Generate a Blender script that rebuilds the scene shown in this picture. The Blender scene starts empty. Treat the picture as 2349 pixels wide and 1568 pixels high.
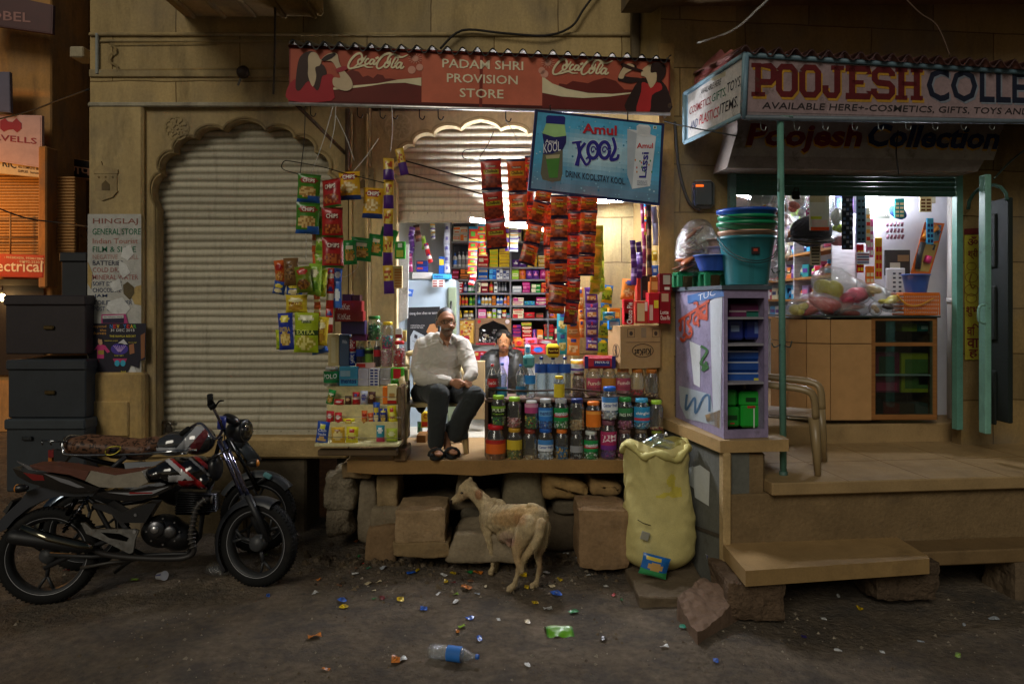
import bpy,bmesh,math,random
import numpy as np
from mathutils import Vector as V,Matrix,Euler,noise
sc=bpy.context.scene
COL=sc.collection
R=math.radians
# ------------------------------------------------------------------ camera, sky, weak assumed street glow, exposure
F,CX,HY,H=1650.0,1174.5,690.0,2.1          # focal length / horizon measured on the photograph, camera height in metres
cam_d=bpy.data.cameras.new('camera');cam=bpy.data.objects.new('camera',cam_d);COL.objects.link(cam)
cam.location=(0,0,H);cam.rotation_euler=(R(90),0,0)
cam_d.sensor_width=36;cam_d.lens=36*F/2349;cam_d.shift_y=-94/2349;cam_d.clip_end=500;cam_d.clip_start=.05
sc.camera=cam
SUN_EL,SUN_AZ=33,203
w=bpy.data.worlds.new('World');sc.world=w;w.use_nodes=True
nt=w.node_tree;bg=nt.nodes['Background']
sky=nt.nodes.new('ShaderNodeTexSky');sky.sky_type='NISHITA';sky.sun_disc=False
sky.sun_elevation=R(SUN_EL);sky.sun_rotation=R(SUN_AZ)
mx=nt.nodes.new('ShaderNodeMix');mx.data_type='RGBA';mx.blend_type='MULTIPLY';mx.inputs[0].default_value=1
mx.inputs[7].default_value=(1.0,.86,.66,1)
nt.links.new(sky.outputs[0],mx.inputs[6]);nt.links.new(mx.outputs[2],bg.inputs[0])
bg.inputs[1].default_value=.015
sd=bpy.data.lights.new('assumed_street_glow','SUN');so=bpy.data.objects.new('assumed_street_glow',sd);COL.objects.link(so)  # assumed street light from behind the camera, added as a weak sun lamp
sd.energy=.86;sd.angle=R(24);sd.color=(1,.93,.78)
_d=V((math.sin(R(SUN_AZ))*math.cos(R(SUN_EL)),math.cos(R(SUN_AZ))*math.cos(R(SUN_EL)),math.sin(R(SUN_EL))))
so.rotation_euler=_d.to_track_quat('Z','Y').to_euler();so.location=(0,-5,9)
sc.view_settings.view_transform='Standard';sc.view_settings.look='None'
sc.view_settings.exposure=0;sc.view_settings.gamma=1
sc.cycles.use_denoising=True;sc.cycles.max_bounces=6;sc.cycles.transparent_max_bounces=14
sc.cycles.diffuse_bounces=3;sc.cycles.glossy_bounces=3;sc.cycles.sample_clamp_indirect=3
# ------------------------------------------------------------------ colours and materials
def lin(c):
    if isinstance(c,str):
        c=c.lstrip('#')
        if len(c) == 3:c=''.join(a*2 for a in c)
        c=[int(c[i:i+2],16)/255 for i in (0,2,4)]
    elif len(c) == 3 and max(c) <= 1:return tuple(c)+(1,)
    return tuple(x/12.92 if x <= .04045 else ((x+.055)/1.055) ** 2.4 for x in c)+(1,)
_lc={}
def L(c):
    if not isinstance(c,str):return lin(c)
    if c not in _lc:_lc[c]=lin(c)
    return _lc[c]
def shade(c,k):
    a=L(c);return tuple(min(1,x*k) for x in a[:3])
MATS={}
def mat(name,rough=.7,metal=0.,spec=.4,nscale=12,namt=.18,nscale2=0,namt2=0,bump=0.,bscale=60,bdist=.01,stretch=None,
        coat=0.,glass=None,emit=None,rvar=0.,tint=None,bricks=None,sub=0.,dirt=None,sheen=0.):
    m=bpy.data.materials.new(name);m.use_nodes=True;MATS[name]=m
    t=m.node_tree;N=t.nodes;Lk=t.links.new;b=N['Principled BSDF']
    at=N.new('ShaderNodeAttribute');at.attribute_name='Col'
    tc=N.new('ShaderNodeTexCoord');co=tc.outputs['Object']
    if stretch:
        mp=N.new('ShaderNodeMapping');mp.inputs['Scale'].default_value=stretch;Lk(co,mp.inputs[0]);co2=mp.outputs[0]
    else:co2=co
    def nz(scale,c=None,det=5,ro=.6):
        n=N.new('ShaderNodeTexNoise');n.inputs['Scale'].default_value=scale;n.inputs['Detail'].default_value=det
        n.inputs['Roughness'].default_value=ro;Lk(c or co2,n.inputs['Vector']);return n.outputs[0]
    def rng(v,lo,hi,a=.25,z=.75):
        r=N.new('ShaderNodeMapRange');r.inputs[1].default_value=a;r.inputs[2].default_value=z
        r.inputs[3].default_value=lo;r.inputs[4].default_value=hi;Lk(v,r.inputs[0]);return r.outputs[0]
    def mul(c,f):
        x=N.new('ShaderNodeVectorMath');x.operation='SCALE';Lk(c,x.inputs[0]);Lk(f,x.inputs['Scale']);return x.outputs[0]
    def mixc(f,a,col):
        x=N.new('ShaderNodeMix');x.data_type='RGBA';Lk(f,x.inputs[0]);Lk(a,x.inputs[6]);x.inputs[7].default_value=L(col);return x.outputs[2]
    c=at.outputs[0]
    if namt:c=mul(c,rng(nz(nscale),1-namt,1+namt))
    if namt2:c=mul(c,rng(nz(nscale2,co),1-namt2,1+namt2))
    if dirt:   # (colour, scale, lo, hi)
        c=mixc(rng(nz(dirt[1],co2,8,.7),0,dirt[4] if len(dirt) > 4 else .85,dirt[2],dirt[3]),c,dirt[0])
    hgt=None
    if bricks:   # (width, height, mortar colour, mortar size, plane 'XZ' mapped)
        sx=N.new('ShaderNodeSeparateXYZ');Lk(co,sx.inputs[0]);cb=N.new('ShaderNodeCombineXYZ')
        Lk(sx.outputs[0],cb.inputs[0]);Lk(sx.outputs[2],cb.inputs[1])
        # wobble so the joints are not ruler straight
        wv=N.new('ShaderNodeTexNoise');wv.inputs['Scale'].default_value=3;Lk(co,wv.inputs[0])
        wa=N.new('ShaderNodeVectorMath');wa.operation='SCALE';Lk(wv.outputs[1],wa.inputs[0]);wa.inputs['Scale'].default_value=.03
        ad=N.new('ShaderNodeVectorMath');Lk(cb.outputs[0],ad.inputs[0]);Lk(wa.outputs[0],ad.inputs[1])
        br=N.new('ShaderNodeTexBrick');Lk(ad.outputs[0],br.inputs[0]);br.inputs['Scale'].default_value=1
        br.inputs['Color1'].default_value=(.78,.78,.78,1);br.inputs['Color2'].default_value=(1.15,1.12,1.06,1);br.inputs['Mortar'].default_value=L(bricks[2])
        br.inputs['Mortar Size'].default_value=bricks[3];br.inputs['Brick Width'].default_value=bricks[0];br.inputs['Row Height'].default_value=bricks[1]
        x=N.new('ShaderNodeVectorMath');x.operation='MULTIPLY';Lk(c,x.inputs[0]);Lk(br.outputs[0],x.inputs[1]);c=x.outputs[0]
        hgt=br.outputs[1]
    if tint:c=mixc(rng(nz(tint[1],co,3),0,tint[2],.45,.7),c,tint[0])
    Lk(c,b.inputs['Base Color'])
    b.inputs['Metallic'].default_value=metal;b.inputs['Specular IOR Level'].default_value=spec
    b.inputs['Roughness'].default_value=rough
    if rvar:Lk(rng(nz(nscale*2.3),max(.02,rough-rvar),min(1,rough+rvar)),b.inputs['Roughness'])
    if coat:b.inputs['Coat Weight'].default_value=coat;b.inputs['Coat Roughness'].default_value=.12
    if sheen:b.inputs['Sheen Weight'].default_value=sheen
    if bump or hgt:
        bu=N.new('ShaderNodeBump');bu.inputs['Strength'].default_value=bump or .5;bu.inputs['Distance'].default_value=bdist
        h=nz(bscale,co2,6,.65)
        if hgt:
            x=N.new('ShaderNodeMath');x.operation='MULTIPLY_ADD';Lk(hgt,x.inputs[0]);x.inputs[1].default_value=-1.1;Lk(h,x.inputs[2]);h=x.outputs[0]
        Lk(h,bu.inputs['Height']);Lk(bu.outputs[0],b.inputs['Normal'])
    if emit:Lk(at.outputs[0],b.inputs['Emission Color']);b.inputs['Emission Strength'].default_value=emit
    if glass is not None:     # clear plastic or glass: see-through with a reflecting skin
        tr=N.new('ShaderNodeBsdfTransparent');Lk(at.outputs[0],tr.inputs[0])
        gl=N.new('ShaderNodeBsdfGlossy');gl.inputs['Roughness'].default_value=rough
        lw=N.new('ShaderNodeLayerWeight');lw.inputs[0].default_value=.35
        f=rng(lw.outputs[1],glass[0],glass[1],0,1)
        if bump:Lk(bu.outputs[0],gl.inputs['Normal']);Lk(bu.outputs[0],lw.inputs['Normal'])
        if len(glass) > 2:
            df=N.new('ShaderNodeBsdfDiffuse');df.inputs[0].default_value=(.85,.86,.86,1);m0=N.new('ShaderNodeMixShader');m0.inputs[0].default_value=glass[2];Lk(tr.outputs[0],m0.inputs[1]);Lk(df.outputs[0],m0.inputs[2]);tr=m0
        ms=N.new('ShaderNodeMixShader');Lk(f,ms.inputs[0]);Lk(tr.outputs[0],ms.inputs[1]);Lk(gl.outputs[0],ms.inputs[2])
        Lk(ms.outputs[0],N['Material Output'].inputs[0])
    return m
mat('matte',.8,nscale=9,namt=.12)
mat('paper',.65,nscale=30,namt=.06)
mat('print',.5,nscale=6,namt=.14,dirt=('#3a2f22',5,.62,.85,.5))
mat('oldpaint',.75,nscale=7,namt=.2,nscale2=40,namt2=.12,bump=.3,bscale=40,dirt=('#4a4030',6,.58,.7,.6))
mat('film',.3,spec=.6,nscale=20,namt=.08,bump=.35,bscale=45,bdist=.004)
mat('plastic',.35,spec=.5,nscale=8,namt=.06)
mat('rubber',.8,spec=.25,nscale=25,namt=.25,bump=.3,bscale=150,bdist=.002,dirt=('#4a4238',5,.55,.75,.35))
mat('gloss',.12,spec=.6,coat=1,nscale=5,namt=.1,rvar=.06)
mat('metal',.38,metal=.9,nscale=18,namt=.25,rvar=.15)
mat('chrome',.12,metal=1,nscale=18,namt=.1,rvar=.07)
mat('ironpaint',.5,spec=.45,nscale=6,namt=.2,nscale2=50,namt2=.1,dirt=('#2a1c12',9,.6,.75,.6))
mat('shutter',.6,spec=.35,nscale=3,namt=.22,nscale2=45,namt2=.1,stretch=(5,1,.6),dirt=('#3a3022',3,.48,.75,.6))
mat('stone',.9,spec=.2,nscale=5,namt=.2,nscale2=38,namt2=.14,bump=.55,bscale=34,bdist=.02,dirt=('#3d3a38',2.2,.58,.78,.6))
mat('ashlar',.88,spec=.2,nscale=3,namt=.18,nscale2=45,namt2=.14,bump=.5,bscale=30,bdist=.012,bricks=(1.15,.41,'#a0978a',.005),tint=('#6d6a66',1.3,.5),stretch=(1.6,1.6,.45),dirt=('#4a4336',2.4,.5,.72,.55))
mat('rough',.95,spec=.15,nscale=7,namt=.3,nscale2=60,namt2=.2,bump=1,bscale=22,bdist=.05)
mat('plaster',.9,spec=.2,nscale=4,namt=.2,nscale2=30,namt2=.12,stretch=(1.8,1.8,.5),bump=.25,bscale=40,bdist=.01,dirt=('#4b463c',2.2,.5,.72,.6),tint=('#75716a',1.7,.4))
mat('limewash',.85,spec=.2,nscale=3,namt=.06,nscale2=20,namt2=.03,bump=.15,bscale=20)
mat('slab',.6,spec=.35,nscale=4,namt=.18,nscale2=70,namt2=.12,bump=.2,bscale=60,bdist=.006,dirt=('#2b2018',3,.55,.8,.5),rvar=.12)
mat('dirtground',.95,spec=.15,nscale=1.5,namt=.38,nscale2=17,namt2=.35,bump=1,bscale=30,bdist=.06,dirt=('#55524f',3.2,.45,.65,.7))
mat('cloth',.9,spec=.15,nscale=14,namt=.1,bump=.25,bscale=320,bdist=.002,sheen=.15)
mat('leather',.45,spec=.4,nscale=20,namt=.2,bump=.4,bscale=60,bdist=.006)
mat('skin',.55,spec=.35,nscale=40,namt=.1,bump=.15,bscale=120,bdist=.002)
mat('fur',.95,spec=.1,nscale=30,namt=.25,nscale2=130,namt2=.25,bump=.8,bscale=130,bdist=.008,stretch=(1,1,.45))
mat('hair',.5,spec=.4,nscale=60,namt=.4,bump=.6,bscale=150,bdist=.004)
mat('wood',.65,spec=.3,nscale=5,namt=.25,stretch=(1,1,9),bump=.2,bscale=20,bdist=.004)
mat('card',.85,spec=.15,nscale=9,namt=.1)
mat('sack',.6,spec=.35,nscale=6,namt=.16,nscale2=160,namt2=.12,bump=.35,bscale=260,bdist=.003)
mat('clear',.12,glass=(.07,.8,.04),namt=0,bump=.25,bscale=26,bdist=.006)
mat('cling',.2,glass=(.13,.8,.07),namt=0,bump=1,bscale=26,bdist=.02)
mat('pane',.04,glass=(.06,.6),namt=0)
mat('lamp',.5,emit=820,namt=0)
mat('lamp2',.5,emit=330,namt=0)
mat('bulb',.5,emit=620,namt=0)
mat('bulb2',.5,emit=40,namt=0)
mat('glowshop',.5,emit=2.2,namt=0)
# ------------------------------------------------------------------ geometry collector
def P(x,y,Y):return V(((x-CX)/F*Y,Y,H+(HY-y)/F*Y))     # photograph point at depth Y -> world
def gy(y):return H*F/(y-HY)                                          # depth of the street at photo row y
def G(x,y,z=0.0):
    Y=(H-z)*F/(y-HY);return V(((x-CX)/F*Y,Y,z))
class Pl:                                                                    # a plane in the world, addressed by photo position
    def __init__(s,a,b,c):
        s.o=V(a);n=(V(b)-s.o).cross(V(c)-s.o).normalized();s.n=n if n.dot(V((0,0,H))-s.o) > 0 else -n
    def __call__(s,x,y,off=0.0):
        d=V(((x-CX)/F,1,(HY-y)/F));C0=V((0,0,H));o=s.o+s.n*off
        return C0+d*((o-C0).dot(s.n)/d.dot(s.n))
def fp(Y):return Pl((0,Y,0),(1,Y,0),(0,Y,1))
_tx={}
def tmesh(body,bold):
    k=(body,bold)
    if k not in _tx:
        c=bpy.data.curves.new('lettering','FONT');c.body=body;c.resolution_u=2;c.offset=bold
        o=bpy.data.objects.new('lettering',c);me=o.to_mesh()
        v=np.array([x.co[:2] for x in me.vertices]) if len(me.vertices) else np.zeros((1,2))
        f=[list(p.vertices) for p in me.polygons];o.to_mesh_clear();bpy.data.objects.remove(o);bpy.data.curves.remove(c)
        lo,hi=v.min(0),v.max(0);_tx[k]=((v-lo)/np.maximum(hi-lo,1e-6),f,(hi-lo)[0]/max(1e-6,(hi-lo)[1]))
    return _tx[k]
def _us(nu,nv):
    v=[(0,0,1)]+[(math.sin(math.pi*j/nv)*math.cos(2*math.pi*i/nu),math.sin(math.pi*j/nv)*math.sin(2*math.pi*i/nu),math.cos(math.pi*j/nv)) for j in range(1,nv) for i in range(nu)]+[(0,0,-1)]
    ix=lambda j,i:0 if j == 0 else len(v)-1 if j == nv else 1+(j-1)*nu+i % nu
    return np.array(v),np.array([(ix(j,i),ix(j+1,i),ix(j+1,i+1),ix(j,i+1)) for j in range(nv) for i in range(nu)])
USPH=(_us(16,12),_us(10,8))
class M:
    def __init__(s,mat='matte',smooth=False):
        s.v=[];s.f=[];s.c=[];s.m=[];s.s=[];s.mat=mat;s.sm=smooth;s.T=None
    def pt(s,p):
        if s.T is not None:p=s.T @ V(p)
        s.v.append(tuple(p));return len(s.v)-1
    def fc(s,idx,col,mat=None,sm=None):
        s.f.append(tuple(idx));s.c.append(L(col));s.m.append(mat or s.mat);s.s.append(s.sm if sm is None else sm)
    def face(s,pts,col,mat=None,sm=None):s.fc([s.pt(p) for p in pts],col,mat,sm)
    def box(s,c,d,col,r=.0,rot=None,mat=None,cols=None):
        """chamfered box: centre c, full size d, chamfer r; cols may colour faces: dict of 'x-','x+','y-',.."""
        c=V(c);hx,hy,hz=[k/2 for k in d];r=min(r,hx*.9,hy*.9,hz*.9)
        M3=Euler(rot).to_matrix() if rot else None
        def q(p):p=V(p);return c+(M3 @ p if M3 else p)
        names=('x-','x+','y-','y+','z-','z+');cols=cols or {}
        if r <= 0:
            vs=[s.pt(q((sx*hx,sy*hy,sz*hz))) for sx in (-1,1) for sy in (-1,1) for sz in (-1,1)]
            for n,f in zip(names,((0,1,3,2),(4,6,7,5),(0,4,5,1),(2,3,7,6),(0,2,6,4),(1,5,7,3))):s.fc([vs[i] for i in f],cols.get(n,col),mat)
            return
        g={}
        for sx in (-1,1):
            for sy in (-1,1):
                for sz in (-1,1):
                    k=(sx,sy,sz)
                    g[k]=[s.pt(q((sx*hx,sy*(hy-r),sz*(hz-r)))),s.pt(q((sx*(hx-r),sy*hy,sz*(hz-r)))),s.pt(q((sx*(hx-r),sy*(hy-r),sz*hz)))]
        def fx(ax,sg):
            o=[(-1,-1),(1,-1),(1,1),(-1,1)]
            if sg < 0:o=o[::-1]
            r_=[]
            for a,b in o:
                k=(sg,a,b) if ax == 0 else (b,sg,a) if ax == 1 else (a,b,sg)
                r_.append(g[k][ax])
            return r_
        for ax in range(3):
            for sg in (-1,1):s.fc(fx(ax,sg),cols.get('xyz'[ax]+('+' if sg > 0 else '-'),col),mat)
        for a in (-1,1):
            for b in (-1,1):
                for ax in range(3):
                    o1,o2=[i for i in range(3) if i != ax]
                    k1=[0]*3;k1[o1]=a;k1[o2]=b;k2=list(k1);k1[ax]=-1;k2[ax]=1;k1=tuple(k1);k2=tuple(k2)
                    s.fc((g[k1][o1],g[k2][o1],g[k2][o2],g[k1][o2]),col,mat)
        for k in g:s.fc(g[k],col,mat)
    def tube(s,pts,r,col,n=8,mat=None,caps=True,closed=False,sm=True,flat=1.0):
        pts=[V(p) for p in pts];k=len(pts);rs=r if isinstance(r,(list,tuple)) else [r]*k
        rings=[];nrm=None
        for i,p in enumerate(pts):
            a=pts[(i-1) % k] if (closed or i) else p;b=pts[(i+1) % k] if (closed or i < k-1) else p
            t=(b-a).normalized() if (b-a).length > 1e-9 else V((0,0,1))
            if nrm is None:nrm=t.orthogonal().normalized()
            nrm=(nrm-t*nrm.dot(t));nrm=nrm.normalized() if nrm.length > 1e-6 else t.orthogonal().normalized()
            bn=t.cross(nrm)
            rings.append([s.pt(p+(nrm*math.cos(2*math.pi*j/n)+bn*math.sin(2*math.pi*j/n)*flat)*rs[i]) for j in range(n)])
        for i in range(k if closed else k-1):
            A,B=rings[i],rings[(i+1) % k]
            for j in range(n):s.fc((A[j],A[(j+1) % n],B[(j+1) % n],B[j]),col,mat,sm)
        if caps and not closed:s.fc(rings[0][::-1],col,mat,False);s.fc(rings[-1],col,mat,False)
    def lathe(s,prof,c,col,n=20,axis=(0,0,1),mat=None,sm=True,arc=None,colf=None,caps=True):
        """prof: [(radius, height)], optional arc=(a0,a1) degrees with 270 = towards the camera"""
        ax=V(axis).normalized();q=V((0,0,1)).rotation_difference(ax).to_matrix();c=V(c);rings=[]
        a0,a1=(arc or (0,360));full=arc is None;nn=n if full else n+1
        for rr,z in prof:
            rings.append([s.pt(c+q @ V((rr*math.cos(R(a0+(a1-a0)*j/n)),rr*math.sin(R(a0+(a1-a0)*j/n)),z))) for j in range(nn)])
        for i in range(len(prof)-1):
            for j in range(n):
                k=(j+1) % nn if full else j+1
                s.fc((rings[i][j],rings[i][k],rings[i+1][k],rings[i+1][j]),colf(i,j) if colf else col,mat,sm)
        if full and caps:
            if prof[0][0] > 1e-4:s.fc(rings[0][::-1],col,mat,False)
            if prof[-1][0] > 1e-4:s.fc(rings[-1],col,mat,False)
    def prism(s,front,off,col,mat=None,side=None,back=True):
        """extrude a planar outline by vector off"""
        off=V(off);a=[s.pt(p) for p in front];b=[s.pt(V(p)+off) for p in front];n=len(a)
        s.fc(a,col,mat)
        if back:s.fc(b[::-1],side or col,mat)
        for i in range(n):s.fc((a[i],b[i],b[(i+1) % n],a[(i+1) % n]),side or col,mat)
    def grid(s,fn,nu,nv,colf,mat=None,sm=True):
        ids=[[s.pt(fn(i/nu,j/nv)) for i in range(nu+1)] for j in range(nv+1)]
        for j in range(nv):
            for i in range(nu):
                c=colf((i+.5)/nu,(j+.5)/nv) if callable(colf) else colf
                s.fc((ids[j][i],ids[j+1][i],ids[j+1][i+1],ids[j][i+1]),c,mat,sm)
    def text(s,body,O,U,W,col,mat=None,bold=0.0,mp=None):
        v,f,_=tmesh(body,bold);O=V(O) if O is not None else None;b=len(s.v)
        for a,c in v:s.pt(mp(a,c) if mp else O+V(U)*a+V(W)*c)
        for q in f:s.fc([b+i for i in q],col,mat,False)
    def ptext(s,body,pl,x0,y0,x1,y1,h,col,off=.003,bold=0.0,sk=0,mat=None,flip=False):
        O=pl(x0,y0,off);U=pl(x1,y1,off)-O;W=pl(x0+sk,y0-h,off)-O
        s.text(body,O,U,W,col,mat,bold)
    def ppoly(s,pl,pts,col,off=.002,mat=None):s.face([pl(x,y,off) for x,y in pts],col,mat)
    def pell(s,pl,x,y,rx,ry,col,off=.002,mat=None,n=20,a0=0,a1=360):
        k=n if a1-a0 >= 360 else n+1
        s.face([pl(x+rx*math.cos(R(a0+(a1-a0)*i/n)),y+ry*math.sin(R(a0+(a1-a0)*i/n)),off) for i in range(k)],col,mat)
    def stroke(s,pl,pts,wd,col,off=.003,mat=None,sm=True,sub=6,closed=False):
        q=spline(pts,sub,closed) if sm and len(pts) > 2 else pts
        n=len(q);L_,R_=[],[]
        for i in range(n):
            a=q[i-1] if i else (q[-2] if closed else q[0]);b=q[i+1] if i < n-1 else (q[1] if closed else q[-1])
            dx,dy=b[0]-a[0],b[1]-a[1];l=math.hypot(dx,dy) or 1
            t=i/max(1,n-1)
            ww=wd if not isinstance(wd,tuple) else (wd[0]+(wd[1]-wd[0])*min(1,t*2) if t < .5 else wd[1]+(wd[2]-wd[1])*(t*2-1))
            L_.append(s.pt(pl(q[i][0]-dy/l*ww/2,q[i][1]+dx/l*ww/2,off+i*1e-6)));R_.append(s.pt(pl(q[i][0]+dy/l*ww/2,q[i][1]-dx/l*ww/2,off+i*1e-6)))
        for i in range(n-1):s.fc((L_[i],L_[i+1],R_[i+1],R_[i]),col,mat,False)
    def blob(s,spheres,vox,col,smooth=6,mat=None,disp=None,chains=(),ells=(),colf=None):
        """one continuous skin over capsule chains and ellipsoids (voxel remesh), then coloured by place"""
        AV,AF,off=[],[],0
        def put(sv,A,c):
            nonlocal off
            AV.append(sv[0] @ A.T+np.array(c));AF.append(sv[1]+off);off += len(sv[0])
        def sph(p,rr,n=10):put(USPH[0 if n > 9 else 1],np.eye(3)*rr,p)
        for p,rr in spheres:sph(p,rr)
        for ch in chains:
            for (p,a),(q,b) in zip(ch[:-1],ch[1:]):
                p,q=V(p),V(q);d=q-p;l=d.length
                k=max(1,int(l/max(.35*min(a,b),vox)))
                for i in range(k+1):sph(p+d*i/k,a+(b-a)*i/k,8)
        for c,rad,rot in ells:
            put(USPH[0],np.array(Euler(rot or (0,0,0)).to_matrix()) @ np.diag(rad),c)
        a_,f_=np.vstack(AV),np.vstack(AF);me=bpy.data.meshes.new('skin');me.from_pydata(a_.tolist(),[],[tuple(dict.fromkeys(q)) for q in f_.tolist()])
        o=bpy.data.objects.new('skin',me);COL.objects.link(o)
        md=o.modifiers.new('r','REMESH');md.mode='VOXEL';md.voxel_size=vox
        if smooth:ms=o.modifiers.new('s','SMOOTH');ms.iterations=smooth;ms.factor=.5
        dg=bpy.context.evaluated_depsgraph_get();m2=bpy.data.meshes.new_from_object(o.evaluated_get(dg))
        vs=[x.co.copy() for x in m2.vertices];ns=[x.normal.copy() for x in m2.vertices]
        fs=[list(p.vertices) for p in m2.polygons]
        bpy.data.objects.remove(o);bpy.data.meshes.remove(me);bpy.data.meshes.remove(m2)
        s.last=(vs,ns)
        if disp:vs=[p+n*disp(p) for p,n in zip(vs,ns)]
        b=len(s.v)
        for p in vs:s.pt(p)
        for f in fs:
            cc=colf(sum((vs[i] for i in f),V())/len(f)) if colf else col
            s.fc([b+i for i in f],cc,mat,True)
    def build(s,name,parent=None,label=None,cat=None,group=None,kind=None,loc=None):
        me=bpy.data.meshes.new(name)
        a=np.array(s.v,dtype=np.float64)
        if parent is not None:Wi=np.array(WM[parent.name].inverted());org=None;a=a @ Wi[:3,:3].T+Wi[:3,3]
        else:
            org=V(loc) if loc is not None else V(((a[:,0].min()+a[:,0].max())/2,(a[:,1].min()+a[:,1].max())/2,a[:,2].min()))
            a=a-np.array(org)
        nl=[len(f) for f in s.f];tot=sum(nl)
        me.vertices.add(len(a));me.vertices.foreach_set('co',a.astype(np.float32).ravel())
        me.loops.add(tot);me.loops.foreach_set('vertex_index',np.fromiter((i for f in s.f for i in f),dtype=np.int32,count=tot))
        me.polygons.add(len(s.f));st=np.zeros(len(nl),dtype=np.int32);st[1:]=np.cumsum(nl)[:-1]
        me.polygons.foreach_set('loop_start',st);me.polygons.foreach_set('loop_total',np.array(nl,dtype=np.int32))
        slots=list(dict.fromkeys(s.m));ix={k:i for i,k in enumerate(slots)}
        for k in slots:me.materials.append(MATS[k])
        me.polygons.foreach_set('material_index',np.array([ix[k] for k in s.m],dtype=np.int32))
        me.polygons.foreach_set('use_smooth',np.array(s.s,dtype=bool))
        ca=me.color_attributes.new('Col','FLOAT_COLOR','CORNER')
        cc=np.repeat(np.array([c[:3]+(1,) for c in s.c],dtype=np.float32),nl,axis=0);ca.data.foreach_set('color',cc.ravel())
        me.update(calc_edges=True)
        o=bpy.data.objects.new(name,me);COL.objects.link(o)
        if parent is not None:o.parent=parent;WM[o.name]=WM[parent.name]
        else:o.location=org;WM[o.name]=Matrix.Translation(org)
        tag(o,label,cat,group,kind);return o
WM={}
def tag(o,label=None,cat=None,group=None,kind=None):
    if label:o['label']=label
    if cat:o['category']=cat
    if group:o['group']=group
    if kind:o['kind']=kind
    return o
def thing(name,label,cat,loc,group=None,rz=0.0):
    o=bpy.data.objects.new(name,None);COL.objects.link(o);o.location=loc;o.rotation_euler=(0,0,rz)
    o.empty_display_size=.1
    WM[o.name]=Matrix.Translation(V(loc)) @ Matrix.Rotation(rz,4,'Z');return tag(o,label,cat,group)
def dup(o,loc,rz,label=None,group=None):
    def cp(a,par):
        c=a.copy();COL.objects.link(c)
        if par is not None:c.parent=par;c.matrix_parent_inverse=a.matrix_parent_inverse.copy()
        for ch in a.children:cp(ch,c)
        return c
    r=cp(o,None);r.location=loc;r.rotation_euler=(0,0,rz);WM[r.name]=Matrix.Translation(V(loc)) @ Matrix.Rotation(rz,4,'Z')
    return tag(r,label,None,group)
def spline(pts,sub=6,closed=False):
    n=len(pts);out=[];vec=[V(p) if len(p) == 3 else V((p[0],p[1],0)) for p in pts]
    for i in range(n if closed else n-1):
        p0=vec[(i-1) % n] if (closed or i) else vec[0];p1=vec[i];p2=vec[(i+1) % n];p3=vec[(i+2) % n] if (closed or i < n-2) else vec[-1]
        for k in range(sub):
            t=k/sub
            out.append(.5*((2*p1)+(p2-p0)*t+(2*p0-5*p1+4*p2-p3)*t*t+(3*p1-3*p2+p3-p0)*t ** 3))
    out.append(vec[0] if closed else vec[-1])
    return [tuple(v) for v in out] if len(pts[0]) == 3 else [(v.x,v.y) for v in out]
def nz(p,s=1.0,seed=0):return noise.noise(V(p)*s+V((seed*7.3,seed*3.1,seed*1.7)))
ORD=['first','second','third','fourth','fifth','sixth','seventh','eighth','ninth','tenth','eleventh','twelfth','thirteenth','fourteenth','fifteenth','sixteenth','seventeenth','eighteenth','nineteenth','twentieth',
       'twenty-first','twenty-second','twenty-third','twenty-fourth','twenty-fifth','twenty-sixth','twenty-seventh','twenty-eighth','twenty-ninth','thirtieth','thirty-first','thirty-second','thirty-third','thirty-fourth','thirty-fifth','thirty-sixth','thirty-seventh','thirty-eighth','thirty-ninth','fortieth']
random.seed(4)
def gz(X,Y):
    a=.035*nz((X,Y,0),.8)+.014*nz((X,Y,3),3.1)+.006*nz((X,Y,5),9)
    if Y < 3.9:a -= .012*math.sin((3.9-Y)*3)
    for (cx,cy,rr,d) in ((-.33,5.22,.3,.05),(.35,5.3,.25,.025),(-1.75,5.2,.4,-.02)):
        q=((X-cx) ** 2+((Y-cy)*1.8) ** 2)/rr ** 2
        if q < 4:a -= d*math.exp(-q*1.5)
    return a
def GP(x,y,up=0.0):
    p=G(x,y);p=G(x,y,gz(p.x,p.y));return V((p.x,p.y,gz(p.x,p.y)+up))
m=M('dirtground',True)
xs=[-150,-60,-25,-12]+[-7+.075*i for i in range(188)]+[12,25,60,150]
ys=[-60,-20,-6,0,1.5]+[2.3+.05*i for i in range(94)]+[7.6,9,12,20,50,150]
gid=[[m.pt((X,Y,gz(X,Y) if -7 <= X <= 7.1 and 2.2 < Y < 7 else 0)) for X in xs] for Y in ys]
for j in range(len(ys)-1):
    for i in range(len(xs)-1):m.fc((gid[j][i],gid[j][i+1],gid[j+1][i+1],gid[j+1][i]),'#7b6e5e')
m.build('ground',kind='structure')
m=M('rough',True)     # loose grit: uncountable
for i in range(7500):
    X=random.uniform(-3.6,4);Y=random.uniform(3.2,5.9)
    if nz((X,Y,0),1.6,3) < random.uniform(-.35,.55):continue
    z=gz(X,Y);s=random.choice((.003,.004,.005,.006,.009,.014))*(1.6 if 5.2 < Y < 5.75 and -2 < X < 1 else 1)*random.uniform(.6,1.3);a=random.uniform(0,6)
    p=[V((X+s*math.cos(a+k*2.1)*random.uniform(.6,1.2),Y+s*math.sin(a+k*2.1),z)) for k in range(3)]+[V((X,Y,z+s*.9))]
    ids=[m.pt(q) for q in p];c=random.choice(('#7b6b55','#6e6050','#8a7f70','#a89c88'))
    for f in ((0,1,3),(1,2,3),(2,0,3)):m.fc(ids_ := [ids[k] for k in f],c,None,False)
m.build('gravel',kind='stuff')
YW=6.5
xw=lambda px,Y=YW:(px-CX)/F*Y
zw=lambda py,Y=YW:H+(HY-py)/F*Y
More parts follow.
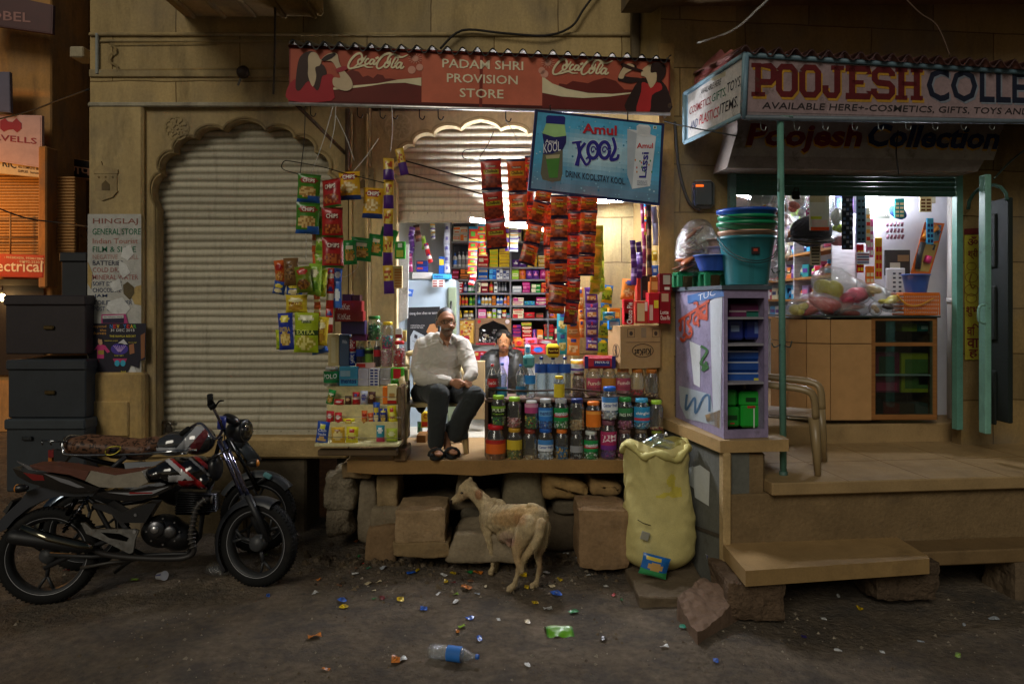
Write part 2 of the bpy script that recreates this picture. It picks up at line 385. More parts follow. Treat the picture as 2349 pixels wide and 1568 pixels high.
ST,ST2,STD='#b59f72','#a8946a','#857458'
bld=thing('stone_building','yellow sandstone building with two scalloped shop arches and a stone corner pillar','building',(xw(700),YW,0))
m=M('ashlar')
def wb(m,x0,x1,y0,y1,Yf,Yb,col,r=.012,mat=None):
    m.box(((x0+x1)/2,(Yf+Yb)/2,(y0+y1)/2),(x1-x0,Yb-Yf,abs(y1-y0)),col,r,mat=mat)
wb(m,xw(205),xw(1452),zw(240),zw(-260),YW,YW+.5,ST)                     # masonry above the arches
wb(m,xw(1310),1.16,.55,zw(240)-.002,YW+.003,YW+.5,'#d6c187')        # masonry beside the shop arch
bw=m.build('wall',bld)
m=M('plaster')
wb(m,xw(205),xw(330),zw(905),zw(242),YW-.02,YW+2.6,ST,.02)           # corner pillar, lane side runs back
m.box((xw(262),YW+.12,zw(960)),(xw(338)-xw(188),.36,zw(905)-zw(1120)),'#b89a62',.02)
m.box((xw(258),YW-.065,zw(957)),(xw(305)-xw(212),.03,zw(920)-zw(1000)),'#b89a62',.01)
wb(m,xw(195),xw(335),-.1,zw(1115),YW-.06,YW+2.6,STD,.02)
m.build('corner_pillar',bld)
m=M('plaster')
wb(m,xw(800),xw(850),.55,zw(242),YW-.005,YW+.5,ST2,.012)             # pilaster between the arches
for px in (806,842):wb(m,xw(px)-.012,xw(px)+.012,zw(1000),zw(262),YW-.028,YW,'#c2a873',.006)
m.build('pilaster',bld)
m=M('plaster')                                                                   # courses and mouldings
wb(m,xw(205),xw(700),zw(246),zw(236),YW-.03,YW,'#a9a28d',.008)
wb(m,xw(206),xw(1450),zw(178),zw(160),YW-.02,YW,ST2,.008)
wb(m,xw(206),xw(1450),zw(84),zw(76),YW-.025,YW,ST2,.008)
wb(m,xw(230),xw(700),zw(98),zw(92),YW-.018,YW,ST2,.006)
wb(m,xw(222),xw(229),zw(172),zw(78),YW-.03,YW,'#99a09c',.006)
pw=fp(YW-.012)
for pts in ([(250,100),(262,108),(264,118),(252,128),(252,142),(266,150),(270,162)],):m.stroke(pw,pts,5,'#9f8757',.01)
m.stroke(pw,[(250,100),(700,96)],3,'#9f8757',.01);m.stroke(pw,[(270,160),(700,156)],3,'#9f8757',.01)
m.build('moulding',bld)
m=M('plaster')
wb(m,-2.97,-1.70,4.66,4.98,5.2,YW-.001,'#a58655',.02);m.box((-2.34,5.26,4.61),(1.2,.06,.1),'#a58655',.015)
for k in range(5):m.box((-2.85+k*.27,5.9,4.645),(.05,1.1,.04),'#8f754a',.01)
m.build('balcony',bld)
def cusp(cx,ytop,hw,yspr,n=9,lob=14):
    """outline of a cusped arch in photo rows, from its left spring over the top to the right spring"""
    out=[]
    for k in range(n*8+1):
        t=k/(n*8);a=math.pi*t
        bx=cx-hw*math.copysign(abs(math.cos(a)) ** .82,math.cos(a));by=yspr-(yspr-ytop)*math.sin(a) ** .78
        nx,ny=-math.cos(a),-math.sin(a)
        o=lob*abs(math.sin(n*math.pi*t)) ** .6
        tip=-14*max(0,1-abs(t-.5)*2*n/1.1)
        out.append((bx+nx*o,by+ny*o+tip*.6))
    return out
def arch_panel(x0,x1,yt,yb,arc,Yf,dep,col,side,rim=None):
    a=arch=[(x0,yb),(x0,yt),(x1,yt),(x1,yb),(arc[-1][0],yb)]+arc[::-1]+[(arc[0][0],yb)]
    m=M('plaster');pl=fp(Yf)
    m.prism([pl(*q) for q in a],(0,dep,0),col,side=side)
    if rim:
        q=[(arc[0][0]-3,yb)]+[(x+(x-(arc[0][0]+arc[-1][0])/2)*.03,y-6) for x,y in arc]+[(arc[-1][0]+3,yb)]
        m.stroke(pl,q,4,rim,.012,sm=False)
    return m
arc1=cusp(560,297,200,478);arc2=cusp(1103,294,193,420,lob=12)
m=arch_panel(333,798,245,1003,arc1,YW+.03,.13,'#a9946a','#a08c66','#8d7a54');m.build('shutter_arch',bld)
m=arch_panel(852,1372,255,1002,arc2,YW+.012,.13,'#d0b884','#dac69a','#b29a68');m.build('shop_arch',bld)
m=M('plaster')                                                                   # carved rosettes and the little carved shrines
def rosette(cx,cy,rr,col,plane):
    for k in range(24):pass
    m.stroke(plane,[(cx+rr*math.cos(k*R(15)),cy+rr*math.sin(k*R(15))) for k in range(25)],4,col,.01,sm=False)
    for k in range(10):
        a=k*R(36);m.stroke(plane,[(cx+rr*.45*math.cos(a),cy+rr*.45*math.sin(a)),(cx+rr*.8*math.cos(a+.25),cy+rr*.8*math.sin(a+.25)),(cx+rr*.95*math.cos(a),cy+rr*.95*math.sin(a))],3,col,.012)
        m.stroke(plane,[(cx+rr*.55*math.cos(a),cy+rr*.55*math.sin(a)),(cx+rr*.3*math.cos(a+.3),cy+rr*.3*math.sin(a+.3)),(cx+rr*.55*math.cos(a+.6),cy+rr*.55*math.sin(a+.6))],3,col,.012)
    m.pell(plane,cx,cy,rr*.12,rr*.12,col,.014)
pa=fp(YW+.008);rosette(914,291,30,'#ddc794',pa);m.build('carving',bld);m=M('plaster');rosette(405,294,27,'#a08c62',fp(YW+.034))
m.build('carving',bld)
def shrine(x,y,s,Y):
    m=M('plaster');pl=fp(Y)
    for q,col,d in (([(0,40),(6,30),(14,26),(18,18),(20,26),(30,30),(56,36),(56,46),(0,46)],'#ad976c',.012),([(4,46),(54,46),(54,86),(4,86)],'#a59068',.008),([(0,86),(56,86),(44,100),(20,108),(8,100)],'#ad976c',.012)):
        m.prism([pl(x+a*s,y+b*s,d) for a,b in q],(0,d,0),col)
    m.ppoly(pl,[(x+a*s,y+b*s) for a,b in ((19,84),(19,70),(28,61),(37,70),(37,84))],'#6a583a',.012)
    for a in (12,28,44):m.pell(pl,x+a*s,y+54*s,2.5*s,2.5*s,'#7a6642',.012,n=6)
    m.build('carving',bld)
shrine(214,352,1.0,YW-.02);shrine(806,352,.95,YW-.005)
m=M('stone')                                                                     # sill under the shutter, plinth and dark base
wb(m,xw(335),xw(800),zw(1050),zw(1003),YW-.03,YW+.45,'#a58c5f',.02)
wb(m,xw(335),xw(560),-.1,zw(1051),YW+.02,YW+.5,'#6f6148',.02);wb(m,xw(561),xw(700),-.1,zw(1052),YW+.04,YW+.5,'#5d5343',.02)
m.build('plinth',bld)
# rolling shutters
def shutter(name,label,x0,x1,yt,yb,Y,pitch,col,barh,cat='shutter'):
    t=thing(name,label,cat,(xw((x0+x1)/2,Y),Y,zw(yb,Y)))
    X0,X1,Z0,Z1=xw(x0,Y),xw(x1,Y),zw(yb-barh,Y),zw(yt,Y);n=int((Z1-Z0)/pitch);m=M('shutter',True)
    prof=[(0,.0),(.1,.0),(.16,-.006),(.3,-.014),(.5,-.017),(.7,-.014),(.84,-.006),(.9,0)]
    nx=14;rows=[]
    for k in range(n+1):
        for a,b in prof:
            z=Z0+(k+a)*pitch
            if z > Z1:break
            rows.append([m.pt((X0+(X1-X0)*i/nx,Y+b+.006*nz((i*.7,k*.35,x0),1)+.003*nz((i,k*2,5),1.7),z+.004*nz((i*.4,k,9),.6))) for i in range(nx+1)])
    for j in range(len(rows)-1):
        g=j % 8 in (7,0);c=shade(col,(.72 if g else 1)*(1+.1*math.sin((j // 8)*12.9898*(1+j // 8))))
        for i in range(nx):m.fc((rows[j][i],rows[j+1][i],rows[j+1][i+1],rows[j][i+1]),c)
    m.build('slat',t)
    m=M('shutter');m.box((xw((x0+x1)/2,Y),Y-.012,(zw(yb,Y)+Z0)/2),(X1-X0,.03,Z0-zw(yb,Y)),shade(col,.95),.006)
    m.box((xw((x0+x1)/2,Y),Y-.03,zw(yb,Y)+.012),(X1-X0,.05,.022),shade(col,.8),.004)
    for k in range(14):m.lathe([(.006,-.004),(.004,.004)],(X0+(X1-X0)*(k+.5)/14,Y-.03,Z0-.01),'#6d6a5e',6,(0,-1,0))
    m.build('bottom_rail',t)
    return t
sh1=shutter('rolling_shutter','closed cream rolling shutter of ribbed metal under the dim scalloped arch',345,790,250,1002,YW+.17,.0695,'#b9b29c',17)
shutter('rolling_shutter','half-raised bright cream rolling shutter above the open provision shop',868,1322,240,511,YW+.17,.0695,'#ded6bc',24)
pk=thing('padlock','dark iron padlock hanging from the closed cream shutter above the motorcycle tank','padlock',P(388,992,YW+.1))
m=M('metal');q=P(387,985,YW+.12);m.box(q,(.065,.025,.055),'#5a5650',.008);m.build('lock_case',pk)
m=M('metal');m.tube([q+V((-.02,0,.02)),q+V((-.02,0,.05)),q+V((-.01,0,.066)),q+V((.01,0,.066)),q+V((.02,0,.05)),q+V((.02,0,.02))],.006,'#77736b');m.build('shackle',pk)
m=M('metal');m.box(P(385,968,YW+.13),(.12,.02,.03),'#7a7365',.005);m.build('hasp',pk)
# shop floor and stone landing
m=M('slab')
fr=[(795,1056),(860,1057),(1000,1060),(1100,1061),(1180,1058),(1300,1058),(1440,1059),(1520,1059)]
zs=.82
top=[V(((x-CX)/F*5.78,5.78+.012*math.sin(x*.05),zs)) for x,y in fr]
a=[m.pt(p) for p in top];b=[m.pt((p.x,6.9,zs)) for p in top]
th=[.10,.115,.11,.125,.10,.11,.105,.10]
c=[m.pt((p.x,p.y+.02,zs-th[i])) for i,p in enumerate(top)];d=[m.pt((p.x,6.5,zs-.1)) for i,p in enumerate(top)]
for i in range(len(a)-1):
    m.fc((a[i],a[i+1],b[i+1],b[i]),'#a08157');m.fc((a[i],c[i],c[i+1],a[i+1]),'#9a7748');m.fc((c[i],d[i],d[i+1],c[i+1]),'#6e5738')
m.fc((a[0],b[0],d[0],c[0]),'#9a7748');m.fc((a[-1],b[-1],d[-1],c[-1]),'#9a7748')
tag(m.build('stone_landing'),'worn brown stone slab landing in front of the provision shop','landing')
m=M('plaster')
X0,X1,YB,ZF,ZC=-1.2,.78,8.95,.83,3.45
def quad(m,a,b,c,d,col,mat=None):m.face([a,b,c,d],col,mat)
shop=thing('shop_interior','white walls and grey floor inside the provision shop behind the half-raised shutter','shop room',(-.2,7.9,ZF))
m=M('slab');m.box((-.21,7.9,ZF-.045),(X1-X0,2.3,.08),'#c2bcab',.004);m.build('room_floor',shop)
m=M('limewash');m.box((-.21,YB+.06,2.1),(X1-X0+.2,.1,2.8),'#d8d8d6',.004);m.build('rear_wall',shop)
m=M('limewash');m.box((X0-.06,7.85,2.1),(.1,2.2,2.8),'#cfd3d6',.004);m.build('side_wall',shop);m=M('limewash');m.box((X1+.06,7.85,2.1),(.1,2.2,2.8),'#d8d0b4',.004);m.build('side_wall',shop)
m=M('limewash');m.box((-.21,7.85,ZC+.05),(X1-X0+.3,2.3,.1),'#cfcabb',.004);m.build('room_ceiling',shop)
# rubble masonry below the landing: separate stones
def rock(name,label,x0,x1,y0,y1,Yf,Yb,col,seed,amp=.03,cat='stone',group=None,n=7,tilt=0,m_='stone',rnd=.3,cut=None):
    """stone filling the photo rectangle at front depth Yf"""
    m=M(m_,rnd > .35);c=(P((x0+x1)/2,(y0+y1)/2,Yf)+V((0,(Yb-Yf)/2,0)));hx=(x1-x0)/2/F*Yf;hz=(y1-y0)/2/F*Yf;hy=(Yb-Yf)/2
    bm=bmesh.new();bmesh.ops.create_cube(bm,size=2);bmesh.ops.subdivide_edges(bm,edges=bm.edges,cuts=n,use_grid_fill=True)
    for v in bm.verts:
        p=v.co.copy();e_=4+32*(1-rnd) ** 2;p *= 1/(sum(abs(k) ** e_ for k in p) ** (1/e_))*1.04
        q=V((p.x*hx,p.y*hy,p.z*hz))
        q += p.normalized()*amp*(1.5*nz(q,4,seed)+.7*nz(q,11,seed)+.4*nz(q,28,seed))
        if cut:q=cut(q,hx,hy,hz)
        v.co=q
    rot=Euler((tilt*.3,0,tilt)).to_matrix()
    b=[m.pt(c+Matrix.Rotation(tilt,3,'Y') @ v.co) for v in bm.verts]
    bm.verts.index_update()
    for f in bm.faces:
        k=1+.12*nz(f.calc_center_median(),9,seed+3);m.fc([b[v.index] for v in f.verts],shade(col,k))
    bm.free()
    return tag(m.build(name),label,cat,group)
GS='rubble stones under the shop landing'
def taper(k):return lambda q,hx,hy,hz:V((q.x*(1-k*(q.z/hz+1)/2),q.y,q.z))
def slope(k):return lambda q,hx,hy,hz:V((q.x,q.y,q.z-(k*hz*(q.x/hx+1)/2 if q.z > 0 else 0)))
rocks=[
 ('stone_block','pale stone block under the tiered snack stand at the landing end',785,850,1062,1098,5.95,6.5,'#8d7756'),
 ('rubble_stone','crumbling mortar-covered rubble pier below the snack stand',740,812,1092,1170,5.95,6.5,'#857a66'),
 ('rubble_stone','rough low stone at the foot of the crumbling rubble pier',746,806,1168,1232,5.95,6.45,'#776c5a'),
 ('rubble_stone','tall rounded upright stone beside the short square pillar',815,868,1098,1250,5.98,6.4,'#7c705c'),
 ('stone_pillar','short square stone pillar holding up the shop landing',862,912,1088,1168,5.95,6.3,'#8f7a58'),
 ('stone_block','wide grey footing stone beneath the short square pillar',856,924,1166,1210,5.92,6.4,'#7d705a'),
 ('stone_block','reddish foot stone beside the lower stone step',842,908,1208,1300,5.85,6.3,'#7b6347'),
 ('stone_beam','long dark stone beam lying behind the dog',918,1110,1145,1172,6.1,6.5,'#5f5342'),
 ('rubble_stone','large grey sloping boulder under the landing behind the dog back',1140,1262,1072,1215,6.0,6.5,'#756b55'),
 ('rubble_stone','golden brown squared stone wedged under the landing',1250,1348,1086,1150,5.93,6.4,'#95784c'),
 ('rubble_stone','wedge-shaped tan stone under the landing near the yellow sack',1352,1428,1092,1138,5.95,6.4,'#93774f'),
 ('rubble_stone','dark flat stone below the golden brown squared stone',1272,1436,1148,1182,5.98,6.4,'#5e5546'),
 ('rubble_stone','dark low base stone behind the dog hind legs',1222,1330,1180,1262,6.0,6.4,'#54493a'),
 ('rubble_stone','small grey stone seen between the dog chest and muzzle',1060,1112,1172,1232,6.0,6.3,'#696152'),
 ('rubble_stone','narrow upright stone behind the dog front legs',1112,1146,1140,1230,6.05,6.4,'#6a5f4c'),
 ('stone_pillar','thin pale stone prop under the landing above the dog head',1050,1076,1082,1142,6.0,6.3,'#83765f'),
]
for i,(n_,lb,x0,x1,y0,y1,a,b,c) in enumerate(rocks):
    cut=taper(.35) if 'boulder' in lb or 'rounded' in lb else slope(.9) if 'wedge' in lb else None
    rock(n_,lb,x0,x1,y0,y1,a,b,c,i+1,.035 if 'crumbling' in lb else .022,group=GS,n=9,rnd=.75 if 'block' not in n_ and 'pillar' not in n_ else .4,m_='rough' if 'crumbling' in lb else 'stone',cut=cut)
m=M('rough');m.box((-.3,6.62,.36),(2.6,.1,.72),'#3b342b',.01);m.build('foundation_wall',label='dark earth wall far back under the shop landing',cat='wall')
rock('stone_step','squared stone step block before the landing nearest the motorcycle, topmost of two',907,1020,1170,1246,5.6,6.0,'#9a8160',31,.014,n=10,rnd=.2)
rock('stone_step','flat stone slab lying beneath the squared step block',903,1028,1245,1275,5.58,6.02,'#86704f',32,.014,n=10,rnd=.2)
rock('stone_step','low flat uneven rock serving as a step beside the dog front paws',1036,1196,1222,1292,5.55,6.0,'#8b7d66',33,.03,n=11,rnd=.5,cut=lambda q,hx,hy,hz:V((q.x*(1-.12*(q.z/hz)),q.y,q.z)))
rock('stone_step','tall square stone step block next to the yellow sack',1330,1440,1172,1300,5.42,5.85,'#8c7152',34,.016,n=11,rnd=.2)
rock('flat_stone','flat grey paving stone under the yellow sack',1468,1640,1366,1400,4.95,5.8,'#6b5d4a',35,.015,n=9,rnd=.1)
m=M('stone');q=[G(*p,.13) for p in ((1545,1372),(1612,1330),(1708,1372),(1596,1440))]
def bsl(u,v):
    e=u < .001 or u > .999 or v < .001 or v > .999;u2,v2=min(max(u,.06),.94),min(max(v,.06),.94);p=(q[0]*(1-u2)+q[3]*u2)*(1-v2)+(q[1]*(1-u2)+q[2]*u2)*v2
    z=p.z+.05*v2-.07*u2+.03*nz(p,5,3)+.03*abs(nz(p,9,8))+.01*nz(p,24,2);c_=(q[0]+q[1]+q[2]+q[3])/4
    return V((c_.x+(p.x-c_.x)*1.05+.02*nz((u,v,0),6,4),c_.y+(p.y-c_.y)*1.05,-.03)) if e else V((p.x+.012*nz(p,8,5),p.y,z))
m.grid(bsl,26,26,lambda u,v:shade('#76604f',1+.2*nz((u*5,v*5,0),1.5)),sm=False);tag(m.build('boulder'),'big reddish brown split rock slab before the concrete step support','boulder')
m=M('rough',True)     # small rubble and dirt packed in front of the landing stones: uncountable
for i in range(330):
    X=random.uniform(-1.75,1.15);Y=5.72+abs(random.gauss(0,.16)) if i % 3 else random.uniform(5.3,5.7);z=gz(X,Y);s=random.uniform(.008,.035)*(1 if Y > 5.7 else .6);b_=len(m.v);sd_=random.random()*99
    for a in range(6):
        for h_,r_ in ((0,1),(.7,.8)):m.pt((X+s*r_*math.cos(a*1.05)*(1+.5*nz((a,sd_,0),.9)),Y+s*r_*math.sin(a*1.05),z-.005+s*h_))
    tp_=m.pt((X,Y,z+s));c=random.choice(('#6b5c49','#544838','#7d6f5c','#4a3f33'))
    for a in range(6):k=(a+1) % 6;m.fc((b_+2*a,b_+2*k,b_+2*k+1,b_+2*a+1),c,None,False);m.fc((b_+2*a+1,b_+2*k+1,tp_),c,None,False)
m.build('rubble',kind='stuff')
TH=R(6);CT,SN=math.cos(TH),math.sin(TH)
def rp(Y0,px=1710):o=P(px,HY,Y0);return Pl(o,o+V((CT,SN,0)),o+V((0,0,1)))
NRM=V((SN,-CT,0));DEP=V((-SN,CT,0))        # out of the front, into the building
rb=thing('stone_building','dark block-stone building with a raised tiled porch and a lit gift shop','building',(2.6,6.3,0))
pf=rp(6.2)
m=M('ashlar')
def rpoly(m,pl,pts,dep,col,mat=None):m.prism([pl(x,y) for x,y in pts],DEP*dep,col,mat)
rpoly(m,pf,[(1516,1060),(1516,-330),(1688,-330),(1688,1060)],.45,'#a38a5c')
rpoly(m,pf,[(1688.5,386),(1688.5,-330),(2900,-330),(2900,386)],.45,'#8d774f')
rpoly(m,pf,[(2205,1060),(2205,386.5),(2900,386.5),(2900,1060)],.12,'#8d774f')
m.build('wall',rb)
m=M('plaster');p0,p1=pf(1516,690),V((1.09,6.52,H))
m.prism([V((p0.x,p0.y,.5)),V((p1.x,p1.y,.5)),V((p1.x,p1.y,5)),V((p0.x,p0.y,5))],(.12,.05,0),'#a58c5a')
rpoly(m,rp(6.19),[(1512,1060),(1512,100),(1546,100),(1546,1060)],.03,'#b08f58');m.build('pilaster',rb)
m=M('plaster');rpoly(m,rp(5.3),[(1505,-95),(1505,-260),(2700,-260),(2700,-95)],1.0,'#7c6748');m.build('overhang',rb)
ZP=.82
m=M('slab')                                                # porch floor, riser, lip
def rq(X0,Y0,X1,Y1,z0,z1,col,r=.008): # box in the turned frame: X along front, Y depth from origin O
    c=RO+V((CT,SN,0))*((X0+X1)/2)+DEP*((Y0+Y1)/2)+V((0,0,(z0+z1)/2));m.box(c,(X1-X0,Y1-Y0,z1-z0),col,r,rot=(0,0,TH))
RO=V((1.5,5.02,0))
rq(.33,0,4.4,1.35,ZP-.09,ZP,'#9c825a'); 
for k in range(5):rq(.9+k*.62,.004,.906+k*.62,1.2,ZP,ZP+.0015,'#7e6038',0)
rq(.1,.6,4.4,.606,ZP,ZP+.0012,'#7e6038',0)
m.build('porch_floor',rb)
m=M('stone');rq(.04,.07,4.4,.45,.3,ZP-.092,'#7d684a',.006);rq(.02,.1,.33,.4,.3,1.02,'#7d684a',.02)
m.build('porch_riser',rb)
m=M('slab');rq(1.2,-.18,4.4,.068,.26,.36,'#776040',.01);m.build('lower_step',rb)
m=M('slab');rq(.2,1.3,4.2,1.75,ZP-.2,.985,'#9c825a',.012);m.build('threshold',rb)
m=M('slab')                                                 # step bench slab
bp=[(1.49,5.22),(1.486,4.575),(2.78,4.79),(2.80,4.84),(2.80,5.3)]
a=[m.pt((x,y,.385)) for x,y in bp];b=[m.pt((x,y,.285)) for x,y in bp];m.fc(a,'#9d8055');m.fc(b,'#7a5c38')
for i in range(5):m.fc((a[i],b[i],b[(i+1) % 5],a[(i+1) % 5]),'#93774c')
tag(m.build('step_slab'),'broad ochre stone step slab jutting from the gift shop porch','step')
rock('step_support','rough concrete lump holding the broad step slab near the boulder',1672,1800,1338,1422,4.68,5.1,'#6b5846',41,.03,m_='rough',n=9)
rock('step_support','rough concrete lump holding the far end of the broad step slab',2010,2150,1292,1378,4.9,5.3,'#5c4d3e',42,.03,m_='rough',n=9)
rock('step_support','pale squared stone under the lower porch step at the picture edge',2328,2420,1290,1395,5.05,5.4,'#6b5b48',43,.02,n=7)
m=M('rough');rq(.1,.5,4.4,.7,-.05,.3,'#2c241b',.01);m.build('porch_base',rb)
# side wall of the porch with the ledge that carries the cabinet
m=M('oldpaint')
sw0,sw1=V((1.50,5.10,0)),V((1.285,6.15,0))
dv=(sw1-sw0).normalized();nn=V((-dv.y,dv.x,0));nn=nn if nn.x < 0 else -nn
m.prism([sw0+V((0,0,-.05)),sw1+V((0,0,-.05)),sw1+V((0,0,1.03)),sw0+V((0,0,1.03))],-nn*.2,'#65665f')
spl=Pl(sw0,sw1,sw0+V((0,0,1)))
m.stroke(spl,[(1572,1050),(1574,1150),(1573,1230)],5,'#4a3a2e',.012,sm=False);m.stroke(spl,[(1560,1196),(1660,1232)],8,'#4a4238',.01,sm=False)
m.build('porch_side_wall',rb)
m=M('stone');m.box((1.515,5.11,.51),(.06,.09,1.04),'#b59a6c',.012,rot=(0,0,TH));m.build('corner_stone',rb)
m=M('slab');ld=[(1.468,5.07),(1.235,6.22),(1.62,6.3),(1.99,5.3),(1.97,5.12)]
a=[m.pt((x,y,1.115)) for x,y in ld];b=[m.pt((x,y,1.03)) for x,y in ld];m.fc(a,'#a98f66');m.fc(b,'#7a5c38')
for i in range(5):m.fc((a[i],b[i],b[(i+1) % 5],a[(i+1) % 5]),'#a88a5c')
m.build('ledge',rb)
tp=M('paper');tp.ppoly(spl,[(1586,1072),(1606,1066),(1628,1082),(1626,1160),(1610,1150),(1594,1140)],'#cfd3d0',.004);tp.ppoly(spl,[(1580,1072),(1590,1068),(1592,1120),(1582,1112)],'#b7bcb9',.006)
tag(tp.build('paper_scrap'),'torn white paper scrap glued on the grey porch side wall','paper')
# gift shop room
gs=thing('shop_interior','white walled gift shop room behind the porch, lit by a bright lamp','shop room',(2.9,7.2,.95))
m=M('slab');c=RO+V((CT,SN,0))*1.6+DEP*3.8;m.box(c+V((0,0,.93)),(3.6,4.4,.08),'#a8895c',.004,rot=(0,0,TH));m.build('room_floor',gs)
m=M('limewash');xa=lambda Y:3.36+.076*(Y-7.0)
m.prism([V((xa(7.02),7.02,.9)),V((xa(11),11,.9)),V((xa(11),11,3.4)),V((xa(7.02),7.02,3.4))],(.2,0,0),'#e2e2e6');m.build('shelf_wall',gs)
m=M('limewash');m.prism([V((xa(7.0),7.0,.9)),V((5.3,7.15,.9)),V((5.3,7.15,3.4)),V((xa(7.0),7.0,3.4))],(0,.2,0),'#dfe0ea')
nb=fp(6.99); 
m.build('front_wall',gs)
m=M('limewash');m.box((2.6,11.1,2.1),(3,.1,2.6),'#d9d9dc',.004);m.build('rear_wall',gs)
m=M('limewash');m.box((1.75,8.9,2.1),(.1,4.3,2.6),'#d5d5d8',.004);m.build('side_wall',gs);m=M('limewash');m.box((4.36,6.72,2.1),(.12,.5,2.6),'#d2d0cc',.004);m.build('side_wall',gs)
m=M('limewash');m.box((3.3,8.9,3.42),(4.2,4.5,.1),'#e6e6e6',.004);m.build('room_ceiling',gs)
def lane(name,label,x0,x1,yt,yb,Y,col,side=None,mat='plaster'):
    t=thing(name,label,'building',P((x0+x1)/2,HY,Y)*1.0-V((0,0,H)));m=M(mat)
    a,b=P(x0,HY,Y),P(x1,HY,Y);zt=H+(HY-yt)/F*Y
    m.box(((a.x+b.x)/2,Y+1.5,zt/2),(b.x-a.x,3,zt),col,.02);m.build('wall',t);return t
l1=lane('shop_building','sodium-lit shop house with ribbed shutter and electrical signs down the lane',-260,118,-260,900,11.5,'#b98a52')
m=M('shutter');pl=fp(11.46)
for k in range(26):m.box(P(40,408+k*6.9,11.44),(1.85,.05,.036),'#c08f56',.012)
m.build('shutter',l1)
m=M('plaster');m.box(P(111,500,11.3),(.13,.3,2.2),'#b07a45',.02);m.build('column',l1)
m=M('matte');m.ppoly(fp(11.45),[(-160,650),(100,650),(100,860),(-160,860)],'#2a2018');m.ppoly(fp(11.44),[(-160,640),(100,640),(100,655),(-160,655)],'#5c5042');m.build('doorway',l1)
m=M('ironpaint')
for yy in (500,545,586):m.tube([P(-150,yy,11.2),P(104,yy,11.2)],.012,'#a37c4f',5)
for xx in (-60,24,90):m.tube([P(xx,490,11.2),P(xx,590,11.2)],.014,'#a37c4f',5)
m.build('railing',l1)
l2=lane('shop_building','narrow sodium-lit house with barred balcony down the lane',118,330,-260,900,12.5,'#a9783f',mat='ashlar')
m=M('matte');m.ppoly(fp(12.45),[(132,415),(178,415),(178,640),(132,640)],'#1c1510');m.ppoly(fp(12.44),[(182,415),(300,415),(300,530),(182,530)],'#71502d');m.build('opening',l2)
m=M('ironpaint');pb=fp(12.2)
for a,b in (((130,516),(260,530)),((130,575),(260,585)),((133,530),(160,552)),((160,552),(182,528)),((160,552),(160,575)),((150,540),(172,540)),((150,540),(148,565)),((172,540),(174,565)),((148,565),(174,565)),((182,520),(182,580)),((186,540),(206,560))):m.tube([pb(*a),pb(*b)],.014,'#b08a5c',5)
m.build('balcony_grille',l2)
def zm(x0,y0,s):return lambda *pts:[((x0+x/s)*.93966,(y0+y/s)*.93966) for x,y in pts]
A1=zm(0,0,3.1357);A2=zm(0,480,3.0157);A3=zm(0,930,2.8507);A4=zm(640,80,3.559);A5=zm(640,400,2.1778);A6=zm(950,370,4.0208);A7=zm(950,740,3.9208);A8=zm(1380,460,2.3765)
B1=zm(1260,60,3.4094);B2=zm(1620,80,2.6693);B3=zm(1620,440,2.3759);B4=zm(1950,400,2.24);B5=zm(1600,980,2.2756);B6=zm(760,1040,3.4043);B7=zm(700,1300,2.349);B8=zm(1400,1000,2.8)
C1=zm(1080,1130,4.75);C2=zm(980,740,4.0219);C3=zm(1780,470,4.7514);C4=zm(0,1080,3.92);C5=zm(330,940,3.135)
def tube_lamp(label,a,b,r=.013,k='lamp',col='#f4f6ff'):
    a,b=V(a),V(b);d=(b-a).normalized();t=thing('tube_lamp',label,'lamp',(a+b)/2)
    m=M('lamp',True);m.tube([a,b],r,col,10,mat=k);m.build('glass_tube',t)
    m=M('plastic');m.box((a+b)/2+V((0,.04,.012)),((b-a).length+.06,.03,.045),'#d8d8d4',.006,rot=(0,-math.atan2(d.z,math.hypot(d.x,d.y)),math.atan2(d.y,d.x)))
    for p in (a-d*.015,b+d*.015):m.box(p+V((0,0,.005)),(.03,.03,.05),'#c9c9c4',.005)
    m.build('fitting',t);return t
tube_lamp('bright tube lamp hanging at the lower edge of the half-raised shutter',P(1078,505,6.3),P(1264,529,7.12))
tube_lamp('bright tube lamp on the stone wall under the blue drinks sign',P(1346,464,6.12),P(1428,460,6.2),k='lamp2')
tube_lamp('added tube lamp brightening the gift shop shelves behind the hanging bags',(2.45,8.0,3.3),(2.95,8.6,3.3),k='lamp2')  # added lamp, put in to brighten the dark shelf wall
t=thing('tube_lamp','bright short lamp glowing inside the gift shop under its shutter','lamp',P(2000,462,7.0))
m=M('bulb',True);m.tube([P(1982,458,6.92),P(2012,458,6.86)],.032,'#f2f4ff',10);m.build('glass_tube',t)
m=M('plastic');m.box(P(1997,446,6.9),(.18,.05,.03),'#dcdcdc',.006);m.build('fitting',t)
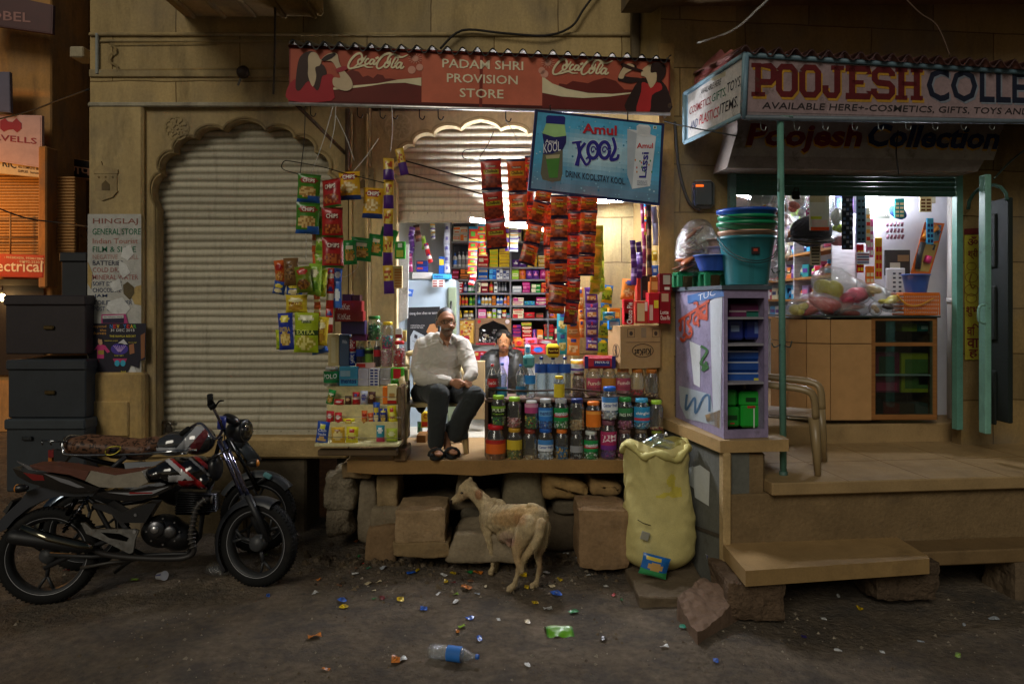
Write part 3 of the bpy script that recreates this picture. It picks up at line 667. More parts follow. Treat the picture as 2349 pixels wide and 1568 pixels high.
# wavy iron awnings
def awning(name,label,a,b,back,amp,per,col,edge):
    """a,b front corners, back = vector to the wall"""
    a,b,back=V(a),V(b),V(back);n=int((b-a).length/per*8);m=M('ironpaint',True);up=V((0,0,1));rows=[]
    for k in range(5):
        t=k/4
        rows.append([m.pt(a+(b-a)*(i/n)+back*t+up*(amp*math.sin(2*math.pi*i/8)+.012*nz((i*.12,k,0),1))) for i in range(n+1)])
    for k in range(4):
        for i in range(n):m.fc((rows[k][i],rows[k][i+1],rows[k+1][i+1],rows[k+1][i]),col)
    lip=[m.pt(a+(b-a)*(i/n)+back*-.004+up*(amp*math.sin(2*math.pi*i/8)+.012*nz((i*.12,0,0),1)-.012)) for i in range(n+1)]
    for i in range(n):m.fc((rows[0][i],rows[0][i+1],lip[i+1],lip[i]),edge)
    return tag(m.build(name),label,'awning')
awning('awning_sheet','corrugated iron awning sheet above the red drinks sign',P(662,99,5.7),P(1540,134,5.9),(.05,.72,.16),.03,.122,'#8d8a84','#1c1a17')
SPL=Pl(P(665,108,5.74),P(663,235,5.78),P(1535,140,5.94))
t=thing('shop_sign','long red drinks advertisement sign naming the provision store, under the corrugated awning','sign',SPL(1100,255))
m=M('print');cn=[SPL(x,y) for x,y in ((664,106),(662,236),(1536,261),(1537,140))]
m.prism(cn[::-1],-SPL.n*.05,'#7e2218')
pl=SPL
def pp(pts,col,off,zz=A4,mat=None):m.ppoly(pl,spline(zz(*pts),3,True)[:-1] if off >= .008 else zz(*pts),col,off,mat)
RED,RED2,CRM='#c1452c','#8b2116','#e6d9b0'
m.ppoly(pl,[(667,110),(665,233),(967,242),(968,121)],'#b2543c',.002);m.ppoly(pl,[(968,121),(967,242),(1243,250),(1245,131)],'#cb6c50',.002);m.ppoly(pl,[(1245,131),(1243,250),(1533,258),(1534,142)],'#b85a42',.002)
m.ppoly(pl,[(665,226),(665,234),(1534,259),(1534,251)],'#4a0f0c',.003)  # shadow along the lower edge, painted into the sign as a dark strip
# dark hills and the white wave, both ends
hill=[(620,500),(700,400),(720,350),(780,322),(840,340),(875,385),(920,372),(965,395),(1000,360),(1050,370),(1070,400),(1120,398),(1180,412),(1383,440),(1383,612),(300,590),(420,500)]
pp(hill,'#6a2218',.004);pp([(600,480),(780,460),(1000,442),(1180,408),(1383,390),(1383,462),(1240,435),(1080,440),(900,468),(780,482),(600,498)],CRM,.006)
# drinking woman
pp([(232,590),(228,460),(300,395),(380,370),(470,400),(560,360),(620,375),(615,480),(600,592)],'#a5202a',.008)
pp([(290,480),(300,330),(320,230),(360,180),(430,160),(480,190),(500,260),(540,290),(560,360),(520,380),(500,470),(470,500),(400,420),(330,500)],'#3a211b',.009)
pp([(400,210),(430,170),(475,180),(500,225),(515,245),(500,285),(460,305),(470,380),(440,470),(400,380),(400,300)],'#cdb795',.01)
pp([(510,240),(560,190),(620,172),(655,190),(665,240),(690,300),(770,400),(785,470),(740,505),(660,490),(615,450),(620,390),(680,390),(640,300),(605,250),(560,245)],'#cdb795',.012)
pp([(515,235),(560,195),(620,178),(640,190),(600,225),(545,245)],'#2a1512',.014);pp([(640,315),(720,290),(735,320),(660,345)],'#a5303a',.014)
# drinking man, other end
pp2=lambda pts,col,off:pp(pts,col,off,B1)
pp2([(217,560),(330,560),(360,490),(420,500),(470,470),(540,480),(600,490),(640,470),(740,443),(830,470),(900,540),(1270,560),(1270,745),(217,692)],'#6a2218',.004)
pp2([(217,430),(300,490),(420,535),(600,570),(800,578),(960,565),(960,575),(780,600),(560,612),(380,600),(217,568)],CRM,.006)
pp2([(918,720),(960,560),(1050,445),(1160,480),(1210,470),(1270,560),(1275,735)],'#2a1512',.008)
pp2([(1000,725),(1040,560),(1050,480),(1120,500),(1190,480),(1215,540),(1130,590),(1110,728)],'#b52a2a',.009)
pp2([(845,460),(870,380),(905,335),(970,325),(1005,360),(950,385),(905,430),(1060,450),(960,490),(880,475)],'#2a1512',.009);pp2([(850,440),(880,375),(930,325),(985,345),(960,380),(910,410),(890,450)],'#d0b892',.011)
pp2([(1050,380),(1080,350),(1130,330),(1160,380),(1170,460),(1120,530),(1080,440),(1040,425)],'#d0b892',.011);pp2([(1130,330),(1180,312),(1240,340),(1245,410),(1200,480),(1170,470),(1170,400),(1120,400)],'#2b1712',.012)
pp2([(872,340),(890,320),(960,350),(1050,378),(1040,392),(940,372)],'#33160f',.013)
for zz,s,cx,cy in ((A4,1,1330,225),(B1,1,265,318)):
    c=zz((cx,cy))[0]
    for k in range(14):a=k*.45;m.stroke(pl,[(c[0]+4*math.cos(a),c[1]+4*math.sin(a)),(c[0]+16*math.cos(a),c[1]+12*math.sin(a))],1,'#e3a58c',.005,sm=False)
    for dx,dy,q in ((0,0,7),(-8,26,9),(-14,18,8) if zz is B1 else (10,20,8)):m.pell(pl,c[0]+dx,c[1]+dy,q,q,'#d89c86',.006)
for x,y in ((1330,225),):pass
# flowing script, twice
def script(zz,ox,oy):
    st=lambda pts,w,o=.008:m.stroke(pl,zz(*[(x+ox,y+oy) for x,y in pts]),w,CRM,o)
    st([(905,200),(885,232),(862,240),(868,205),(852,180),(808,196),(764,246),(748,292),(764,312),(800,300),(842,262)],(3,5.5,3))
    st([(764,310),(820,302),(880,284),(915,300),(966,300)],(3,5,1.5))
    st([(868,222),(838,238),(832,268),(850,272),(874,246),(880,226),(866,222),(892,232)],4)
    st([(930,228),(912,230),(896,252),(898,272),(918,270),(938,250)],4)
    st([(975,236),(950,234),(934,258),(940,276),(962,262),(978,238),(966,272),(980,274),(996,258)],4)
    st([(985,226),(1012,214)],5)
    st([(1120,222),(1102,262),(1086,262),(1096,220),(1118,188),(1100,180),(1050,200),(1008,250),(996,296),(1014,312),(1046,296),(1076,262)],(3,5.5,3))
    st([(1108,204),(1140,186),(1180,206),(1220,212),(1268,190)],(2,6,1.5))
    st([(1100,252),(1072,262),(1062,294),(1080,302),(1106,276),(1112,254),(1100,252)],4)
    st([(1180,216),(1160,216),(1130,270),(1124,300),(1142,302),(1160,282)],4);st([(1178,222),(1180,236),(1150,276)],3)
    st([(1212,262),(1186,260),(1166,288),(1172,308),(1196,294),(1216,262),(1202,304),(1216,308),(1232,292)],4)
script(A4,0,0);script(lambda *p:[(a+470.5+(a-900)*.0-1,b+13.5) for a,b in A4(*p)],0,0)
for s,q in (('PADAM SHRI',((1565,303),(2268,328),(0,-75))),('PROVISION',((1605,430),(2220,452),(0,-74))),('STORE',((1716,560),(2097,573),(0,-74)))):
    (xa_,ya_),(xb_,yb_)=A4(q[0],q[1]);m.ptext(s,pl,xa_,ya_,xb_,yb_,20.5,'#efe4c2',.006,bold=.012)
m.ppoly(pl,[(1101,127),(1099,246),(1106,247),(1108,127)],'#7c2a1e',.004)
m.build('sign_board',t)
m=M('metal');m.tube([SPL(662,238,.01),SPL(1537,262,.01)],.014,'#d8d8d6',6);m.tube([SPL(662,238,-.05),SPL(1537,262,-.05)],.012,'#5b4d44',6)
m.tube([SPL(662,106,.008),SPL(1537,139,.008)],.012,'#4b1c14',6);m.build('sign_frame',t)
m=M('ironpaint')
for a,b in ((P(680,240,5.8),P(792,352,6.46)),(P(1537,240,5.95),P(1518,282,6.2))):m=M('ironpaint');m.tube([a,b],.016,'#4b3626',6);m.build('bracket',t)
m=M('ironpaint');m.tube([P(797,250,6.44),P(797,420,6.44)],.022,'#5b4836',8);m.build('bracket',t)
m=M('metal')
for x in (712,820,872,900,962,1005,1160,1240,1300):
    p=SPL(x,238+(x-662)*.0275,-.03);m.tube(spline([p,p+V((0,0,-.05)),p+V((.004,0,-.085)),p+V((.03,0,-.1)),p+V((.045,0,-.07))],3),.005,'#2a2622',5)
m.build('hook',t)
# blue drinks board
AP=Pl(P(1228,253,5.72),P(1210,437,5.76),P(1524,288,5.82));pl=AP
t=thing('shop_sign','tilted blue cold-drink board hanging below the red sign before the snacks','sign',AP(1368,455))
m=M('print');k4=B1((160,705),(98,1380),(1195,1505),(1235,825));m.prism([AP(*q) for q in k4][::-1],-AP.n*.045,'#1d2a55')
q4=B1((182,728),(122,1362),(1180,1482),(1210,842))
g=lambda u,v:AP(*(lambda a,b:(a[0]+(b[0]-a[0])*v,a[1]+(b[1]-a[1])*v))((q4[0][0]+(q4[3][0]-q4[0][0])*u,q4[0][1]+(q4[3][1]-q4[0][1])*u),(q4[1][0]+(q4[2][0]-q4[1][0])*u,q4[1][1]+(q4[2][1]-q4[1][1])*u)),.003)
bl=[L('#55b0dc'),L('#c2e2f0'),L('#74869c'),L('#2f6f9c')]
def sky_c(u,v):
    k=max(0,1-((u-.5) ** 2*6+(v-.45) ** 2*9));c=np.array(bl[0])*(1-k)+np.array(bl[1])*k
    q=max(0,min(1,(v-.62)/.3));c=c*(1-q*.75)+np.array(bl[2])*q*.75
    return tuple(c[:3]*(1+.25*nz((u*9,v*7,2),1)))
m.grid(g,26,18,sky_c)
for i in range(150):
    u,v=random.random(),random.random();c=g(u,v);s=random.uniform(.6,2.4)
    m.pell(AP,*(lambda a:a)((q4[0][0]+(q4[3][0]-q4[0][0])*u+(q4[1][0]-q4[0][0])*v,q4[0][1]+(q4[3][1]-q4[0][1])*u+(q4[1][1]-q4[0][1])*v)),s,s,random.choice(('#8cc4dc','#2f7fae','#b8dcea')),.0045,n=7)
pb_=lambda pts,col,off:m.ppoly(AP,B1(*pts),col,off)
pb_([(250,770),(262,756),(395,762),(410,775),(405,832),(248,822)],'#23277e',.007)
pb_([(250,822),(405,834),(418,935),(330,940),(218,905)],'#a8d48c',.006);pb_([(218,905),(318,938),(418,925),(415,985),(388,1040),(300,1075),(222,1078),(230,990)],'#211f66',.007)
pb_([(222,1078),(388,1040),(385,1240),(370,1300),(300,1310),(220,1290),(204,1240)],'#6d6a58',.006);pb_([(245,1100),(365,1090),(345,1275),(275,1275)],'#4f8a3c',.008);pb_([(245,1090),(365,1080),(358,1112),(252,1118)],'#b9b088',.009)
for s,a,b,h,c,bo in (('Amul',(242,985),(340,990),30,'#e8e8f0',.01),('KOOL',(228,1072),(370,1050),80,'#f2f2f6',.0),('Amul',(552,905),(838,925),84,'#c3202c',.03)):
    (x0,y0),(x1,y1)=B1(a,b);m.ptext(s,AP,x0,y0,x1,y1,h/3.4094*.94,c,.009,bo)
sp=lambda pts,w,c='#2a2a86',o=.008:m.stroke(AP,B1(*pts),w,c,o)
for d,c,o in ((5,'#e8edf6',.006),(0,'#2d2a8e',.008)):
    e=1.8 if d else 0
    sp([(515,985),(525,1070),(505,1175)],(10+e,7+e,11+e),c,o);sp([(465,985),(545,975)],5+e,c,o);sp([(575,985),(530,1060),(570,1150),(590,1165),(615,1130),(600,1105),(582,1120)],(7+e,6+e,4+e),c,o)
    for cx in (640,735):sp([(cx+43*math.cos(a),1045+68*math.sin(a)) for a in [i*.52 for i in range(13)]],8+e,c,o);sp([(cx+(6+i*2)*math.cos(i*.7),1045+(8+i*3)*math.sin(i*.7)) for i in range(10)],3+e*.5,c,o)
    sp([(805,940),(825,1030),(790,1110),(800,1125),(840,1115),(852,1080)],(7+e,8+e,6+e),c,o)
(x0,y0),(x1,y1)=B1((412,1268),(910,1335));m.ptext('DRINK KOOL.STAY KOOL.',AP,x0,y0,x1,y1,15,'#241d33',.008,.01)
pb_([(925,870),(1010,880),(1165,930),(1115,1345),(965,1368),(925,1250)],'#dde3ea',.006);pb_([(925,870),(1005,905),(965,1368),(925,1250)],'#b9c3ce',.007);pb_([(1003,845),(1025,830),(1105,838),(1120,860),(1115,925),(1060,930),(1005,905)],'#eceff3',.009)
for k in range(7):sp([(1010,850+k*9),(1115,862+k*9)],.5,'#a9b4c0',.0105)
(x0,y0),(x1,y1)=B1((1005,1030),(1140,1030));m.ptext('Amul',AP,x0,y0,x1,y1,12,'#c3202c',.009,.02)
a,b,c=[AP(*q,.009) for q in B1((1082,1275),(1105,1062),(1022,1275))];m.text('Lassi',c+(a-c),b-a,c-a,'#2d2a8e',bold=.02)
for i in range(14):x,y=1060+random.uniform(-75,75),1180+random.uniform(-55,55);m.pell(AP,*B1((x,y))[0],1.6,2.6,random.choice(('#d0402c','#3a8a4c','#d8902c')),.008,n=6)
for i,s in enumerate(('SOURCE OF','CALCIUM &','PROTEIN')):(x0,y0),(x1,y1)=B1((1008,1308+i*15),(1092,1310+i*15));m.ptext(s,AP,x0,y0,x1,y1,3,'#27306a',.009)
pb_([(1142,842),(1170,845),(1168,870),(1140,867)],'#e8e8e8',.006);m.pell(AP,*B1((1155,856))[0],2.3,2.3,'#2b7a3c',.008)
m.build('sign_board',t)
m=M('metal');m.tube([P(1262,252,5.74),P(1262,242,5.82)],.006,'#2a2622',5);m.tube([P(1440,276,5.78),P(1440,258,5.9)],.006,'#2a2622',5);m.build('hanger',t)
# gift shop fascia
t=thing('shop_sign','broad pink-grey hand-painted gift shop fascia with big maroon and navy capitals','sign',P(2030,270,5.3))
FP_=Pl(P(1711,126,5.2),P(1706,270,5.2),P(2349,168,5.62));pl=FP_
m=M('oldpaint');cn=[FP_(*q) for q in ((1712,124),(1706,270),(2900,287),(2900,202))];m.prism(cn[::-1],-FP_.n*.05,'#85797c')
m.ppoly(pl,B2((560,160),(545,515),(3300,590),(3300,250)),'#937e80',.003)
LT={'P':[[(.27,.97),(.27,.08),(.78,.08),(.9,.18),(.9,.46),(.78,.57),(.3,.57)],[(0,.07),(.4,.07)],[(0,.94),(.56,.94)]],
      'O':[[(.16,.22),(.3,.09),(.7,.09),(.86,.22),(.86,.78),(.7,.92),(.3,.92),(.16,.78),(.16,.22)]],
      'J':[[(.7,.05),(.7,.8),(.6,.92),(.3,.92),(.17,.8),(.17,.62)],[(.42,.07),(1,.07)]],
      'E':[[(.26,.05),(.26,.95)],[(0,.08),(.92,.08),(.92,.24)],[(.26,.5),(.72,.5)],[(0,.93),(.94,.93),(.94,.76)]],
      'S':[[(.86,.28),(.86,.2),(.74,.09),(.3,.09),(.16,.2),(.16,.38),(.28,.49),(.74,.52),(.86,.62),(.86,.8),(.74,.92),(.26,.92),(.13,.8),(.13,.68)]],
      'H':[[(.22,.05),(.22,.95)],[(.78,.05),(.78,.95)],[(.22,.5),(.78,.5)],[(0,.07),(.44,.07)],[(0,.94),(.44,.94)],[(.56,.07),(1,.07)],[(.56,.94),(1,.94)]]}
def slabword(word,boxes,dx,dy,col,off):
    for i,(ch,(x0,x1)) in enumerate(zip(word,boxes)):
        for s in LT[ch]:
            q=[]
            for u,v in s:
                x=x0+(x1-x0)*u;yt=195+(x-570)*.033;yb=412+(x-570)*.024;q.append((x+dx,yt+(yb-yt)*v+dy))
            wd=.13*217/2.6693*.94 if len(s) == 2 and s[0][1] == s[1][1] else .27*150/2.6693*.94
            m.stroke(pl,B2(*q),wd,col,off+i*2e-5,sm=False)
bx=((572,733),(728,876),(880,1028),(1030,1176),(1186,1350),(1350,1512),(1510,1690))
slabword('POOJESH',bx,9,17,'#b08428',.005);slabword('POOJESH',bx,0,0,'#5a1014',.0065)
for dx,dy,c,o in ((10,12,'#7d8490',.005),(0,0,'#10172c',.0065)):
    (x0,y0),(x1,y1)=B2((1715+dx,445+dy),(3010+dx,480+dy));m.ptext('COLLECTION',pl,x0,y0,x1,y1,76,c,o,.02)
(x0,y0),(x1,y1)=B2((640,502),(2900,552));m.ptext('AVAILABLE HERE÷-COSMETICS, GIFTS, TOYS AND PLASTICS ITEMS',pl,x0,y0,x1,y1,18,'#2a2426',.006,.008,sk=3)
m.build('sign_board',t)
m=M('ironpaint');m.tube([FP_(1712,126,.01),FP_(2900,202,.01)],.02,'#5a7684',6);m.tube([FP_(1707,270,.01),FP_(2900,287,.01)],.02,'#5d6872',6);m.tube([FP_(1712,124,.01),FP_(1706,272,.01)],.02,'#6a8798',6);m.build('sign_frame',t)
m=M('metal')
for x in (1745,1822,1888,1955,2015,2078,2140,2205,2270):p=FP_(x,271,-.02);m.tube(spline([p,p+V((0,0,-.05)),p+V((.005,0,-.08)),p+V((.03,0,-.09)),p+V((.04,0,-.06))],3),.004,'#8f9490',5)
m.build('hook',t)
awning('awning_sheet','rusty corrugated roof sheet above the gift shop fascia',P(1700,112,5.15),P(2700,165,5.75),(-.1,1.05,.14),.03,.13,'#9a6a62','#4c3634')
m=M('ironpaint',True)
pa_,pb2,pc_,pd_=P(1540,207,6.4),P(1700,118,5.2),P(1625,120,6.35),P(1712,122,5.22)
m.grid(lambda u,v:(P(1541,208,6.42)*(1-u)+P(1628,118,6.5)*u)*(1-v)+(P(1578,205,6.3)*(1-u)+P(1712,120,5.2)*u)*v+V((0,0,.02*math.sin(v*22))),4,24,'#b06a66')
tag(m.build('awning_sheet'),'faded pink corrugated sheet end beside the slanted gift shop panel','awning')
t=thing('shop_sign','slanted white side panel lettered in black, green, blue and red','sign',P(1640,320,5.9))
SP2=Pl(P(1711,126,5.19),P(1711,268,5.19),P(1576,320,6.02));pl=SP2
m=M('oldpaint');cn=[SP2(*q) for q in B1((1400,575),(1905,240),(1885,755),(1400,985))];m.prism(cn,-SP2.n*.03,'#7b97a4')
m.ppoly(pl,B1((1432,588),(1895,275),(1878,728),(1432,955)),'#c9c6c2',.004)
(q0,q1,q2,q3)=B1((1600,455),(1745,388),(1742,430),(1640,470));m.ppoly(pl,[q0,q1,q2,q3],'#b0a98f',.005)
for s,a,b,h,c in (('AVAILABLE HERE',(1535,588),(1700,500),50,'#2c2c2e'),('COSMETICS,',(1438,765),(1622,668),75,'#8a2c34'),('GIFTS,',(1625,662),(1745,600),82,'#2c6b50'),('TOYS,',(1750,590),(1872,520),100,'#2b2b33'),('AND',(1448,878),(1508,850),72,'#2c3a6b'),('PLASTICS',(1522,838),(1682,768),85,'#b5303a'),('ITEMS.',(1692,752),(1845,680),90,'#26262c')):
    (x0,y0),(x1,y1)=B1(a,b);m.ptext(s,pl,x0,y0,x1,y1,h/3.4094*.94,c,.006,.006,sk=2)
m.build('sign_board',t)
m=M('ironpaint');a,b,c,d=[SP2(*q,.008) for q in B1((1402,577),(1903,245),(1884,752),(1402,982))]
for u,v_ in ((a,b),(b,c),(c,d),(d,a)):m.tube([u,v_],.018,'#7d9aa6',6)
m.build('sign_frame',t)
m=M('ironpaint');m.tube([P(1790,268,5.27),P(1797,1092,5.3)],.024,'#5f8f80',12);m.box(P(1793,270,5.27),(.14,.08,.012),'#6d8f88',.003);m.tube([P(1797,1080,5.3),P(1797,1096,5.3)],.03,'#4d6a60',10)
m.tube([P(1786,410,5.25),P(1786,440,5.25)],.008,'#4d6a60',5)
for y in (620,790):m.tube(spline([P(1790,y,5.27),P(1776,y+6,5.22),P(1770,y-4,5.2)],3),.005,'#3d4a46',5);m.tube(spline([P(1800,y+2,5.27),P(1812,y+6,5.22),P(1816,y-8,5.2)],3),.005,'#3d4a46',5)
tag(m.build('awning_post'),'green iron post holding up the gift shop fascia at the porch edge','post')
t=thing('shop_sign','grey plaster shutter hood lettered in cursive maroon and navy over the gift shop','sign',P(1950,390,5.9))
m=M('oldpaint');HPl=rp(5.85,1690);pl=HPl;m.prism([HPl(*q) for q in B2((480,540),(480,640),(412,880),(1250,893),(2045,905),(2215,620),(2215,540))][::-1],DEP*.3,'#958a82');m.ppoly(pl,B2((470,690),(2180,740),(2150,830),(440,800)),'#a59d93',.004)
for dx,dy,c,o in ((-6,12,'#c8962c',.007),(0,0,None,.009)):
    for s,a,b,h,cc in (('Poojesh',(525,740),(1270,748),190,'#6a161c'),('Collection',(1310,742),(2170,762),150,'#1c2a56')):
        (x0,y0),(x1,y1)=B2((a[0]+dx,a[1]+dy+(40 if s[0] == 'P' else 0)),(b[0]+dx,b[1]+dy+(40 if s[0] == 'P' else 0)));m.ptext(s,pl,x0,y0,x1,y1,h/2.6693*.94,c or cc,o,.035,sk=16)
m.build('hood',t)
m=M('shutter');rs_=thing('rolling_shutter','dark green rolled-up shutter strip across the top of the gift shop doorway','shutter',P(1940,430,6.15))
GSP=rp(6.12)
for k in range(5):y=393+k*11;m.prism([GSP(1690,y),GSP(2192,y+4),GSP(2192,y+14.2),GSP(1690,y+10.2)][::-1],DEP*(.02+.006*(k % 2)),'#3f6658')
m.build('slat',rs_)
for x,w_ in ((1682,14),(2202,14)):m=M('ironpaint');m.prism([GSP(x-w_/2,388,.02),GSP(x+w_/2,388,.02),GSP(x+w_/2,985,.02),GSP(x-w_/2,985,.02)][::-1],DEP*.06,'#5f9485' if x > 2000 else '#5f7d78');m.build('guide_rail',rs_)
m=M('metal');p=GSP(1826,448,.03);m.box(p,(.07,.03,.07),'#26241f',.01);m.tube([p+V((-.02,0,.03)),p+V((-.015,0,.06)),p+V((.02,0,.06)),p+V((.02,0,.03))],.006,'#3a3730');tag(m.build('padlock'),'small dark padlock hanging under the green gift shop shutter','padlock')
# painted lettering and posters on the corner pillar
pl=fp(YW-.022)
t=thing('painted_notice','peeling white painted list of general store goods on the corner pillar','notice',pl(262,900))
m=M('oldpaint')
m.ppoly(pl,A2((646,128),(1040,128),(1040,1440),(640,1440)),'#b7b6b0',.002);m.ppoly(pl,A2((640,1425),(1036,1425),(1036,1448),(640,1448)),'#b59a3c',.003)
for s,x0,x1,y,h,c in (('HINGLAJ',684,1015,210,50,'#8a5a50'),('GENERAL STORE',680,1036,280,46,'#1f6b4a'),('Indian Tourist',682,1015,345,38,'#a8756a'),('FILM & SLIDE',682,1000,408,42,'#2c6b50'),('NEGATIVE     ROLL',682,1020,460,34,'#b08d84'),('BATTERIES',682,905,505,34,'#27304a'),('COLD DRINK',682,940,555,34,'#a06a66'),('MINERAL WATER',682,1018,610,36,'#a06a66'),('SOFT DRINK',682,900,655,30,'#2b3a5e'),('CHOCOLATE',682,890,703,32,'#2b3a5e'),('JAM',692,790,748,32,'#2b3a5e'),('TOILET   PAPER',690,975,795,32,'#2b3a5e'),('POST CARD',690,880,840,32,'#34456b'),('MILK POWDER .',680,990,1385,36,'#2b3a6e'),('CYCLE',690,800,1335,34,'#4a5468')):
    (xa_,ya_),(xb_,yb_)=A2((x0,y),(x1,y));m.ptext(s,pl,xa_,ya_,xb_,yb_,h/3.0157*.94,c,.004,.008)
for i,pts in enumerate(([(905,380),(960,350),(985,420),(940,470),(890,440)],[(880,470),(930,500),(960,560),(905,600),(870,540)],[(800,640),(880,600),(900,680),(840,700)],[(800,770),(900,740),(960,820),(920,870),(830,860),(780,820)],[(1000,660),(1040,650),(1040,800),(990,790),(960,720)],[(646,480),(680,560),(670,680),(644,640)],[(690,1240),(800,1230),(860,1290),(980,1230),(1020,1330),(840,1345),(720,1330)])):
    m.ppoly(pl,A2(*pts),'#d3d4d2' if i not in (4,5) else '#b39a63',.006)
m.ppoly(pl,A2((905,650),(940,625),(985,665),(990,710),(955,760),(910,715)),'#5d5138',.007)
m.build('painted_panel',t)
t=thing('poster','colourful new year party poster pasted on the corner pillar','poster',pl(268,870))
m=M('paper');m.prism([pl(*q,.012) for q in A2((636,932),(1076,932),(1070,1200),(1030,1205),(1020,1260),(960,1240),(930,1310),(700,1320),(655,1180),(640,1150))],pl.n*.003,'#23202e')
o_=.0165;pz=lambda pts,c,o=o_:m.ppoly(pl,A2(*pts),c,o)
for i,ch in enumerate('NEW YEAR'):
    if ch != ' ':(xa_,ya_),(xb_,yb_)=A2((808+i*25,968),(829+i*25,968));m.ptext(ch,pl,xa_,ya_,xb_,yb_,9,('#3f7fc8','#d83a3a','#e0b03a','#58a84a')[i % 4],o_,.02)
for s,x0,x1,y,h,c in (('31 DEC 2015',815,990,992,20,'#d8d8d8'),('THE RAWLA RESORT',806,1000,1034,16,'#d8c840'),('beyond',680,782,968,24,'#c08a3a'),('the',735,782,990,18,'#c08a3a'),('dunes',680,782,1014,22,'#c08a3a'),('laser light',842,910,1175,13,'#d8d84a'),('khatkhwa punjab',770,868,1066,12,'#c8b83a'),('famous fire juggler',945,1008,1078,10,'#c8b83a'),('food',890,925,1293,14,'#d8c840')):
    (xa_,ya_),(xb_,yb_)=A2((x0,y),(x1,y));m.ptext(s,pl,xa_,ya_,xb_,yb_,h/3.0157*.94,c,o_,.008)
pz([(690,1130),(720,1090),(745,1085),(775,1095),(810,1140),(790,1150),(765,1120),(765,1190),(715,1190),(715,1120)],'#c23a78');pz([(722,1130),(765,1130),(765,1160),(720,1160)],'#a58a3a',.0175);m.pell(pl,*A2((740,1062))[0],6,9,'#c69a78',.018);pz([(725,1040),(745,1028),(760,1050),(757,1090),(750,1050),(732,1050)],'#1c1418',.019)
m.pell(pl,*A2((880,1120))[0],20,13,'#4a3a9c',o_)
for k in range(7):m.stroke(pl,A2((880,1150),(835+k*15,1095)),1.3,'#c8a8e8',.018,sm=False)
pz([(830,1190),(935,1190),(920,1230),(890,1215),(850,1235)],'#b03a6a');m.pell(pl,*A2((862,1225))[0],6,7,'#3aa8c8',.0185);m.pell(pl,*A2((905,1225))[0],6,7,'#3aa8c8',.0185);pz([(680,1210),(705,1185),(735,1205),(720,1230),(690,1228)],'#4c1a28');pz([(950,1090),(985,1080),(990,1150),(955,1160)],'#a06a4a');pz([(1035,1020),(1068,1000),(1065,1180),(1038,1195)],'#8a5a3a');pz([(870,1075),(910,1048),(940,1085),(880,1090)],'#c8c8cc')
m.build('poster_sheet',t)
m=M('paper');m.prism([pl(*q,.009) for q in A2((748,865),(925,862),(945,935),(745,935))],pl.n*.002,'#b03a78');pz([(755,885),(912,880),(912,930),(755,930)],'#2b2140',.0125);pz([(755,875),(910,870),(910,893),(755,897)],'#d0d0d0',.0135)
(xa_,ya_),(xb_,yb_)=A2((760,893),(905,890));m.ptext('डोम महोत्सव जोधपुर',pl,xa_,ya_,xb_,yb_,4,'#222',.0155)
tag(m.build('poster'),'small magenta handbill peeping above the new year poster','poster')
# auspicious yellow panel beside the gift shop
pl=rp(6.185)
m=M('oldpaint');m.prism([pl(*q,.0) for q in B4((905,390),(985,388),(1000,1068),(908,1070))][::-1],pl.n*.004,'#a59a2e')
m.ppoly(pl,B4((905,355),(985,350),(986,384),(905,386)),'#5a1818',.005)
for s,a,b,h in (('ॐ',(922,445),(980,445),50),('श्री',(925,522),(980,522),60),('शुभ',(915,835),(985,835),55),('वि',(920,938),(985,938),65),('वा',(920,1005),(985,1005),52),('ह',(930,1062),(980,1062),48)):
    (x0,y0),(x1,y1)=B4(a,b);m.ptext(s,pl,x0,y0,x1,y1,h/2.24*.94,'#6b1a1c',.007,.015)
for k,(a,b) in enumerate(((560,26),(620,34),(690,38),(735,30))):m.stroke(pl,B4(*[(945+b*math.cos(q*.7),a+b*.8*math.sin(q*.7)) for q in range(10)]),1.6,'#7a5a1a',.007)
m.stroke(pl,B4((945,600),(935,640),(950,680),(965,665)),3,'#7a5a1a',.008)
tag(m.build('blessing_notice'),'yellow panel with red wedding blessing painted beside the gift shop door','notice')
# signs down the lane
def lsign(label,pts,Y,col,texts,frame=None,dark=None):
    m=M('print');pl=fp(Y);m.prism([pl(*q) for q in pts],(0,.06,0),frame or col)
    c=(sum(p[0] for p in pts)/4,sum(p[1] for p in pts)/4);m.ppoly(pl,[(c[0]+(x-c[0])*.96,c[1]+(y-c[1])*.94) for x,y in pts],col,.004)
    for s,x0,y0,x1,y1,h,tc in texts:m.ptext(s,pl,x0,y0,x1,y1,h,tc,.008,.012)
    if dark:dark(m,pl)
    return tag(m.build('lane_sign'),label,'sign')
def bird(m,pl):m.face([pl(x,y,.009) for x,y in A1((0,925),(40,905),(60,930),(95,935),(125,905),(165,945),(165,985),(130,1015),(100,990),(55,995),(30,1010),(0,985))],'#9a1c24')
lsign('pale pink board with red emblem high on the lane house',[(-60,262),(96,265),(96,385),(-60,362)],11.2,'#c9a29a',[('HAVELLS',-42,318,84,331,14,'#8e1f26')],dark=bird)
lsign('white electric shop sign with black letters over the lane shutter',[(-60,350),(103,374),(103,408),(-60,392)],11.25,'#d3b98c',[('ELECTRIC',-55,372,37,387,18,'#221a18'),('ALL COMPLETE  Mobile',41,385,98,392,6,'#4c3a30'),('SUPPLIES   Instruments',41,395,98,401,6,'#4c3a30')])
lsign('red sign with cream script letters above the lane shop doorway',[(-60,580),(103,585),(100,637),(-60,633)],11.15,'#b5381f',[('Electrical',-34,622,97,624,26,'#efd9b8'),(': 9352824206, 9928612864',10,593,100,597,6,'#e8c8a0'),(': 02992-253013',40,602,100,605,6,'#e8c8a0')])
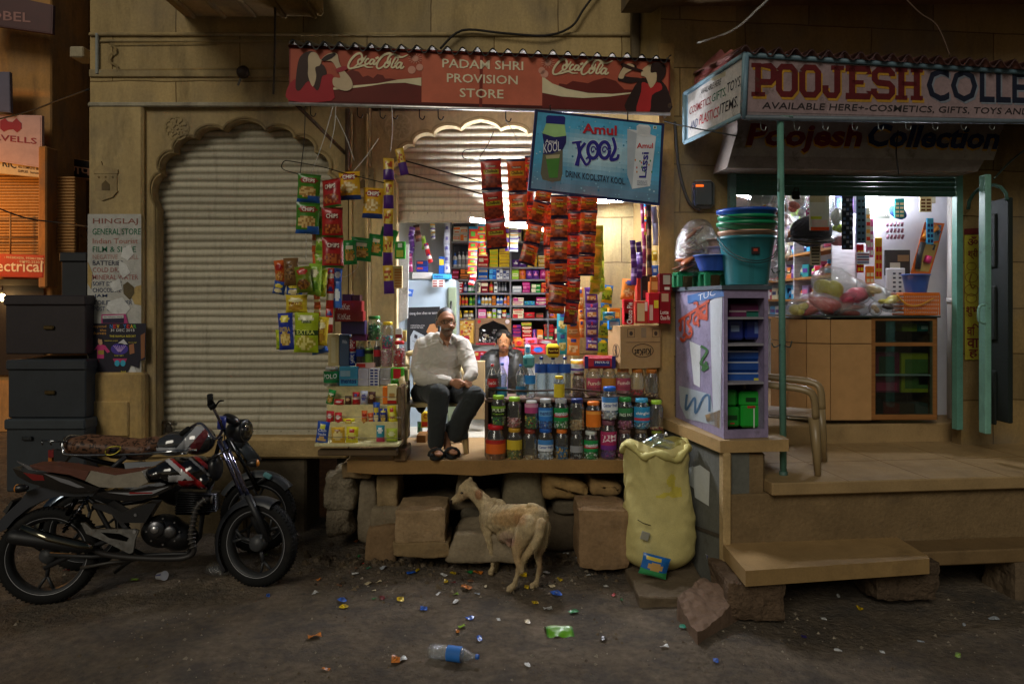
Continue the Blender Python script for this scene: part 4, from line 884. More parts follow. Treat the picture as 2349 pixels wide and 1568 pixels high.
lsign('black sign with pale Hindi letters on the narrow lane house',[(122,356),(260,378),(260,418),(122,400)],12.1,'#241c1c',[('गणपति',130,392,262,412,24,'#dba684')],frame='#cf9a64')
lsign('dark maroon board in shadow at the top of the lane',[(-80,-30),(122,12),(120,78),(-80,50)],11.0,'#4a1c1a',[('NOBEL',-60,42,70,52,22,'#9c6b62')])
lsign('grey blue panel hanging under the dark board in the lane',[(-60,165),(22,165),(24,258),(-60,250)],11.1,'#5d5a70',[])
t=thing('assumed_lane_lamp','assumed unseen sodium street lamp on a bracket above the lane','lamp',(-9.2,9.9,3.6))  # out-of-view lamp, assumed from the orange light on the lane houses
m=M('ironpaint');m.tube([(-9.9,10.5,3.55),(-9.6,10.2,3.75),(-9.2,9.9,3.72)],.025,'#4a4640',6);m.lathe([(.05,.1),(.16,0),(.17,-.03)],(-9.2,9.9,3.62),'#5a564e',12);m.build('assumed_lamp_arm',t)
ld_=bpy.data.lights.new('assumed_sodium_light','POINT');lo_=bpy.data.objects.new('assumed_sodium_light',ld_);COL.objects.link(lo_);lo_.parent=t;lo_.location=(0,0,-.12);ld_.energy=170;ld_.color=(1,.42,.08);ld_.shadow_soft_size=.12  # added point light of the assumed lamp, colours the lane orange
bl_=thing('shop_bulb','round glowing bulb inside the lane shop doorway','lamp',P(2,686,11.3));m=M('bulb',True);m.lathe([(0,.06),(.045,.04),(.06,0),(.045,-.04),(0,-.06)],P(4,682,11.3),'#ffe0a0',12,mat='bulb2');m.build('bulb_glass',bl_)
m=M('plastic');m.tube([P(4,676,11.3),P(4,655,11.3)],.02,'#3a342c',6);m.build('socket',bl_)
CN={'red':'#c3222a','yellow':'#e9c62c','blue':'#2461bd','white':'#e8e8e4','green':'#2f8a3e','purple':'#62318a','pink':'#dc6f9f','orange':'#e5792a','maroon':'#7d1d2c','sky blue':'#49a9da','brown':'#6d452a',
      'black':'#242426','cream':'#e8deb6','teal':'#2b8c90','gold':'#c99a30','grey':'#8c8c90','magenta':'#b92b7a','silver':'#bdc0c4','navy':'#20306b','lime':'#9dc93c','tan':'#c0a070','lavender':'#b79fd2','amber':'#b5691f'}
C_=lambda c:CN.get(c,c)
rnd=random.Random(11)
ACC=['white','yellow','red','navy','cream','pink','blue','green']
def surf(w,h,d,seed,waist=.06,mode='pillow'):
    """puffed bag surface: u across, v down from the top"""
    def S(u,v,side=-1):
        a=u*2-1;b=v*2-1
        q=(1-abs(a) ** 2.6)*(1-abs(b) ** 5)
        k=1-waist*(1-abs(b) ** 3)
        crim=.15 if abs(b) > .9 else 1
        z=side*(d/2*q ** .8*crim+.001)
        z += d*.13*nz((a*1.7+seed,b*2.6,side),1.3)*q-.0015*math.sin(v*160)*(abs(b) > .9)
        return V((a*w/2*k+.006*w*nz((b*3,seed,1),2),z,-v*h))
    return S
DES={}
def design(name,base,zones=(),texts=()):DES[name]=(base,zones,texts)
# zones: (u,v,ru,rv,colour[,noisecolour]) ellipses / ('b',v0,v1,colour) bands ; texts: (s,u0,v0,u1,v1,colour)
design('chips_green','#3f7d1f',(('b',0,.05,'#2f5f18'),('b',.9,1,'#2a5fae'),(.5,.22,.38,.12,'#8f1f1c'),(.45,.62,.4,.2,'#d8b878','#a87c3c'),(.75,.82,.3,.1,'#2a5fae')),(('CHIPS',.24,.28,.78,.16,'#f2efe0'),))
design('chips_red','#a51d1c',(('b',0,.06,'#7d1414'),('b',.92,1,'#3a6b2a'),(.5,.3,.36,.12,'#7a1212'),(.5,.72,.42,.18,'#b5602a','#7d2f14')),(('CHIPS',.22,.36,.8,.22,'#f4ead8'),))
design('chips_yellow','#d9a520',(('b',.82,1,'#24407c'),(.5,.2,.38,.13,'#8f1f1c'),(.45,.58,.4,.18,'#e8d5a0','#c09a50')),(('CHIPS',.2,.27,.8,.13,'#f2efe0'),))
design('noodle_snack','#d8561c',(('b',0,.05,'#1c1a38'),('b',.95,1,'#1c1a38'),(.5,.26,.34,.05,'#7d1414'),(.5,.42,.44,.09,'#d9a024'),(.5,.75,.5,.19,'#a5441c','#7a2a10')),(('Chulbule',.2,.46,.82,.36,'#3a2410'),('Namkeen',.28,.28,.72,.23,'#e8d8b0')))
design('noodle_snack_red','#b8301c',(('b',0,.05,'#1c1a38'),('b',.95,1,'#1c1a38'),(.5,.26,.34,.05,'#6d1010'),(.5,.42,.44,.09,'#b5a024'),(.5,.75,.5,.19,'#8a341c','#6a2010')),(('Chulbule',.2,.46,.82,.36,'#2c1a0c'),('Namkeen',.28,.28,.72,.23,'#e8d8b0')))
design('lime','#b9c828',((.5,.3,.35,.12,'#e0dc50'),(.5,.7,.3,.15,'#8aa81c')),())
design('nut','#4a2a80',((.5,.68,.36,.18,'#e6d6b0','#c08a40'),(.5,.18,.14,.06,'#b52a3a')),(('Nut Cracker',.12,.4,.88,.26,'#f0ecf4'),))
design('peas','#7d9a20',(('b',0,.3,'#2a6fb0'),('b',.82,1,'#d8c020'),(.5,.2,.4,.08,'#e2c822'),(.5,.6,.45,.2,'#8aa82c','#3f5c10')),())
design('orange_snack','#e0842c',((.5,.2,.25,.1,'#2a3f8c'),(.5,.62,.4,.2,'#e8cf98','#c08a48')),())
design('teal_snack','#239ab4',((.5,.2,.25,.1,'#1c3f8c'),(.5,.62,.38,.2,'#d8d890','#a8a848')),())
design('green_snack','#1f8a3c',((.5,.3,.3,.1,'#e8e4c8'),(.5,.7,.4,.16,'#d8b060','#a87830')),(('50-lo',.14,.56,.86,.38,'#e8a020'),))
design('gold_strip','#c9a22c',(('b',.55,1,'#4a2478'),(.5,.35,.4,.2,'#d8c25c','#a84a24')),())
design('blue_extra','#26399c',((.5,.7,.36,.2,'#e2c878','#c09a40'),(.5,.15,.34,.1,'#e2d24a')),(('EXTRA',.14,.5,.86,.38,'#e8c83a'),))
design('green_extra','#a5b81e',((.5,.14,.3,.09,'#d8d8b0'),('b',.42,.56,'#2f4c14'),(.5,.75,.4,.18,'#e0d880','#a8a030')),(('EXTRA',.12,.54,.88,.43,'#d8e070'),('Yumitos',.3,.26,.74,.17,'#274a1c')))
design('masala','#6b7a1c',((.5,.2,.36,.12,'#b52a22'),(.5,.7,.4,.2,'#8a5a20','#5a3414')),())
design('brown_pouch','#7d5a34',((.5,.5,.4,.3,'#8f6d40','#5c3d1e'),),())
design('blue_pouch','#2450a5',((.5,.35,.36,.16,'#d8c23a'),(.5,.7,.36,.16,'#e0d0a0')),())
design('orange_pouch','#d0622a',((.5,.3,.35,.14,'#a5201c'),(.5,.7,.38,.18,'#d8a050','#a05a20')),())
design('lightgreen','#8fb83c',((.5,.3,.3,.12,'#e8e4b8'),(.5,.7,.36,.16,'#5c8a24')),())
design('yellow_pouch','#d8bc30',((.5,.3,.35,.12,'#f0e8b0'),(.5,.7,.34,.16,'#b5872a')),(('NUTS',.2,.55,.8,.4,'#8a2a1c'),))
design('redsachet','#b52024',(('b',.4,.6,'#e6dcd0'),(.5,.2,.3,.1,'#2a2a80')),())
design('bluesachet','#3a6fd0',((.5,.5,.36,.2,'#dfe8f4'),),())
design('orangesachet','#d0602a',(('b',.4,.6,'#e8d8b0'),),())
design('pinksachet','#8f2a5c',(('b',.3,.45,'#d8b0c4'),),())
design('purplesachet','#4a2470',(('b',.35,.5,'#9a86b8'),),())
design('darksachet','#3a1e1c',(('b',.4,.6,'#8a5a44'),),())
design('palesachet','#a9a4c0',(('b',.1,.2,'#2c2438'),('b',.6,.7,'#2c2438')),())
design('multisachet','#d03a2c',(('b',0,.18,'#3a9ad8'),('b',.8,1,'#e8d040'),(.5,.5,.36,.2,'#5aa83c')),())
design('whitesachet','#e0e4dc',(('b',.1,.3,'#e8b83a'),('b',.6,.8,'#5a4aa0')),())
def bag(m,O,D,Rr,N,dep,des,seed,nu=8,nv=12,matk='film',waist=.06):
    """one sealed bag mapped on a frame: O top centre, D down vector, Rr right vector (full width), N towards the viewer"""
    base,zones,texts=DES[des];w,h=Rr.length,D.length;S=surf(w,h,dep,seed,waist);r,d,n=Rr/w,D/h,N.normalized()
    X=lambda p:O+r*p.x-d*p.z+n*(-p.y)
    sd=random.Random(seed);bj=1+sd.uniform(-.08,.08)
    def cf(u,v):
        c=base
        for z in zones:
            if z[0] == 'b':
                if z[1] <= v <= z[2]:c=z[3]
            elif ((u-z[0])/z[2]) ** 2+((v-z[1])/z[3]) ** 2 < 1:c=z[5] if len(z) > 5 and nz((u*14,v*14,seed),1) > 0 else z[4]
        return shade(c,bj)
    m.grid(lambda u,v:X(S(u,v)),nu,nv,cf,matk);m.grid(lambda u,v:X(S(u,v,1)),max(4,nu // 2),max(5,nv // 2),shade(base,.8),matk)
    for s,u0,v0,u1,v1,c in texts:m.text(s,None,None,None,c,'paper',.015,mp=lambda a,b:X(S(u0+(u1-u0)*a,v0+(v1-v0)*b))+n*.0022)
def strip(name,label,pts,wpx,Y,des,dep=.04,cat='snack strip',group=None,seed=0,nu=7,nv=11,part='packet'):
    """bags joined end to end along a hanging line of photo points"""
    t=thing(name,label,cat,P(*pts[0],Y),group);sd=random.Random(seed+5)
    for k in range(len(pts)-1):
        dy=sd.uniform(-.02,.02);a=P(*pts[k],Y+dy+.01*(k % 2));b=P(*pts[k+1],Y-dy);wv=wpx*Y/F*sd.uniform(.94,1.05);D=b-a
        n=V((sd.uniform(-.35,.35),-1,sd.uniform(-.12,.12)));n=(n-D*(n.dot(D)/D.dot(D))).normalized();r=D.cross(n).normalized();r=r if r.x > 0 else -r
        m=M('film',True);bag(m,a,D,r*wv,n,dep,des[k % len(des)] if isinstance(des,(list,tuple)) else des,seed*13+k,nu,nv);m.build(part,t)
    return t
def packet(label,x0,y0,x1,y1,Y,des,dep=.05,tilt=0,yaw=0,name='snack_packet',cat='snack packet',group=None,seed=0,nu=9,nv=13):
    a=P((x0+x1)/2,y0,Y);h=(y1-y0)*Y/F;wv=(x1-x0)*Y/F
    D=V((math.sin(tilt)*h,0,-math.cos(tilt)*h));n=V((math.sin(yaw),-math.cos(yaw),0));n=(n-D*(n.dot(D)/D.dot(D))).normalized();r=D.cross(n).normalized();r=r if r.x > 0 else -r
    m=M('film',True);bag(m,a,D,r*wv,n,dep,des,seed or int(x0*7+y0),nu,nv);return tag(m.build(name),label,cat,group)
GC='chains of snack packets hanging over the shop front'
sp_=lambda zz,*p:zz(*p)
strip('snack_strip','strip of three dark red noodle-snack bags nearest the arch centre',A6((995,74),(1010,378),(1040,680),(1063,958)),47,5.72,'noodle_snack_red',seed=1,group=GC,nu=9,nv=14)
strip('snack_strip','strip of two orange noodle-snack bags next to the blue drinks board',A6((1243,74),(1262,405),(1265,692)),46,5.74,'noodle_snack',seed=2,group=GC,nu=9,nv=14)
strip('snack_strip','half-hidden red snack strip just behind the corner of the blue drinks board',A6((1378,40),(1385,280),(1382,510),(1388,720)),22,5.86,'noodle_snack_red',seed=3,group=GC)
strip('snack_strip','slanting orange snack strip swinging towards the shop shelves',A6((1520,385),(1500,490),(1440,700),(1395,905),(1345,1110)),39,5.76,'noodle_snack',seed=4,group=GC)
strip('snack_strip','narrow orange snack strip edge-on behind the longest orange strip',A6((1565,500),(1558,725),(1562,940),(1572,1160),(1578,1370),(1585,1560)),22,5.84,'noodle_snack',seed=5,group=GC)
strip('snack_strip','longest orange snack strip of six bags under the blue drinks board',A6((1665,425),(1672,645),(1666,860),(1660,1078),(1662,1295),(1646,1505),(1640,1590)),41,5.72,'noodle_snack',seed=6,group=GC)
strip('snack_strip','long red snack strip reaching lowest beside the longest orange strip',A6((1815,430),(1812,588),(1810,808),(1805,1032),(1806,1250),(1800,1468),(1775,1700)),34,5.8,'noodle_snack_red',seed=7,group=GC)
strip('snack_strip','orange snack strip of four bags closest to the lime yellow strip',A6((1968,440),(1962,582),(1950,800),(1940,1012),(1934,1220)),40,5.76,'noodle_snack',seed=8,group=GC)
strip('snack_strip','lime yellow snack strip under the wall tube lamp',A8((188,215),(190,330),(182,450),(176,545),(168,612)),26,6.05,'lime',seed=9,group=GC)
strip('snack_strip','slim lime strip hanging just behind the wider lime strip',A8((203,300),(208,420),(208,520),(210,600)),16,6.12,'lime',seed=10,group=GC)
packet('teal corner of a snack packet below the lime yellow strips',1394-12,727-12,1394+18,727+8,6.08,'teal_snack',.03)
strip('snack_strip','purple nut packet strip hanging on the stone wall',A8((148,572),(153,662),(155,762),(155,862),(155,940)),30,6.36,'nut',.03,seed=11,group=GC)
strip('snack_strip','green pea snack strip with blue tops beside the purple strip',A8((250,560),(238,665),(234,768),(218,868),(215,968)),26,6.38,'peas',.03,seed=12,group=GC)
strip('snack_strip','pale orange peanut strip between the teal and purple strips',A8((44,772),(48,862),(46,968)),30,6.3,'orange_snack',.03,seed=13,group=GC)
strip('snack_strip','narrow orange strip on the stone wall behind the red snack strip',A8((88,575),(92,700),(95,760),(95,865)),13,6.4,'orange_snack',.03,seed=14,group=GC)
strip('snack_strip','bright teal snack strip beside the young man',A7((1655,80),(1655,280),(1655,490)),25,6.45,'teal_snack',.03,seed=15,group=GC)
strip('snack_strip','green chips strip of two bags at the wire hanger end',A5((252,55),(245,206),(240,372)),52,5.66,'chips_green',.06,seed=16,group=GC,nu=12,nv=16)
strip('snack_strip','red chips strip of three bags over the left shop jamb'.replace('left ',''),A5((368,82),(372,232),(375,390),(376,552)),51,5.6,'chips_red',.06,seed=17,group=GC,nu=12,nv=16)
packet('yellow chips bag hung high next to the red chips strip',*A5((405,42),(520,192))[0],*A5((405,42),(520,192))[1],5.72,'chips_yellow',.06,.05)
packet('second yellow chips bag hung lower on the wire rod',*A5((540,128),(650,290))[0],*A5((540,128),(650,290))[1],5.8,'chips_yellow',.06,-.06)
strip('snack_strip','gold and purple wafer strip hanging in front of the pilaster',A5((672,-30),(672,85),(672,238),(670,385),(668,540),(676,690)),24,5.8,'gold_strip',.045,seed=18,group=GC)
packet('gold and purple wafer packet tilted at the top of its strip',*A4((1150,1005),(1225,1240))[0],*A4((1150,1005),(1225,1240))[1],5.78,'gold_strip',.03,.22)
for i,(x0,y0,x1,y1,lb,tl) in enumerate(((428,405,500,535,'green biscuit snack bag nearest the red chips strip',.05),(475,392,590,516,'wide green biscuit snack bag second along the sagging line',-.1),(570,374,652,490,'green biscuit snack bag third along the sagging line',-.12),(636,345,730,470,'green biscuit snack bag tucked behind the gold strip',-.3))):
    (a,b),(c,d)=A5((x0,y0),(x1,y1));packet(lb,a,b,c,d,5.95+.03*i,'green_snack',.05,tl,name='snack_packet',group='green snack bags on a line')
strip('snack_strip','pale green and white strip seen behind the red chips',A5((312,230),(308,370),(305,480),(312,560)),22,5.75,'lightgreen',.03,seed=19,group=GC)
strip('snack_strip','thin orange sachet strip below the pale green strip',A5((284,370),(282,470),(290,700),(294,750),(292,806)),15,5.8,'orangesachet',.02,seed=20,group=GC)
strip('snack_strip','thin red sachet strip hanging over the chocolate boxes',A5((366,555),(364,640),(358,770),(355,900)),17,5.7,'redsachet',.02,seed=21,group=GC)
strip('snack_strip','thin blue sachet strip next to the red sachets',A5((404,555),(398,625),(402,765)),20,5.72,'bluesachet',.02,seed=22,group=GC)
for lb,q,Y,des,tl in (
 ('orange pouch at the outer edge of the upper snack bunch',(60,512,122,636),5.66,'orange_pouch',.1),('blue pouch under the orange pouch in the upper snack bunch',(66,625,132,694),5.62,'blue_pouch',-.2),
 ('brown pouch in the middle of the upper snack bunch',(112,500,192,645),5.6,'brown_pouch',.03),('olive masala pouch with red badge in the upper snack bunch',(170,545,258,684),5.54,'masala',.1),
 ('pale green bag hanging beside the masala pouch',(250,530,322,698),5.6,'lightgreen',-.06),('lime bag partly behind the pale green bag',(300,560,350,706),5.66,'lime',-.08),('blue chips bag beneath the brown pouch',(128,618,215,706),5.64,'blue_pouch',0),
 ('yellow bag hanging between the two snack bunches',(124,695,242,792),5.62,'yellow_pouch',0),('tall navy extra chips bag in the lower snack bunch',(82,792,162,988),5.56,'blue_extra',.05),('large lime extra chips bag in the lower snack bunch',(172,790,304,1002),5.5,'green_extra',-.02),
 ('yellow nut bag at the inner side of the lower bunch',(288,812,358,965),5.55,'yellow_pouch',-.08),('lime bag edge behind the navy extra chips bag',(70,880,130,985),5.64,'lime',.05),('blue bag hem behind the lower snack bunch',(250,930,340,1010),5.62,'bluesachet',.2)):
    (a,b),(c,d)=A5(q[:2],q[2:]);packet(lb,a,b,c,d,Y,des,.07,tl,name='snack_packet',nu=12,nv=16)
SG='sachet strips by the stone pilaster'
for i,(pts,w_,des,lb) in enumerate(((((390,300),(396,380),(400,460),(396,560)),13,'purplesachet','outermost purple sachet strip by the stone pilaster'),(((424,310),(430,370),(432,440),(428,520)),14,'purplesachet','second purple sachet strip with white edges by the pilaster'),
  (((446,90),(452,200),(458,300),(460,400),(456,505)),10,'pinksachet','long wine-red sachet strip by the stone pilaster'),(((482,95),(486,200),(486,310),(488,420),(490,540)),12,'darksachet','long brown sachet strip by the stone pilaster'),
  (((512,105),(520,200),(528,290),(526,330)),14,'palesachet','grey lavender sachet strip by the stone pilaster'),(((520,360),(522,420)),16,'yellow_pouch','single yellow and blue sachet below the lavender strip'),(((520,445),(522,505)),16,'bluesachet','single blue sachet lowest below the lavender strip'),(((466,92),(470,180),(468,270)),9,'multisachet','short red and blue sachet strip by the stone pilaster'))):
    strip('sachet_strip',lb,A8(*pts),w_,6.12+.03*(i % 3),des,.02,cat='sachet strip',seed=30+i,nu=4,nv=6,part='sachet',group=SG)
# wires, rods and strings that carry them
def wire(name,label,pts,Y,r=.004,col='#2b2723',mat='metal',cat='wire'):
    m=M(mat,True);q=[P(*p,Y[i] if isinstance(Y,(list,tuple)) else Y) for i,p in enumerate(pts)];m.tube(spline(q,5) if len(q) > 2 else q,r,col,5);return tag(m.build(name),label,cat)
wire('wire_hanger','bent wire hanger rod carrying the green and red chips',A4((320,1228),(200,1195),(168,1160),(195,1115),(260,1118),(520,1165),(700,1215),(1062,1305)),5.7)
wire('wire_hanger','bent wire hanger carrying the dark red noodle strip',A4((1895,1100),(1770,1098),(1738,1060),(1770,1020),(1900,1012),(2240,1000),(2345,1005)),5.74)
wire('iron_rod','upper thin iron rod slanting across the half-raised shutter',A4((1215,1105),(1900,1295)),[5.8,5.75],.006);wire('iron_rod','lower thin iron rod slanting across the half-raised shutter',A4((1235,1218),(1910,1400)),[5.8,5.75],.006)
for lb,a,b in (('white string from the awning hook to the green chips',(615,640),(425,1228)),('white string down to the yellow chips bag',(640,640),(590,1000)),('grey string running from hook towards the pilaster',(640,720),(800,1110)),('grey string between pilaster nail and chips wire',(1010,920),(770,1230)),('pale string holding the dark red noodle strip',(2010,860),(1890,1080)),('pale string tied under the awning over the noodle strips',(2110,760),(2220,950)),('thin dark wire down to the wire hanger',(375,640),(330,1225)),('pale cord holding the gold and purple wafer strip',(1125,640),(1115,1030))):
    wire('string',lb,A4(a,((a[0]+b[0])/2+12,(a[1]+b[1])/2),b),5.78,.0035,'#b9b5ab' if 'dark' not in lb else '#2b2723','matte','string')
wire('string','pale string dropping from the chips to the lower snack bunch',A5((232,370),(234,440),(232,510)),5.64,.003,'#a9a59b','matte','string')
wire('string','sagging pale string under the green biscuit bags',A5((376,540),(430,600),(500,560),(510,520)),5.9,.002,'#a9a59b','matte','string')
# ------------------------------------------------------------------ jars and bottles
def jar(label,x,yt,yb,w,Y,lid,lab=None,cont=None,fill=.35,txt=None,shape=0,cat='jar',name='candy_jar',group='jars on the landing',labv=(.36,.7),tint='#f2f6f6',tcol='#ffffff',lab2=None,mtx=None):
    c=P(x,yb,Y);h=(yb-yt)*Y/F;r=w/2*Y/F;t=thing(name,label,cat,c,group)
    hb=h*(.9 if lid else 1)
    prof=[(r*.8,.002),(r*.97,h*.03),(r,h*.07)]
    n=9
    for k in range(1,n):prof.append((r*(1-.018*(k % 2))*(1-.03*math.sin(k/n*3.1)),h*(.07+.63*k/n)))
    prof += [(r,h*.7),(r*.97,h*.76),(r*.82,h*.83),(r*.72,h*.87),(r*.72,hb)]
    if shape == 1:prof=[(r*.8,.002),(r,h*.06),(r,h*.45),(r*.96,h*.55),(r*.8,h*.74),(r*.62,h*.84),(r*.6,hb)]
    m=M('clear',True);m.lathe(prof,c,tint,18,caps=False);m.build('jar_body',t)
    if lid:
        m=M('plastic',True);m.lathe([(r*.76,h*.875),(r*.78,h*.88),(r*.78,h*.965),(r*.74,h),(r*.3,h*1.002),(0,h*1.002)],c,C_(lid),18);m.build('lid',t)
    if cont:
        m=M('film');sd=random.Random(int(x*3+yt));hf=h*fill
        m.lathe([(r*.8,.006),(r*.8,hf*.9),(0,hf*.92)],c,C_(cont[0]),10)
        for k in range(int(26+60*fill)):
            a=R(sd.uniform(180,360));q=c+V((r*.86*math.cos(a),r*.86*math.sin(a),sd.uniform(.01,hf)));s=r*sd.uniform(.13,.22)
            m.box(q,(s*1.5,s,s),C_(sd.choice(cont)),s*.3,rot=(sd.uniform(0,3),sd.uniform(0,3),sd.uniform(0,3)))
        m.build('candy_filling',t)
    if lab:
        m=M('paper',True);z0,z1=h*(1-labv[1]),h*(1-labv[0]);k=lambda j:C_(lab)
        m.lathe([(r*1.012,z0),(r*1.012,z1)],c,C_(lab),14,arc=(195,345))
        if lab2:m.lathe([(r*1.018,z0+(z1-z0)*lab2[1]),(r*1.018,z0+(z1-z0)*lab2[2])],c,C_(lab2[0]),14,arc=(200,340))
        if txt:
            for (s,v0,v1,cc) in (txt if isinstance(txt,list) else [(txt,.4,.65,tcol)]):
                def mp(a,b,v0=v0,v1=v1):an=R(218+104*a);zz=z0+(z1-z0)*(v0+(v1-v0)*(b+.12*a));return c+V((r*1.03*math.cos(an),r*1.03*math.sin(an),zz))
                m.text(s,None,None,None,C_(cc),'paper',.02,mp=mp)
        m.build('jar_label',t)
    return t
def j7(label,x,yt,yb,w,*a,Y=5.86,**k):(cx,ct),(_,cb)=A7((x,yt),(x,yb));return jar(label,cx,ct,cb,w/3.9208*.94,Y,*a,**k)
def j8(label,x,yt,yb,w,*a,Y=5.86,**k):(cx,ct),(_,cb)=A8((x,yt),(x,yb));return jar(label,cx,ct,cb,w/2.3765*.94,Y,*a,**k)
UP,LO='upper jar','lower jar'
j7('lime-lidded jar with black and lime label standing on the big red-lidded jar',1048,878,1166,140,'lime','#1d2a14',('green','black','#2f6a34','lime'),.42,[('PULSE',.45,.75,'#dfe8c8'),('Candy',.15,.32,'#9dc93c')],lab2=('#7fae2c',.72,1.0),labv=(.34,.68))
j7('lime-lidded ribbed jar without label, half full of pink sweets',1200,897,1186,140,'lime',None,('#c98a86','#d8b0a8','#a5524c','#e0d0c8'),.33)
j7('white-lidded jar with pink label and mixed toffees',1362,930,1200,132,'white','#b5447c',('green','yellow','brown','#7a8c3c','maroon'),.45,None,labv=(.08,.42),lab2=('#d8a0b8',.6,.95))
j7('white-lidded jar with blue mint label and blue sweets',1497,912,1196,138,'silver','#2f7cd0',('blue','#4a90d8','#c8d8e8'),.3,[('mentos',.42,.72,'#1c2f7c')],lab2=('#6fb0e4',.35,.8),labv=(.28,.72))
j7('jar with green fruit mint label, upper row beside the blue one',1645,914,1198,142,'silver','#178a45',('green','#2f9a4c','#d8e8d8'),.3,[('mentos',.4,.7,'#e8eef4')],lab2=('#b5283a',.3,.55),labv=(.28,.72))
j7('navy-lidded tall ribbed jar with beige sweets',1798,910,1210,150,'navy',None,('tan','#b09a70','#8a6a44','#d0c0a0'),.34)
j7('orange-lidded jar with orange label in the upper row',1955,938,1212,148,'orange','#e2781c',('brown','tan','#8a5a2c'),.25,None,labv=(.3,.86),lab2=('#f0a040',.78,.95))
j8('blue-lidded jar with white and blue gum label, standing higher than its neighbours',257,1148,1338,95,'blue','#dfe6ee',('silver','#e0e4ea','#8aa0c0'),.32,[('Center fresh',.25,.52,'#1f4fa0')],labv=(.3,.7),lab2=('#3f83c8',.6,1.0),Y=5.84)
j8('green-lidded jar with black and green label and pink sweets',348,1210,1392,90,'green','#1d2b22',('#a54a78','#c888a8','maroon'),.32,[('PASS PASS',.3,.55,'#d0e4d0')],lab2=('#2f7a44',.58,.95),labv=(.3,.7))
j8('sky-blue-lidded jar with sky blue gum label',443,1215,1392,95,'sky blue','#2a8cc0',('sky blue','#b0c8d8','#3a6a90'),.4,[('chingles',.45,.68,'#e8f0f8')],lab2=('#b53a4c',.12,.3),labv=(.26,.76))
j8('lime-lidded tall ribbed jar nearly empty at the end of the upper row',528,1226,1402,80,'lime',None,('tan','maroon'),.12)
j7('largest jar, red-lidded, filled with brown rusks under an orange label',1020,1158,1497,195,'red','#d8641c',('#a5683a','#8f5428','#b87a48','#7d4a24'),.62,None,shape=1,labv=(.4,.78),lab2=('#b0241c',.72,1.0))
j7('dull-gold-lidded jar with torn yellow label and olive toffees',1200,1188,1492,150,'gold','#c9b02a',('#6d7a2c','gold','#4a5420','#b0a050'),.34,None,labv=(.36,.66))
j7('brown-lidded plain jar with a few toffees at the bottom',1348,1203,1497,140,'#8a3a2c',None,('tan','#d8c8a8','brown'),.16)
j7('blue-lidded jar with white gum label in the lower row',1497,1190,1500,152,'blue','#dfe6ee',('silver','#e0e4ea','#9aa8bc'),.34,[('Center fresh',.22,.48,'#1f4fa0')],labv=(.34,.68),lab2=('#3f83c8',.56,1.0))
j7('orange-lidded jar of blue and gold wrapped sweets',1652,1199,1500,130,'orange',None,('#2a6a9c','gold','#3a8ab0','#c8a040'),.46)
j7('lidless-looking dark jar with small grey label',1795,1210,1497,130,'#5a5a5c','#8f9296',('black','grey','#5a3a2c'),.28,labv=(.5,.72))
j7('jar with green fruit mint label in the lower row',1932,1218,1492,140,'#c8d0cc','#178a45',('green','#2f9a4c','#e0e8e0'),.32,[('mentos',.4,.7,'#e8eef4')],lab2=('#b5283a',.3,.55),labv=(.3,.7))
j8('magenta-labelled jar of purple sweets in the lower row',250,1340,1566,95,'#7a4a5c','#a82a5c',('purple','#8a3a80','#5c2a6c'),.4,[('TIM',.62,.82,'#f0dce4'),('JAM',.4,.6,'#f0dce4')],lab2=('#6a2a80',0,.25),labv=(.28,.74))
j8('pinkish clear jar beside the magenta-labelled one',345,1395,1568,86,'#6a4a48',None,('#8f4a5c','#b07a86'),.3,tint='#e6d2d6')
j8('clear dusty jar behind the yellow sack, near the rack end',440,1395,1562,86,'#6a5a4c',None,('brown','tan'),.15,tint='#dcd4cc')
j8('last clear jar of the lower row, tucked behind the yellow sack',530,1400,1562,76,'#8a9a3a',None,('#4a3a2c',),.2,tint='#d8d4cc')
TJ='jars and bottles on the rack top'
for lb,x,yt,yb,w_,lid,lab,cont,fl,tx,l2 in (('pink-labelled jar with tan lid behind the wooden rack bar',165,1040,1203,90,'tan','#b54a5c',('#c88a8c','tan'),.4,[('Funda',.45,.75,'#e8d8b8')],('#8f3a4c',.1,.3)),('amber-labelled jar with tan lid between the two pink-labelled jars',252,1042,1200,86,'tan','#b5772c',('amber','tan'),.4,None,None),('pink-labelled jar with amber lid under the cardboard carton',335,1043,1196,88,'amber','#a5465c',('#c88a8c',),.4,[('Funda',.45,.75,'#e8d0c0')],('#8f3a4c',.1,.3)),('clear jar with amber lid and a few red sweets',418,1046,1212,82,'amber',None,('red','brown'),.3,None,None),('clear jar with amber lid last on the rack top',500,1047,1216,80,'amber',None,('brown','tan'),.2,None,None)):
    j8(lb,x,yt,yb,w_,lid,lab,cont,fl,tx,lab2=l2,labv=(.34,.8),Y=6.05,group=TJ)
j7('brown jar of long straws with dark lid on the rack top',1815,660,902,125,'#5c3a2c',None,('#7a5a4c','#9a7a6c'),.8,Y=6.05,group=TJ)
j7('small yellow-lidded jar with yellow label before the big water bottles',1628,694,905,104,'yellow','#d8c22c',('yellow',),.1,None,Y=5.84,labv=(.35,.95),group=TJ)
